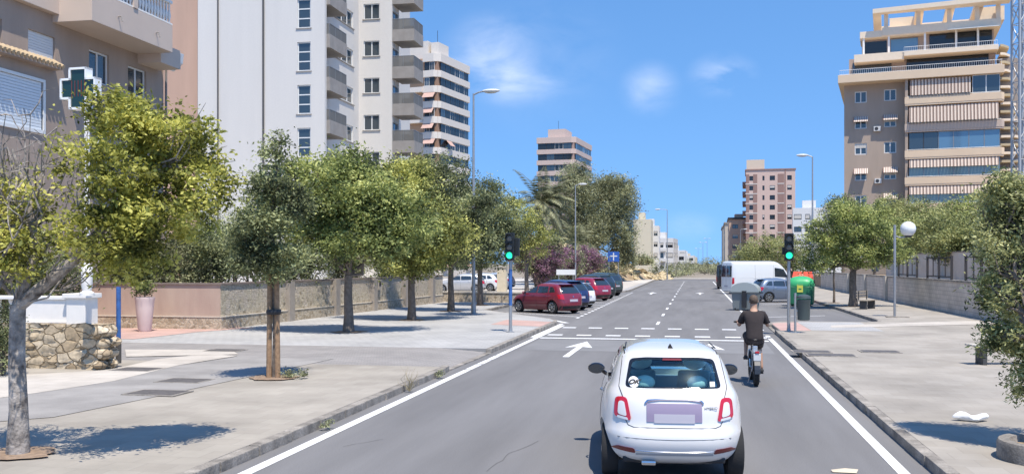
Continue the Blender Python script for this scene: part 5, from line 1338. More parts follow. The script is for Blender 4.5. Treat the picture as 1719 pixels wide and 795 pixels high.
# white terraced block behind it, and the crane mast
pL = atd(1676, 442, 135); pL.z = 0
slab_block('cream_side_block', 'cream white block behind the right tower, seen past its right edge', pL, R_(-14), 14, 14, 10, 2.95, mat('cream_white_render', (.68, .62, .54), .85), seed=41, cols=5, win=(1.2, 1.3))
pM = atd(1714, 442, 70); pM.z = .1
CR = empty('lattice_mast', pM, R_(20), 'grey steel lattice crane mast at the upper right edge', 'crane')
LAT = mat('pale_grey_steel', (.42, .43, .44), .5, metal=.4)
hw_ = .42
for (sx, sy) in ((-1, -1), (1, -1), (1, 1), (-1, 1)): MB().box(sx * hw_ - .07, sx * hw_ + .07, sy * hw_ - .07, sy * hw_ + .07, 0, 30).build('mast_leg', LAT, CR)
br_ = MB()
for k in range(21):
    z0, z1 = k * 1.42, (k + 1) * 1.42
    for (a, b_) in (((-1, -1), (1, -1)), ((1, -1), (1, 1)), ((1, 1), (-1, 1)), ((-1, 1), (-1, -1))):
        if k % 2: a, b_ = b_, a
        br_.tube([(a[0] * hw_, a[1] * hw_, z0), (b_[0] * hw_, b_[1] * hw_, z1)], .04, 5); br_.tube([(a[0] * hw_, a[1] * hw_, z1), (b_[0] * hw_, b_[1] * hw_, z1)], .03, 5)
br_.build('lattice_bracing', LAT, CR)
# ------------------------------------------------------------------ vehicles placed
def heading(deg_left): return R_(deg_left)
small_fiat((-.38, 12.25, 0), R_(5.2))

cars_left = [
 ('car', 'dark red compact car, nearest in the angled row by the trees', 45.8, paint('dark_red', (.20, .018, .035)), 3.85, 1.66, 1.50, 'hatch', False),
 ('car', 'navy blue car parked between the dark red and the white one', 48.9, paint('navy', (.018, .028, .10)), 4.1, 1.75, 1.60, 'hatch', False),
 ('car', 'white hatchback in the angled row, right beside the navy car', 52.2, paint('white_parked', (.76, .76, .77)), 4.0, 1.73, 1.42, 'hatch', False),
 ('car', 'crimson hatchback parked beyond the white hatchback', 61.8, paint('crimson', (.26, .02, .05)), 4.2, 1.75, 1.55, 'hatch', False),
 ('car', 'blackish green estate car just beyond the crimson hatchback', 65.3, paint('black_green', (.020, .030, .030)), 4.4, 1.82, 1.68, 'suv', True),
 ('car', 'dark grey tall car at the far end of the angled row', 71.5, paint('dark_slate', (.045, .065, .06)), 4.4, 1.85, 1.75, 'suv', True)]
for (n_, lab, y, pm, L, W, H, kd, cl) in cars_left:
    a = R_(52); rear = Vector((-6.05, y + .15)); c = rear + Vector((-math.sin(a), math.cos(a))) * (L * .40)
    car(n_, lab, (c.x, c.y, 0), a, pm, L, W, H, kd, 'cars parked at an angle on the left', 'car', cl)
# right side
p = at(1280, 500, 0)
car('van', 'long white panel van parked beyond the silver car on the right', (5.0, 79.5, 0), R_(-62), paint('van_white', (.72, .74, .75)), 5.9, 1.98, 2.62, 'van', None, 'van')
car('car', 'silver blue car parked between the grey container and the white van', (5.35, 62.8, 0), R_(-68), paint('silver_blue', (.20, .25, .33), .3, .5), 3.95, 1.70, 1.52, 'hatch', 'cars parked on the right', 'car')
car('van', 'black tall van parked farthest along the right edge line', (3.2, 95, 0), R_(-8), paint('black_van', (.02, .02, .024)), 5.2, 1.95, 2.35, 'van', None, 'van')
car('car', 'dark car parked behind the white van, low and half hidden', (4.4, 86.2, 0), R_(-60), paint('dark_car', (.04, .04, .05)), 4.2, 1.74, 1.5, 'hatch', 'cars parked on the right', 'car')
# behind the low wall on the left
for i, (px, d, lab, c_) in enumerate([(772, 76, 'silver car behind the low wall, left of the three', (.45, .46, .48)), (800, 80, 'white car behind the low wall, middle of the three', (.75, .75, .76)), (826, 86, 'light blue grey car behind the low wall, right of the three', (.40, .47, .56))]):
    q = atd(px, 442, d)
    car('car', lab, (q.x, q.y, .13), R_(100 - 8 * i), paint('park_%s' % ['silver', 'white2', 'bluegrey'][i], c_, .3, .2), 4.2, 1.75, 1.5, 'hatch', 'cars in the car park behind the low wall', 'car')

# ------------------------------------------------------------------ traffic lights, lamps, posts
STEEL = mat('galvanised_steel', (.36, .37, .38), .45, metal=.5, var=.08, vscale=8)
BLUEP = mat('blue_post_paint', (.045, .13, .36), .5, var=.25, vscale=9)
SIGB = mat('signal_black', (.012, .014, .014), .45)
OFFL = mat('unlit_signal_lens', (.16, .16, .15), .3, coat=.3)
GREENL = mat('green_signal_lens_lit', (.02, .75, .36), .4, emit=1.3)
def lens_set(parent, y, zc, s=1.0, n=3):
    h = MB().box(-.15 * s, .15 * s, y, y + .16, zc - .46 * s, zc + .46 * s).build('signal_housing', SIGB, parent, bevel=.02)
    for k in range(n):
        z = zc + (.29 - .29 * k) * s
        v = MB(); vs = []; N = 14
        for i in range(N + 1):
            a = math.pi * (-.12 + 1.24 * i / N); vs.append((.122 * s * math.cos(a), z + .122 * s * math.sin(a)))
        for (p_, q_) in zip(vs[:-1], vs[1:]):
            v.add([(p_[0], y, p_[1]), (q_[0], y, q_[1]), (q_[0], y - .17, q_[1]), (p_[0], y - .17, p_[1]), (p_[0] * 1.04, y, p_[1] + .004), (q_[0] * 1.04, y, q_[1] + .004), (q_[0] * 1.04, y - .17, q_[1] + .004), (p_[0] * 1.04, y - .17, p_[1] + .004)], [(0, 1, 2, 3), (4, 7, 6, 5), (3, 2, 6, 7)])
        v.build('visor', SIGB, h)
        MB().lathe([(.108 * s, .0), (.10 * s, -.012), (.05 * s, -.028), (.005, -.032)], (0, y - .002, z), 24, 'y').build('lens', GREENL if k == 2 else OFFL, h, smooth=True)
    return h
def traffic_light(label, p, blue, box2):
    t = empty('traffic_light', (p.x, p.y, .13), 0, label, 'traffic light')
    MB().tube([(0, 0, 0), (0, 0, 3.2)], .055, 14).build('pole', STEEL, t, smooth=True)
    if blue: MB().tube([(0, 0, .9), (0, 0, 2.1)], .058, 14).build('blue_sleeve', BLUEP, t, smooth=True)
    MB().lathe([(.14, 0), (.14, .02), (.07, .03), (.06, .14)], (0, 0, 0), 14).build('base_collar', STEEL, t, smooth=True)
    MB().lathe([(.065, 3.2), (.05, 3.25), (.001, 3.27)], (0, 0, 0), 12).build('pole_cap', STEEL, t)
    h = lens_set(t, -.18, 2.86); h.location = (0, 0, 0)
    MB().box(-.03, .03, -.06, .0, 2.6, 2.68).box(-.03, .03, -.06, .0, 3.05, 3.12).build('bracket', SIGB, t)
    if box2: MB().box(.08, .30, -.05, .13, 2.55, 3.15).build('side_signal', SIGB, t, bevel=.02)
    else: MB().box(-.22, -.08, -.06, .08, 2.60, 2.85).build('side_signal', SIGB, t, bevel=.02)
    return t
traffic_light('traffic light showing green, on the blue sleeved pole at the left kerb', at(857, 557, .13), True, True)
traffic_light('traffic light showing green, on the plain grey pole by the green recycling dome', at(1324, 556, .13), False, False)

def lamp_post(label, base, h, arm=1.1, dirx=1, double=False, group='tall street lamps'):
    t = empty('street_lamp', base, 0, label, 'street lamp', group)
    MB().tube([(0, 0, 0), (0, 0, h * .5), (0, 0, h)], [.085, .065, .042], 12).build('pole', STEEL, t, smooth=True)
    MB().lathe([(.16, 0), (.16, .03), (.12, .05), (.115, .5)], (0, 0, 0), 14).build('base_sleeve', STEEL, t, smooth=True)
    MB().box(.08, .10, -.06, .06, .55, .85).build('service_door', STEEL, t)
    for s in ([dirx, -dirx] if double else [dirx]):
        a_ = MB().tube([(0, 0, h - .05), (s * .25, 0, h + .06), (s * arm * .6, 0, h + .10)], [.04, .035, .03], 8).build('arm', STEEL, t, smooth=True)
        hd = MB(); hd.ball((s * arm * .85, 0, h + .10), (.42, .16, .09), 18, 10)
        ho = hd.build('luminaire', mat('luminaire_grey', (.62, .63, .63), .4), t, smooth=True)
        MB().ball((s * arm * .85, 0, h + .05), (.30, .12, .07), 14, 8).build('lamp_glass', mat('lamp_bowl', (.55, .55, .52), .15, coat=.5), ho, smooth=True)
    return t
p = at(795, 527, .13); lamp_post('tall grey street lamp standing among the left row of trees', (p.x, p.y, .13), 10.0, .95)
p = atd(966, 442, 89); lamp_post('tall grey street lamp behind the angled cars, before the big tree', (p.x, p.y, .13), 9.6, .8)
p = atd(1120, 442, 137); lamp_post('distant street lamp above the rocky bank at the road end', (p.x, p.y, .13), 10, 1.6, -1)
p = atd(1364, 442, 66); lamp_post('tall street lamp with its arm to the left behind the right pavement tree', (p.x, p.y, .13), 9.7, .8, -1)
p = atd(1243, 442, 205); lamp_post('far street lamp in front of the brown and pink tower', (p.x, p.y, .13), 9.6, 1.2, 1)
for px, d, h, lab in [(1187, 330, 11, 'thin lamp post far along the road, rightmost of the cluster'), (1180, 300, 9, 'thin lamp post far along the road, middle of the cluster'), (1172, 360, 8, 'thin lamp post far along the road, leftmost of the cluster')]:
    q = atd(px, 442, d); lamp_post(lab, (q.x, q.y, 0), h, 1.0, 1, True)
# globe lamp
p = at(1502, 532, .13)
t = empty('globe_lamp', (p.x, p.y, .13), 0, 'grey post carrying one white globe on a side arm, right pavement', 'street lamp')
MB().tube([(0, 0, 0), (0, 0, 3.95)], .055, 12).build('pole', STEEL, t, smooth=True)
MB().box(-.35, .55, -.3, .3, 0, .04).build('base_slab', KERB, t, bevel=.01)
MB().tube([(0, 0, 3.5), (.18, .03, 3.42), (.42, .08, 3.42), (.55, .1, 3.5)], .03, 8).build('arm', STEEL, t, smooth=True)
g_ = MB().ball((.56, .1, 3.78), .32, 28, 18).build('globe', mat('white_globe', (.78, .78, .76), .25, coat=.4), t, smooth=True)
MB().lathe([(.13, 3.42), (.15, 3.50), (.12, 3.54)], (.56, .1, 0), 18).build('globe_holder', DARK_FR, t, smooth=True)
# post and bin beside the traffic light
p = at(1335, 558, .13)
t = empty('litter_bin', (p.x, p.y + .0, .13), 0, 'dark grey litter bin hung on a short post in front of the green recycling dome', 'litter bin')
MB().tube([(0, 0, 0), (0, 0, 1.32)], .04, 12).build('post', STEEL, t, smooth=True)
bn = MB().lathe([(.17, .42), (.20, .44), (.215, 1.05), (.225, 1.07), (.225, 1.10), (.20, 1.10), (.19, .5)], (.27, .02, 0), 24).build('bin_body', mat('bin_dark_green', (.055, .075, .075), .5), t, smooth=True)
MB().lathe([(.235, 1.14), (.22, 1.22), (.10, 1.27), (.01, 1.28)], (.27, .02, 0), 24).build('bin_lid', MATS['bin_dark_green'], bn, smooth=True)
MB().box(.03, .07, -.03, .03, .7, .76).build('bracket', STEEL, t)
MB().box(-.16, .14, -.12, .12, 0, .02).build('base_plate', STEEL, t)
# recycling dome
p = at(1345, 513, .0); 
t = empty('recycling_dome', (p.x, p.y, 0), R_(-8), 'bright green domed bottle bank with a yellow notice, behind the right traffic light', 'recycling container')
GRN = mat('green_plastic', (.05, .42, .17), .4, var=.08, vscale=3); GRN2 = mat('dark_green_plastic', (.03, .20, .10), .5)
prof = [(.62, .08), (.70, .16), (.72, .6), (.73, 1.10), (.70, 1.14)]
def squircle(prof, k=4.):
    mb = MB(); N = 40; vs = []; fs = []
    for (r, h) in prof:
        for i in range(N):
            a = 2 * math.pi * i / N; c, s = math.cos(a), math.sin(a); q = r / (abs(c) ** k + abs(s) ** k) ** (1 / k)
            vs.append((q * c, q * s, h))
    for j in range(len(prof) - 1):
        for i in range(N): fs.append((j * N + i, j * N + (i + 1) % N, (j + 1) * N + (i + 1) % N, (j + 1) * N + i))
    fs += [tuple(range(N))[::-1], tuple(range((len(prof) - 1) * N, len(prof) * N))]
    return mb.add(vs, fs)
squircle(prof, 6).build('body', GRN2, t, smooth=True)
dm = squircle([(.74, 1.14), (.75, 1.25)] + [(.74 * math.cos(a) ** .8, 1.27 + .44 * math.sin(a)) for a in np.linspace(.12, 1.5, 9)], 3.6).build('dome', GRN, t, smooth=True)
MB().box(-.20, .12, -.745, -.72, .80, 1.28).build('yellow_notice', mat('yellow_notice', (.70, .72, .12), .5), t)
MB().box(-.12, .04, -.75, -.744, .95, 1.02).build('notice_stripe', GRN2, t.children[-1])
for a in (-.3, .3): MB().lathe([(.11, 0), (.12, .05), (.09, .06)], (.69, a, 1.40), 16, 'x').build('bottle_opening', BLK, t)
MB().tube([(-.12, 0, 1.68), (-.12, 0, 1.78), (.12, 0, 1.78), (.12, 0, 1.68)], .025, 6).build('lifting_ring', STEEL, t)
for sx in (-1, 1):
    for sy in (-1, 1): MB().lathe([(.09, 0), (.09, .1)], (sx * .45, sy * .45, 0), 10).build('foot', BLK, t)
q = atd(1346, 442, 60)
t = empty('red_container', (q.x + .06, q.y, 0), R_(-10), 'red topped clothes container just behind the green dome', 'recycling container')
MB().box(-.58, .58, -.45, .45, .05, 1.35).build('body', mat('red_metal', (.50, .05, .03), .45), t, bevel=.03)
MB().prism([(-.61, -.48), (.61, -.48), (.61, .48), (-.61, .48)], 1.36, 1.56).add([(-.61, -.48, 1.56), (.61, -.48, 1.56), (.61, .48, 1.56), (-.61, .48, 1.56), (-.56, 0, 1.92), (.56, 0, 1.92)], [(0, 1, 5, 4), (2, 3, 4, 5), (1, 2, 5), (3, 0, 4), (0, 3, 2, 1)]).build('lid', mat('bright_red_lid', (.68, .075, .035), .45), t)
MB().box(-.4, .4, -.49, -.455, .95, 1.2).build('chute', BLK, t)
# grey dumpster with a curved lid
p = at(1253, 521, 0)
t = empty('waste_container', (p.x, p.y + .5, 0), R_(-12), 'grey wheeled waste container with a rounded lid by the edge line', 'waste container')
DGR = mat('dumpster_grey', (.20, .225, .225), .5, var=.06); DGL = mat('dumpster_lid_grey', (.33, .37, .37), .45)
MB().add([(-.60, -.42, .05), (.60, -.42, .05), (.60, .42, .05), (-.60, .42, .05), (-.66, -.52, .95), (.66, -.52, .95), (.66, .52, .95), (-.66, .52, .95)], [(0, 3, 2, 1), (4, 5, 6, 7), (0, 1, 5, 4), (1, 2, 6, 5), (2, 3, 7, 6), (3, 0, 4, 7)]).build('body', DGR, t, bevel=.03)
lid = MB(); N = 14; vs = []
for yy in (-.56, .56):
    for i in range(N + 1):
        a = math.pi * i / N; vs.append((-.70 * math.cos(a), yy, .97 + .48 * math.sin(a) ** .8))
fs = [(i, i + 1, N + 2 + i, N + 1 + i) for i in range(N)] + [tuple(range(N + 1)), tuple(range(N + 1, 2 * N + 2))[::-1], (0, N, 2 * N + 1, N + 1)]
lid.add(vs, fs).build('lid', DGL, t, smooth=True)
MB().box(-.12, .12, -.60, -.50, .14, 1.02).build('centre_panel', BLK, t, bevel=.01)
MB().box(-.74, .74, -.6, -.54, .93, .985).build('lid_rim', DGR, t)
for sx in (-1, 1): MB().tube([(sx * .74, -.3, 1.0), (sx * .80, -.3, .9), (sx * .80, .3, .9), (sx * .74, .3, 1.0)], .025, 6).build('handle', BLK, t)
for sx in (-1, 1):
    for sy in (-1, 1): MB().lathe([(.09, -.03), (.09, .03)], (sx * .48, sy * .35, .09), 14, 'x').build('castor', RUB, t)
# blue post by the stone wall
p = at(199, 609, .13)
t = empty('blue_post', (p.x, p.y, .13), 0, 'slim blue post at the end of the tan stone wall, dark lower part', 'post')
MB().tube([(0, 0, .45), (0, 0, 1.76)], .052, 12).build('post', BLUEP, t, smooth=True); MB().tube([(0, 0, 0), (0, 0, .45)], .062, 12).build('lower_sleeve', mat('black_sleeve', (.07, .065, .06), .8), t, smooth=True)
# flower pot
p = at(243, 556, .13)
t = empty('potted_shrub', (p.x, p.y, .14), 0, 'tall pale pink pot with a small round shrub, against the garden wall', 'potted plant')
MB().lathe([(.20, 0), (.22, .04), (.29, .8), (.315, 1.05), (.33, 1.10), (.33, 1.16), (.29, 1.16), (.27, 1.06)], (0, 0, 0), 28).build('pot', mat('pale_pink_pot', (.66, .54, .51), .7, var=.04), t, smooth=True)
MB().lathe([(.28, 1.05), (.28, 1.10)], (0, 0, 0), 20).build('soil', DIRT, t)
MB().tube([(0, 0, 1.05), (.01, 0, 1.35)], .03, 8).build('stem', BARK, t)
rg = np.random.default_rng(2); pts, _ = clump_points([(0, 0, 1.47, .34, .34, .25, 34)], rg, 34, .09, .4)
link('foliage', quads_mesh('foliage', leaves_np(pts, .075, rg), LEAF_MID), t)
# street pharmacy cross on a white post
p = atd(146, 442, 20.2)
t = empty('pharmacy_sign', (p.x, p.y, .13 + .98 + .66 - .0), R_(-4), 'dark green cross sign with a white outline on a white post above the balustrade', 'sign')
t.location.z = 1.75
MB().lathe([(.15, 0), (.15, .06), (.09, .10), (.11, .2), (.12, .55), (.10, .62), (.055, .68), (.05, .8)], (0, 0, 0), 20).build('lamp_base', WH, t, smooth=True)
MB().tube([(0, 0, .7), (0, 0, 4.2)], .055, 12).build('post', WH, t, smooth=True)
def cross(w, a, y0, y1, cz):
    q = [(-a, -w), (a, -w), (a, -a), (w, -a), (w, a), (a, a), (a, w), (-a, w), (-a, a), (-w, a), (-w, -a), (-a, -a)]
    return MB().extrude([(x, y0, cz + z) for x, z in q], (0, y1 - y0, 0))
cc = 4.38
outl = MB(); q = [(-.2, -.42), (.2, -.42), (.2, -.2), (.42, -.2), (.42, .2), (.2, .2), (.2, .42), (-.2, .42), (-.2, .2), (-.42, .2), (-.42, -.2), (-.2, -.2)]
for i in range(12):
    a_, b_ = q[i], q[(i + 1) % 12]; outl.box(min(a_[0], b_[0]) - .022 - .16, max(a_[0], b_[0]) + .022 - .16, -.10, .10, cc + min(a_[1], b_[1]) - .022, cc + max(a_[1], b_[1]) + .022)
cx = cross(.40, .185, -.07, .07, cc); cx.v = [(v[0] - .16, v[1], v[2]) for v in cx.v]
co = cx.build('cross_panel', mat('dark_green_panel', (.010, .035, .028), .25, coat=.4), t); outl.build('white_outline', mat('white_sign_edge', (.82, .83, .82), .5), t)
gr = MB()
for k in range(5): gr.box(-.16 - .16 + .08 * k - .006, -.16 - .16 + .08 * k + .006, -.078, -.071, cc - .17, cc + .17)
gr.build('led_rows', mat('led_red_dim', (.20, .035, .03), .5), co)
MB().box(.0, .42, -.02, .02, 3.2, 3.26).build('bracket', WH, t)
# blue sign near the road end
q = atd(1030, 442, 104)
t = empty('direction_sign', (q.x, q.y, .13), 0, 'blue square sign with a white cross mark near the rocky bank', 'sign')
MB().tube([(-.5, .05, 0), (-.5, .05, 3.5)], .04, 8).tube([(.5, .05, 0), (.5, .05, 3.5)], .04, 8).build('support', STEEL, t)
MB().box(-.62, .62, -.02, .02, 2.5, 3.6).build('panel', mat('blue_sign_face', (.03, .11, .42), .4), t)
MB().box(-.06, .06, -.03, -.021, 2.62, 3.48).box(-.40, -.07, -.03, -.021, 3.05, 3.17).box(.07, .40, -.03, -.021, 3.05, 3.17).build('white_mark', WHITE_FR, t)
q = atd(950, 442, 80)
t = empty('white_sign_board', (q.x, q.y, .13), R_(4), 'small white notice board behind the parked cars, under the street lamp', 'sign')
MB().box(-.8, .8, -.03, .03, 1.35, 1.8).build('panel', WHITE_FR, t); MB().tube([(-.6, 0, 0), (-.6, 0, 1.4)], .03, 6).tube([(.6, 0, 0), (.6, 0, 1.4)], .03, 6).build('support', STEEL, t)
# benches
BW = mat('bench_slats', (.30, .26, .21), .75, var=.2, vscale=8)
def bench(label, p, rz, back=False, m_=None, w=1.7):
    t = empty('park_bench', (p.x, p.y, .13), rz, label, 'bench', None)
    sl_ = MB()
    for k in range(4): sl_.box(-w / 2, w / 2, -.24 + .125 * k, -.24 + .125 * k + .10, .42, .46)
    sl_.build('seat', m_ or BW, t, bevel=.006)
    for s in (-1, 1): MB().box(s * w * .36 - .05, s * w * .36 + .05, -.18, .18, 0, .42).build('leg', mat('bench_iron', (.06, .06, .06), .6), t, bevel=.01)
    if back:
        bk = MB()
        for k in range(3): bk.box(-w / 2, w / 2, .26, .29, .55 + .14 * k, .64 + .14 * k)
        bk.build('backrest', m_ or BW, t)
        for s in (-1, 1): MB().box(s * w * .36 - .03, s * w * .36 + .03, .22, .26, .40, .92).build('back_support', MATS['bench_iron'], t)
    return t
bench('small dark slatted bench beside the right pavement tree', at(1456, 518, .13), R_(60), True, None, 1.5)
bench('pale slab bench half hidden by the right edge foliage', at(1697, 611, .13), R_(12), False, mat('pale_bench_stone', (.50, .46, .40), .8, var=.1), 1.9)
# litter
p = at(1630, 706, .13)
mb = MB().ball((0, 0, .05), (.22, .12, .06), 16, 10); rr = np.random.default_rng(5)
mb.v = [(v[0] * (1 + .25 * math.sin(17 * v[1] + 9 * v[2])), v[1] * (1 + .3 * math.sin(13 * v[0])), max(.002, v[2] * (1 + .35 * math.sin(21 * v[0] + 4)))) for v in mb.v]
o = mb.build('crumpled_paper', mat('white_paper', (.80, .79, .76), .8), None, loc=(p.x, p.y, .135)); tag(o, 'crumpled white paper bag lying on the right pavement', 'litter')
p = at(1418, 792, 0)
o = MB().add([(-.14, -.05, .01), (.12, -.07, .012), (.16, .06, .03), (-.05, .08, .016), (-.15, .03, .02), (0, 0, .05)], [(0, 1, 5), (1, 2, 5), (2, 3, 5), (3, 4, 5), (4, 0, 5)]).build('paper_scrap', mat('tan_card', (.58, .50, .38), .85), None, loc=(p.x, p.y, .0)); tag(o, 'small tan card scrap on the road by the right edge line', 'litter')
# round planter at the right edge
p = at(1772, 772, .13)
PL = (p.x, p.y)
t = empty('stone_planter', (p.x, p.y, .13), 0, 'low round rough stone planter at the bottom right corner', 'planter')
MB().lathe([(.62, 0), (.62, .18), (.60, .22), (.48, .22), (.46, .10), (.01, .10)], (0, 0, 0), 36).build('rim_wall', KERB, t, smooth=True)
MB().lathe([(.47, .14), (.01, .18)], (0, 0, 0), 24).build('soil', DIRT, t)

# ------------------------------------------------------------------ trees
def LB(base, items):
    """items: (px, py, depth, rx, ry, rz, clumps) -> lobes relative to base"""
    out = []
    for (px, py, d, rx, ry, rz, n) in items:
        c = atd(px, py, d) - Vector(base); out.append((c.x, c.y, c.z, rx, ry, rz, n))
    return out
def pit(p, r=.5):
    mb = MB(); rr = np.random.default_rng(int(abs(p[0] * 100))); N = 22
    mb.add([(r * (1 + .12 * rr.normal()) * math.cos(2 * math.pi * i / N), r * (1 + .12 * rr.normal()) * math.sin(2 * math.pi * i / N), 0) for i in range(N)], [tuple(range(N))])
    o = mb.build('tree_pit', mat('tree_pit_soil', (.27, .19, .13), .95, var=.35, vscale=9, bump=.8, bscale=25), None, loc=(p[0], p[1], .13 + .022)); o['kind'] = 'structure'
# near yellow-green tree
b1 = at(30, 762, .13); pit(b1, .42)
def twigs1(mb, fork, rng):
    for k in range(34):
        tgt = atd(rng.uniform(-60, 110), rng.uniform(190, 420), 11.4 + rng.uniform(-.8, .8)) - b1
        st = fork + Vector((rng.uniform(-.3, 0), rng.uniform(-.2, .2), rng.uniform(.1, .8)))
        pa = bend(st, tgt, rng, 5, .06); mb.tube(pa, [.026, .02, .015, .011, .008, .004], 5)
        for q in range(5):
            s2 = pa[rng.integers(2, 6)]; e2 = s2 + Vector(rng.normal(size=3)) * .25 + Vector((0, 0, .15)); mb.tube(bend(s2, e2, rng, 3, .1), [.009, .007, .005, .003], 4)
    for k in range(9):
        tgt = atd(rng.uniform(270, 400), rng.uniform(170, 330), 11.4 + rng.uniform(-.6, .6)) - b1
        mb.tube(bend(atd(260, 300, 11.4) - b1, tgt, rng, 5, .07), [.02, .015, .012, .009, .006, .003], 4)
    mb.tube([fork, atd(60, 420, 11.4) - b1, atd(48, 330, 11.5) - b1, atd(20, 250, 11.5) - b1], [.07, .05, .035, .015], 8)
    mb.tube([fork - Vector((0, 0, .02)), atd(110, 450, 11.4) - b1, atd(170, 385, 11.3) - b1, atd(215, 320, 11.3) - b1, atd(300, 265, 11.4) - b1], [.085, .07, .055, .04, .015], 8)
tree('shade_tree', 'nearest yellow green street tree with whitish flaking trunk at the left edge', b1, 1.80,
     LB(b1, [(205, 195, 11.3, .42, .55, .33, 49), (285, 235, 11.5, .50, .6, .42, 68), (330, 300, 11.6, .40, .6, .45, 55), (200, 290, 11.2, .55, .7, .5, 80), (255, 370, 11.4, .62, .7, .45, 80), (165, 395, 11.0, .50, .6, .36, 49), (215, 440, 11.6, .48, .6, .25, 31), (20, 350, 11.5, .38, .6, .40, 19), (30, 420, 11.2, .35, .5, .30, 24), (-40, 330, 11.4, .4, .6, .5, 24), (105, 300, 11.6, .3, .5, .5, 11)]),
     LEAF_YEL, 11, leaf=.066, per=62, rc=.095, bark=BARK_PALE, trunk_r=.105, twigs=6, shell=.5, extra=twigs1, limbk=.13)
# sapling with two stakes
b2 = at(461, 634, .13); pit(b2, .48)
def stakes(mb, fork, rng): pass
t2 = tree('young_tree', 'slim young tree tied between two brown stakes on the left pavement', b2, 2.6,
     LB(b2, [(462, 250, 19, .22, .3, .42, 26), (450, 310, 19, .42, .5, .40, 60), (440, 375, 18.9, .58, .6, .42, 90), (490, 345, 19.2, .40, .5, .40, 50), (420, 435, 18.9, .42, .5, .35, 55), (485, 430, 19.1, .42, .5, .33, 50), (455, 460, 19, .4, .4, .2, 24), (400, 400, 19, .3, .4, .3, 24)]),
     LEAF_DRK, 12, leaf=.075, per=46, rc=.11, trunk_r=.045, twigs=7, group='trees along the left pavement')
for dx, tilt in ((-.10, .02), (.09, -.03)): MB().tube([(dx, -.05, -.02), (dx + tilt, -.04, 2.35)], [.055, .05], 10).build('stake', STAKE, t2)
MB().lathe([(.14, 1.28), (.15, 1.33), (.14, 1.38)], (0, -.04, 0), 14).build('tie_band', BLK, t2)
wd = empty('pit_weeds', (b2.x + .42, b2.y, .15), 0, 'small grey green weeds growing beside the staked young tree', 'plant')
rg = np.random.default_rng(3); pts, _ = clump_points([(0, 0, .07, .28, .2, .07, 14)], rg, 30, .05); link('foliage', quads_mesh('foliage', leaves_np(pts, .05, rg), LEAF_OLV), wd)
# the row of round-headed trees
row = [
 (585, 557, 'row tree with dense dark crown, first beyond the staked young tree', LEAF_MID, [(470, 350, .6, 1.0, 1.2, .8, 80), (690, 370, .6, .9, 1.1, .8, 70), (560, 320, -.4, 1.15, 1.2, .95, 150), (520, 380, .2, .9, 1.1, .75, 110), (625, 350, .1, 1.05, 1.2, .95, 150), (585, 290, .8, .9, 1.0, .75, 100), (590, 410, -.2, 1.2, 1.3, .5, 110), (655, 400, 0, .7, .9, .6, 70), (500, 300, .6, .7, .8, .6, 60)], 'grey', 31.7),
 (691, 537, 'row tree with lighter yellow green crown, second beyond the staked young tree', LEAF_MIDY, [(625, 370, .8, 1.0, 1.2, .9, 80), (755, 400, .6, 1.0, 1.2, .9, 80), (690, 350, -.6, 1.2, 1.2, 1.0, 160), (650, 400, 0, 1.0, 1.1, .8, 110), (715, 400, -.3, 1.0, 1.1, .9, 120), (680, 300, .3, 1.1, 1.1, .8, 120), (690, 440, 0, 1.3, 1.2, .5, 100)], 'grey', 38.7),
 (757, 522, 'row tree with tall dark crown, third beyond the staked young tree', LEAF_DRK, [(795, 350, -4.2, .85, .8, .75, 70), (790, 405, -4.2, .95, .8, .65, 80), (740, 310, 0, 1.3, 1.3, 1.2, 150), (770, 360, 0, 1.2, 1.3, 1.2, 140), (730, 380, .3, 1.2, 1.2, 1.0, 110), (755, 420, 0, 1.5, 1.4, .7, 110), (700, 290, .5, 1.0, 1, .8, 70)], 'grey', 46),
 (806, 512, 'row tree with dark crown just left of the blue sleeved traffic light', LEAF_DRK, [(810, 350, 0, 1.4, 1.4, 1.2, 140), (800, 400, 0, 1.5, 1.5, 1.0, 130), (840, 380, .3, 1.2, 1.3, 1.1, 110), (815, 320, .8, .8, .9, .7, 60), (810, 430, 0, 1.5, 1.4, .6, 80)], 'grey', 52.6)]
for k, (px, py, lab, lm, lob, bk, d) in enumerate(row):
    b = at(px, py, .13); pit(b, .55)
    tree('street_tree', lab, b, 1.9 + .1 * k, LB(b, [(x, y, d + dd, rx * 1.2, ry * 1.15, rz * 1.2, int(n * 1.0)) for (x, y, dd, rx, ry, rz, n) in lob]), lm, 20 + k, leaf=.12, per=64, rc=.235, trunk_r=.155, twigs=6, group='trees along the left pavement')
b = atd(884, 442, 66); b.z = .13
tree('street_tree', 'yellow green crowned tree behind the blue sleeved traffic light', b, 2.21, LB(b, [(868, 370, 65, 1.6, 1.5, 1.2, 110), (892, 390, 66, 1.5, 1.5, 1.2, 110), (850, 400, 66, 1.3, 1.4, 1.1, 80), (880, 420, 66, 1.6, 1.5, .9, 70), (858, 345, 67, .9, 1, .8, 50)]), LEAF_MIDY, 31, leaf=.13, per=40, rc=.24, trunk_r=.15, twigs=5, group='trees along the left pavement')
b = atd(925, 442, 84); b.z = .13
tree('street_tree', 'small dark tree between the palm and the parked cars', b, 2.0, LB(b, [(925, 410, 84, 1.2, 1.2, 1.0, 60), (878, 440, 84, 1.3, 1.5, 1.1, 60)]), LEAF_DRK, 32, leaf=.15, per=34, rc=.26, trunk_r=.13, twigs=4, group='trees along the left pavement')
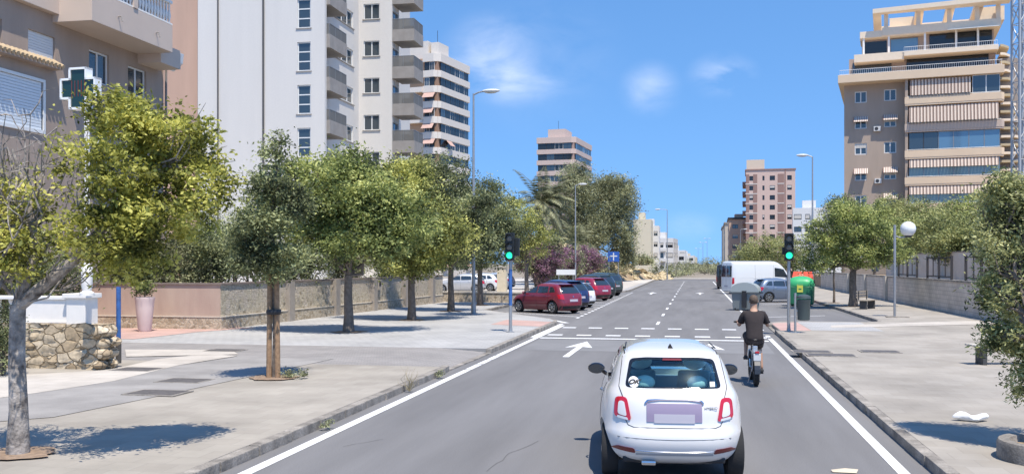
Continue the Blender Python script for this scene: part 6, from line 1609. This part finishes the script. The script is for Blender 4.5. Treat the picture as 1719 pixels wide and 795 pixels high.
# hedge and shrubs behind the wall
hd = [(170, 460, 36.5, 'dark leafy hedge shrub above the wall, behind the white lamp base'), (232, 458, 36, 'dark leafy hedge shrub above the wall, behind the potted shrub'), (300, 455, 36.2, 'dark leafy hedge shrub above the wall, right of the potted shrub'), (365, 440, 36, 'tall hedge shrub on the wall corner'), (430, 425, 38, 'hedge shrub behind the young staked tree'), (505, 440, 41, 'hedge shrub behind the first row tree'), (580, 445, 46, 'hedge shrub behind the wall pier'), (655, 448, 52, 'hedge shrub behind the second row tree')]
for k, (px, py, d, lab) in enumerate(hd):
    b = atd(px, 442, d); b.z = 1.0; c = atd(px, py, d) - b
    shrub('hedge_shrub', lab, b, [(c.x, c.y, c.z + .15, .95, .8, .85, 75), (c.x + .6, c.y + .2, c.z, .8, .7, .6, 50), (c.x - .5, c.y + .1, c.z + .5, .7, .7, .6, 45), (c.x, c.y - .35, c.z - .55, 1.0, .35, .35, 30)], LEAF_DRK if k % 2 else LEAF_OLV, 60 + k, leaf=.10, per=52, rc=.17, group='hedge along the left garden wall')
for k, (px, py, d, lab) in enumerate([(330, 335, 42, 'pale green tree crown above the hedge at the wall corner'), (395, 350, 46, 'broad dark tree inside the garden behind the young tree'), (60, 400, 30, 'garden tree behind the stone wall at the left')]):
    b = atd(px, 442, d); b.z = .3
    tree('garden_tree', lab, b, 2.2, LB(b, [(px, py + 40, d, 1.4, 1.4, 1.1, 90), (px + 25, py + 75, d, 1.4, 1.3, .9, 80), (px - 30, py + 80, d, 1.3, 1.3, .9, 80)]), LEAF_MID if k == 0 else LEAF_DRK, 80 + k, leaf=.11, per=44, rc=.2, trunk_r=.12, twigs=5, group='garden trees behind the wall')
b = atd(-2, 442, 19.5); b.z = .13
shrub('dark_cypress_shrub', 'dense dark green shrub at the left edge beside the stone wall', b, [(0, 0, .5, .42, .4, .5, 60), (.05, 0, 1.1, .36, .4, .45, 50)], LEAF_DRK, 91, leaf=.05, per=60, rc=.09)
p = at(640, 672, .13); wd = empty('kerb_weed', (-5.30, 17.3, .02), 0, 'dry tall weed growing out of the left kerb joint', 'plant')
mb = MB(); rg = np.random.default_rng(6)
for k in range(26): mb.tube(bend((0, 0, 0), (rg.normal() * .10, rg.normal() * .10, .15 + .35 * rg.random()), rg, 3, .1), [.005, .004, .003, .001], 4)
mb.build('stems', mat('dry_weed', (.32, .27, .17), .9), wd)
for (yy, lab) in ((13.2, 'low grassy tuft in the left kerb, nearest the camera'), (19.5, 'small green tuft where the left kerb is lowered')):
    wd = empty('kerb_weed', (-5.32, yy, .05), 0, lab, 'plant'); pts, _ = clump_points([(0, 0, .05, .08, .12, .06, 8)], rg, 20, .03); link('foliage', quads_mesh('foliage', leaves_np(pts, .04, rg), LEAF_OLV), wd)
# palms, bougainvillea, big tree
b = atd(905, 442, 104); b.z = .1; palm('tall palm with arching grey green fronds left of the far street lamp', b, 8.7, 4.9, 5, 46)
b = atd(968, 442, 108); b.z = .1; palm('lower palm in front of the big feathery tree', b, 4.6, 3.9, 6, 34)
for k, (px, py, d, lab) in enumerate([(906, 432, 84, 'bougainvillea bush covered in purple blossom above the brown wall'), (936, 430, 90, 'purple blossoming bush right of the brown wall'), (978, 425, 100, 'darker purple bougainvillea below the big feathery tree')]):
    b = atd(px, 442, d); b.z = .3
    shrub('bougainvillea', lab, b, [(0, 0, 1.7, 1.6, 1.2, 1.2, 70), (-1.2, 0, 2.2, 1.3, 1, 1.0, 55), (1.0, .2, 2.3, 1.3, 1, 1.1, 55), (.2, 0, 3.2, 1.2, 1, .8, 40)], LEAF_PUR, 100 + k, leaf=.16, per=44, rc=.24, group='bougainvillea bushes')
    shrub('green_shrub', 'green shrub growing among ' + lab.split(' ')[0] + ' ' + ['bushes above the brown wall', 'bushes right of the brown wall', 'bushes under the feathery tree'][k], (b.x + .8, b.y + 1.4, .2), [(0, 0, 2.0, 2.2, 1.2, 1.9, 90)], LEAF_OLV, 110 + k, leaf=.2, per=30, rc=.3)
b = atd(1000, 442, 122); b.z = .2
tree('feathery_tree', 'big grey green feathery tree beside the rocky bank, tallest on the left', b, 4.0,
     LB(b, [(965, 320, 122, 3.2, 3, 3.4, 260), (1010, 340, 123, 3.6, 3, 3.4, 320), (1050, 330, 122, 1.9, 2.2, 2.2, 130), (1040, 380, 122, 2.6, 3, 3.2, 240), (985, 390, 121, 3.2, 3, 3.0, 240), (960, 380, 124, 2.6, 3, 3.4, 180), (1020, 310, 124, 2.0, 2, 1.6, 120), (1050, 420, 121, 1.6, 2, 2.2, 110), (968, 292, 124, 1.9, 2, 2.0, 110), (1035, 308, 123, 2.2, 2, 1.6, 120)]),
     LEAF_OLV, 40, leaf=.30, per=44, rc=.42, trunk_r=.4, twigs=6, hang=.6, aspect=.3)
# rocky bank at the road end, left
rb = bmesh.new(); rr = np.random.default_rng(17)
mb = MB(); A, Bp = atd(985, 442, 112), atd(1135, 442, 150); n1, n2 = 46, 14
vs = []
tdir = (Vector((Bp.x, Bp.y)) - Vector((A.x, A.y))); nn = Vector((-tdir.y, tdir.x)).normalized()
for i in range(n1 + 1):
    for j in range(n2 + 1):
        t, u = i / n1, j / n2
        h = 5.8 * math.sin(math.pi * min(1, u * .75)) * (1 - t) ** .75 + rr.normal() * .14 * (0 if j in (0, n2) else 1)
        vs.append((A.x + tdir.x * t + nn.x * u * 11 + rr.normal() * .1, A.y + tdir.y * t + nn.y * u * 11 + rr.normal() * .1, max(-.03, h)))
fs = [(i * (n2 + 1) + j, (i + 1) * (n2 + 1) + j, (i + 1) * (n2 + 1) + j + 1, i * (n2 + 1) + j + 1) for i in range(n1) for j in range(n2)]
S('bank_terrain', mb.add(vs, fs), mat('dry_bank', (.27, .20, .13), .95, col2=(.48, .39, .26), vscale=.5, bump=.8, bscale=2))
ROCK = mat('ochre_rock', (.36, .28, .16), .9, col2=(.60, .50, .32), vscale=.9, bump=.6, bscale=4)
rock_me = []
for v_ in range(5):
    m_ = MB().ball((0, 0, 0), 1, 9, 6); r9 = np.random.default_rng(v_)
    m_.v = [tuple(np.array(v) * (1 + .22 * r9.normal())) for v in m_.v]; rock_me.append(m_.mesh('rock', ROCK))
first = True
for i in range(110):
    t, u = rr.random() ** 1.2 * .92, rr.random() * .55
    h = 5.8 * math.sin(math.pi * min(1, u * .75)) * (1 - t) ** .75
    o = link('rock', rock_me[i % 5]); s = rr.uniform(.3, .85)
    o.location = (A.x + tdir.x * t + nn.x * u * 11, A.y + tdir.y * t + nn.y * u * 11, max(0, h) + s * .1); o.scale = (s * 1.3, s, s * .55); o.rotation_euler = (rr.uniform(-.4, .4), rr.uniform(-.4, .4), rr.uniform(0, 6))
    tag(o, 'ochre boulder among the heap on the rocky bank', 'rock', 'boulders on the rocky bank')
for k, (px, d, s, lab) in enumerate([(1040, 124, 1.0, 'low olive scrub on top of the rocky bank'), (1075, 134, 1.0, 'grey green scrub midway along the rocky bank'), (1112, 168, 1.6, 'scrub patch beyond the road end left'), (1135, 190, 1.8, 'scrub patch beyond the road end, centre left'), (1150, 230, 2.2, 'round dark bush beyond the road end'), (1160, 270, 2.4, 'grey bush far beyond the road end'), (1176, 240, 2.4, 'olive bush beyond the road end, centre right'), (1192, 210, 2.6, 'tall bush beyond the road end near the right blocks'), (1204, 260, 2.8, 'dark bush below the farthest right blocks'), (992, 104, .7, 'olive shrub by the foot of the rocky bank')]):
    b = atd(px, 442, d); b.z = [2.6, 2.2, 0, 0, 0, 0, 0, 0, 0, .1][k]
    shrub('scrub_bush', lab, b, [(0, 0, s * .7, s * 1.5, s, s * .8, 50), (s, 0, s * .5, s * 1.2, s, s * .6, 36)], LEAF_OLV, 130 + k, leaf=.26, per=26, rc=.4, group='scrub beyond the road end')
# right side trees
b = at(1432, 514, .13); pit(b, .6)
tree('street_tree', 'broad round-crowned tree standing over the small bench on the right pavement', b, 1.9, LB(b, [(1430, 380, 51, 1.5, 1.4, 1.2, 160), (1385, 400, 51, 1.3, 1.3, 1.1, 130), (1475, 400, 51, 1.3, 1.3, 1.1, 120), (1430, 430, 51, 1.9, 1.6, .7, 140), (1370, 440, 51, .9, 1, .6, 50), (1500, 430, 51, .9, 1, .6, 50), (1425, 355, 51.3, 1.1, 1.1, .7, 70)]), LEAF_MID, 50, leaf=.12, per=46, rc=.2, trunk_r=.2, twigs=6, group='trees along the right pavement')
b = at(1400, 508, .13); pit(b, .35)
tree('young_tree', 'thin young tree left of the broad tree on the right pavement', b, 1.9, LB(b, [(1398, 425, 55, .7, .7, .6, 40), (1400, 400, 55, .6, .6, .6, 30)]), LEAF_DRK, 51, leaf=.12, per=40, rc=.16, trunk_r=.06, twigs=4, group='trees along the right pavement')
gp = [(1290, 410, 112, 2.4, LEAF_SOFT, 'rounded olive tree directly behind the white van'), (1262, 425, 120, 1.9, LEAF_SOFT, 'smaller olive tree at the left end of the white van'), (1330, 420, 105, 2.0, LEAF_SOFT, 'olive tree behind the red topped container'), (1415, 345, 100, 1.9, LEAF_DRK, 'dark tree top rising behind the broad right tree'), (1468, 360, 86, 2.0, LEAF_MID, 'green tree inside the raised plot right of the broad tree'), (1530, 385, 74, 2.1, LEAF_MID, 'green tree above the wall behind the globe lamp'), (1575, 380, 68, 2.1, LEAF_SOFT, 'pale olive tree above the upper wall, middle'), (1610, 395, 60, 1.6, LEAF_SOFT, 'pale olive tree above the upper wall, next to the near foliage'), (1500, 350, 96, 1.8, LEAF_SOFT, 'olive crown in front of the right tower base'), (1545, 355, 90, 1.9, LEAF_SOFT, 'broad olive crown below the awnings of the right tower'), (1600, 360, 84, 2.0, LEAF_SOFT, 'olive crown at the foot of the tower side galleries'), (1650, 350, 70, 2.2, LEAF_MID, 'green crown behind the near right foliage')]
for k, (px, py, d, r, lm, lab) in enumerate(gp):
    b = atd(px, 442, d); b.z = 1.2 if b.x > 12 else .13
    tree('garden_tree', lab, b, max(.8, (442 - py) / 1600 * d * .4 + .4), LB(b, [(px, py, d, r, r, r * .8, 80), (px + 600 * r / d, py + 500 / d * r, d, r * .9, r, r * .7, 70), (px - 700 * r / d, py + 400 / d * r, d, r * .9, r, r * .75, 70), (px, py + 1300 / d * r, d, r * 1.2, r, r * .7, 60)]), lm, 150 + k, leaf=.17, per=34, rc=.28, trunk_r=.13, twigs=5, group='trees beyond the right pavement')
# near right tree hanging into the frame
b3 = Vector((PL[0] - .05, PL[1] + .1, .25))
tree('near_tree', 'dark leafy tree reaching into the frame at the right edge above the planter', b3, 1.3,
     LB(b3, [(1690, 340, 12.2, .34, .4, .28, 60), (1735, 360, 12, .5, .6, .5, 110), (1690, 420, 12.1, .34, .5, .36, 75), (1725, 480, 12, .45, .6, .45, 110), (1680, 500, 12, .26, .4, .30, 55), (1700, 560, 11.9, .26, .4, .28, 55), (1740, 580, 12, .4, .5, .4, 70), (1722, 640, 11.9, .2, .4, .26, 34), (1770, 420, 12, .6, .7, .7, 120), (1800, 520, 12, .6, .7, .7, 100), (1672, 400, 12.1, .25, .35, .34, 44), (1668, 560, 12, .17, .3, .24, 26), (1692, 305, 12.2, .28, .35, .16, 34), (1665, 330, 12.3, .16, .3, .12, 14), (1655, 470, 12.1, .12, .2, .14, 12)]),
     LEAF_RGT, 160, leaf=.062, per=46, rc=.075, trunk_r=.07, twigs=9, shell=.3, aspect=.36, hang=.03)
# ------------------------------------------------------------------ person on a bicycle
SKIN = mat('skin', (.42, .25, .17), .6)
SHIRT = mat('charcoal_brown_shirt', (.030, .023, .023), .9, var=.15, vscale=6, bump=.3, bscale=14)
SHORTS = mat('dark_grey_shorts', (.05, .04, .04), .9, var=.12, vscale=8)
HAIR = mat('short_brown_hair', (.10, .07, .05), .8, var=.3, vscale=30)
SHOE = mat('black_shoe', (.03, .03, .032), .7)
def skin_mesh(name, verts, edges, radii, m, parent, sub=2, root=0):
    me = bpy.data.meshes.new(name); me.from_pydata([tuple(v) for v in verts], edges, [])
    o = link(name, me)
    md = o.modifiers.new('s', 'SKIN'); md.use_smooth_shade = True
    for i, r in enumerate(radii):
        sv = me.skin_vertices[0].data[i]; sv.radius = r if hasattr(r, '__len__') else (r, r); sv.use_root = (i == root)
    s_ = o.modifiers.new('d', 'SUBSURF'); s_.levels = sub; s_.render_levels = sub
    r_ = evaluated(o); r_.name = name; bpy.data.objects.remove(o)
    r_.materials.clear(); r_.materials.append(m); r_.polygons.foreach_set('use_smooth', [True] * len(r_.polygons))
    return link(name, r_, parent)
def cyclist(loc, rz):
    P = empty('person', loc, rz, 'cyclist in charcoal T-shirt and dark shorts riding away beside the white car', 'person')
    V = {}; names = ['pelvis', 'spine', 'chest', 'neck', 'headb', 'headt']
    pts = [(0, -.14, .95), (0, -.09, 1.14), (0, -.02, 1.36), (0, .03, 1.50), (0, .05, 1.555), (0, .07, 1.665)]
    rad = [(.14, .11), (.135, .10), (.145, .10), (.068, .066), (.075, .09), (.078, .092)]
    ed = [(0, 1), (1, 2), (2, 3), (3, 4), (4, 5)]
    def add(p, r, par): pts.append(p); rad.append(r); ed.append((par, len(pts) - 1)); return len(pts) - 1
    hand = {}
    for s in (-1, 1):
        sh_ = add((s * .170, 0, 1.405), .052, 2); up = add((s * .235, .06, 1.28), .047, sh_); el = add((s * .285, .12, 1.165), .040, up)
        fo = add((s * .290, .27, 1.185), .034, el); wr = add((s * .285, .36, 1.205), .025, fo)
        pm_ = add((s * .285, .415, 1.222), (.036, .020), wr); kn = add((s * .283, .45, 1.222), (.036, .018), pm_)
        hand[s] = kn
        hp = add((s * .09, -.10, .90), .095, 0); 
        k = (s * .12, .22, .80 if s > 0 else .93) ; an = (s * .165, .10, .30) if s > 0 else (s * .16, .02, .58)
        k = (s * .125, .24, .72) if s > 0 else (s * .13, .25, .95)
        th = add((s * .11, .07, .84 if s > 0 else .94), .078, hp); kn2 = add(k, .055, th)
        cf = add(tuple((Vector(k) * .62 + Vector(an) * .38) + Vector((0, -.025, 0))), .052, kn2); ank = add(an, .034, cf)
        ft = add((an[0], an[1] + .08, an[2] - .07), (.036, .030), ank); add((an[0] * 1.02, an[1] + .17, an[2] - .085), (.036, .020), ft)
    skin_mesh('body', pts, ed, rad, SKIN, P)
    # fingers
    for s in (-1, 1):
        for q in range(4):
            x = s * (.258 + .019 * q); L_ = [1, 1.1, 1.05, .85][q]
            f = MB().tube([(x, .43, 1.232), (x, .463 + .004 * L_, 1.236), (x, .482, 1.218), (x, .476, 1.198), (x, .455, 1.192)], [.0095, .0095, .009, .008, .006], 8).build('finger', SKIN, P, smooth=True)
        MB().tube([(s * .252, .40, 1.222), (s * .243, .428, 1.205), (s * .247, .452, 1.192)], [.0115, .0105, .008], 8).build('thumb', SKIN, P, smooth=True)
    # face, ears, hair
    fc = MB(); fc.tube([(0, .155, 1.665), (0, .178, 1.645), (0, .16, 1.635)], [.010, .014, .010], 8).build('nose', SKIN, P, smooth=True)
    for s in (-1, 1):
        MB().ball((s * .032, .145, 1.675), .013, 10, 8).build('eye', mat('eye_white', (.7, .7, .68), .3), P, smooth=True)
        MB().ball((s * .084, .06, 1.655), (.012, .022, .032), 10, 8).build('ear', SKIN, P, smooth=True)
    MB().ball((0, .156, 1.605), (.024, .008, .006), 10, 6).build('mouth', mat('lip', (.35, .15, .13), .5), P)
    hm = MB(); hm.ball((0, .045, 1.69), (.090, .108, .105), 24, 16)
    hm.v = [(v[0] * (1 + .02 * math.sin(40 * v[2])), (v[1] if v[1] < .10 or v[2] > 1.72 else .10), max(v[2], 1.60 if v[1] < .05 else 1.70)) for v in hm.v]
    hm.build('hair', HAIR, P, smooth=True)
    # shirt
    def loft(mb, rings, seg=28):
        vs = []; fs = []
        for (cx, cy, cz, rx, ry) in rings:
            for k in range(seg):
                a = 2 * math.pi * k / seg; c, s_ = math.cos(a), math.sin(a)
                w = 1 + .015 * math.sin(5 * a + cz * 30) + .01 * math.sin(9 * a - cz * 50)
                vs.append((cx + rx * w * math.copysign(abs(c) ** .85, c), cy + ry * w * math.copysign(abs(s_) ** .85, s_), cz))
        for i in range(len(rings) - 1):
            for k in range(seg): fs.append((i * seg + k, i * seg + (k + 1) % seg, (i + 1) * seg + (k + 1) % seg, (i + 1) * seg + k))
        fs += [tuple(range(seg))[::-1], tuple(range((len(rings) - 1) * seg, len(rings) * seg))]
        return mb.add(vs, fs)
    mb = loft(MB(), [(0, -.165, .875, .165, .135), (0, -.155, .93, .178, .145), (0, -.14, 1.0, .170, .138), (0, -.12, 1.08, .165, .132), (0, -.095, 1.16, .170, .132), (0, -.07, 1.24, .182, .136), (0, -.045, 1.32, .196, .140), (0, -.02, 1.38, .205, .132), (0, 0, 1.42, .200, .118), (0, .012, 1.452, .165, .095), (0, .02, 1.475, .105, .075), (0, .025, 1.495, .068, .062)])
    for s in (-1, 1): mb.tube([(s * .12, 0, 1.405), (s * .175, .01, 1.395), (s * .215, .04, 1.33), (s * .245, .075, 1.255), (s * .256, .088, 1.225)], [.070, .078, .074, .070, .070], 18)
    mb.build('shirt', SHIRT, P, smooth='full')
    mb = loft(MB(), [(0, -.15, .80, .10, .09), (0, -.15, .84, .165, .125), (0, -.155, .90, .175, .138), (0, -.155, .95, .165, .13)])
    for s in (-1, 1):
        kk = Vector((s * .125, .24, .72)) if s > 0 else Vector((s * .13, .25, .95)); hp = Vector((s * .085, -.12, .875)); m_ = Vector((s * .115, .07, .84 if s > 0 else .94))
        mb.tube([hp, hp.lerp(m_, .5), m_, m_.lerp(kk, .75)], [.112, .110, .098, .088], 18)
    mb.build('shorts', SHORTS, P, smooth='full')
    for s in (-1, 1):
        an = Vector((s * .165, .10, .30)) if s > 0 else Vector((s * .16, .02, .58))
        skin_mesh('shoe', [an + Vector((0, -.045, -.055)), an + Vector((0, .03, -.065)), an + Vector((0, .12, -.085)), an + Vector((0, .19, -.092))], [(0, 1), (1, 2), (2, 3)], [(.044, .045), (.048, .042), (.048, .034), (.038, .024)], SHOE, P, 2, 1)
    return P
def bicycle(loc, rz):
    B = empty('electric_bicycle', loc, rz, 'compact fat-tyred bicycle with silver rear carrier under the cyclist', 'bicycle')
    FR = mat('bike_dark_frame', (.03, .03, .035), .35, coat=.5); SIL = mat('bike_silver', (.55, .56, .57), .3, metal=.8)
    for y in (-.52, .58):
        w_ = MB(); r = .29
        w_.lathe([(r - .07, -.035), (r - .03, -.048), (r - .006, -.034), (r, 0), (r - .006, .034), (r - .03, .048), (r - .07, .035)], (0, 0, 0), 40, 'x')
        o = w_.build('wheel', RUB, B, smooth=True, loc=(0, y, r))
        rm = MB().lathe([(r - .062, -.03), (r - .085, -.03), (r - .085, .03), (r - .062, .03)], (0, 0, 0), 36, 'x')
        for k in range(10): a = 2 * math.pi * k / 10; rm.tube([(0, 0, 0), (0, (r - .08) * math.cos(a), (r - .08) * math.sin(a))], .006, 4)
        rm.lathe([(.05, -.05), (.05, .05)], (0, 0, 0), 14, 'x'); rm.build('rim', FR, o)
    def arcg(y, a0, a1, r=.335): return [(0, y + r * math.cos(a), .29 + r * math.sin(a)) for a in np.linspace(a0, a1, 10)]
    for y, a0, a1 in ((-.52, 1.0, 3.2), (.58, .4, 2.3)):
        g_ = MB(); P_ = arcg(y, a0, a1)
        for p, q in zip(P_[:-1], P_[1:]): g_.add([(-.055, p[1], p[2]), (.055, p[1], p[2]), (.055, q[1], q[2]), (-.055, q[1], q[2]), (-.055, p[1], p[2] + .006), (.055, p[1], p[2] + .006), (.055, q[1], q[2] + .006), (-.055, q[1], q[2] + .006)], [(0, 1, 2, 3), (4, 7, 6, 5), (0, 3, 7, 4), (1, 5, 6, 2)])
        g_.build('mudguard', FR, B)
    f = MB(); f.tube([(0, -.02, .36), (0, .12, .42), (0, .44, .78)], .032, 10).tube([(0, -.05, .33), (0, -.16, .88)], .022, 10)
    for s in (-1, 1):
        f.tube([(0, -.04, .33), (s * .065, -.18, .31), (s * .07, -.52, .29)], .014, 8).tube([(0, -.13, .66), (s * .06, -.25, .60), (s * .07, -.52, .29)], .012, 8)
    f.build('frame', FR, B, smooth=True)
    f = MB().tube([(0, .41, 1.10), (0, .46, .72), (0, .47, .66)], .022, 10)
    for s in (-1, 1): f.tube([(0, .47, .66), (s * .065, .48, .63), (s * .065, .58, .29)], .016, 8)
    f.build('fork', SIL, B, smooth=True)
    hb = MB().tube([(-.37, .44, 1.215), (-.20, .455, 1.215), (-.08, .42, 1.17), (0, .41, 1.13), (.08, .42, 1.17), (.20, .455, 1.215), (.37, .44, 1.215)], .014, 8).build('handlebar', FR, B, smooth=True)
    for s in (-1, 1):
        MB().tube([(s * .22, .455, 1.215), (s * .37, .44, 1.215)], .019, 10).build('grip', BLK, hb)
        MB().tube([(s * .22, .47, 1.22), (s * .24, .53, 1.20), (s * .34, .52, 1.19)], .007, 6).build('brake_lever', SIL, hb)
    MB().ball((0, -.18, .90), (.10, .14, .035), 18, 8).build('saddle', BLK, B, smooth=True)
    c = MB().lathe([(.085, -.01), (.085, .01)], (.05, -.03, .33), 24, 'x').tube([(.075, -.03, .33), (.085, .10, .19)], .014, 6).tube([(-.075, -.03, .33), (-.085, .0, .49)], .014, 6).tube([(-.08, -.03, .33), (.08, -.03, .33)], .02, 8).build('crankset', SIL, B)
    MB().box(.09, .20, .10, .20, .175, .20).build('pedal', BLK, c); MB().box(-.20, -.09, .02, .12, .47, .495).build('pedal', BLK, c)
    k = MB().box(-.07, .07, -.74, -.30, .675, .69)
    for s in (-1, 1): k.tube([(s * .07, -.72, .68), (s * .075, -.55, .30)], .007, 6).tube([(s * .07, -.35, .68), (s * .075, -.50, .30)], .007, 6).tube([(s * .09, -.75, .69), (s * .09, -.28, .69)], .009, 6)
    k.build('rear_carrier', SIL, B)
    MB().box(-.07, .07, -.77, -.72, .52, .66).build('plate_bracket', mat('pale_bracket', (.62, .63, .64), .5), B, bevel=.01)
    MB().box(-.04, .04, -.785, -.75, .67, .71).build('rear_light', REDL, B, bevel=.008)
    MB().box(-.05, .05, -.30, -.18, .44, .78).build('battery_box', SIL, B, bevel=.02)
    MB().tube([(-.06, -.2, .3), (-.14, -.26, .03)], .009, 6).build('kickstand', SIL, B)
    return B
CP = at(1268, 647, 0)
bicycle((CP.x, CP.y + .5, 0), R_(1.5)); cyclist((CP.x, CP.y + .5, 0), R_(1.5))
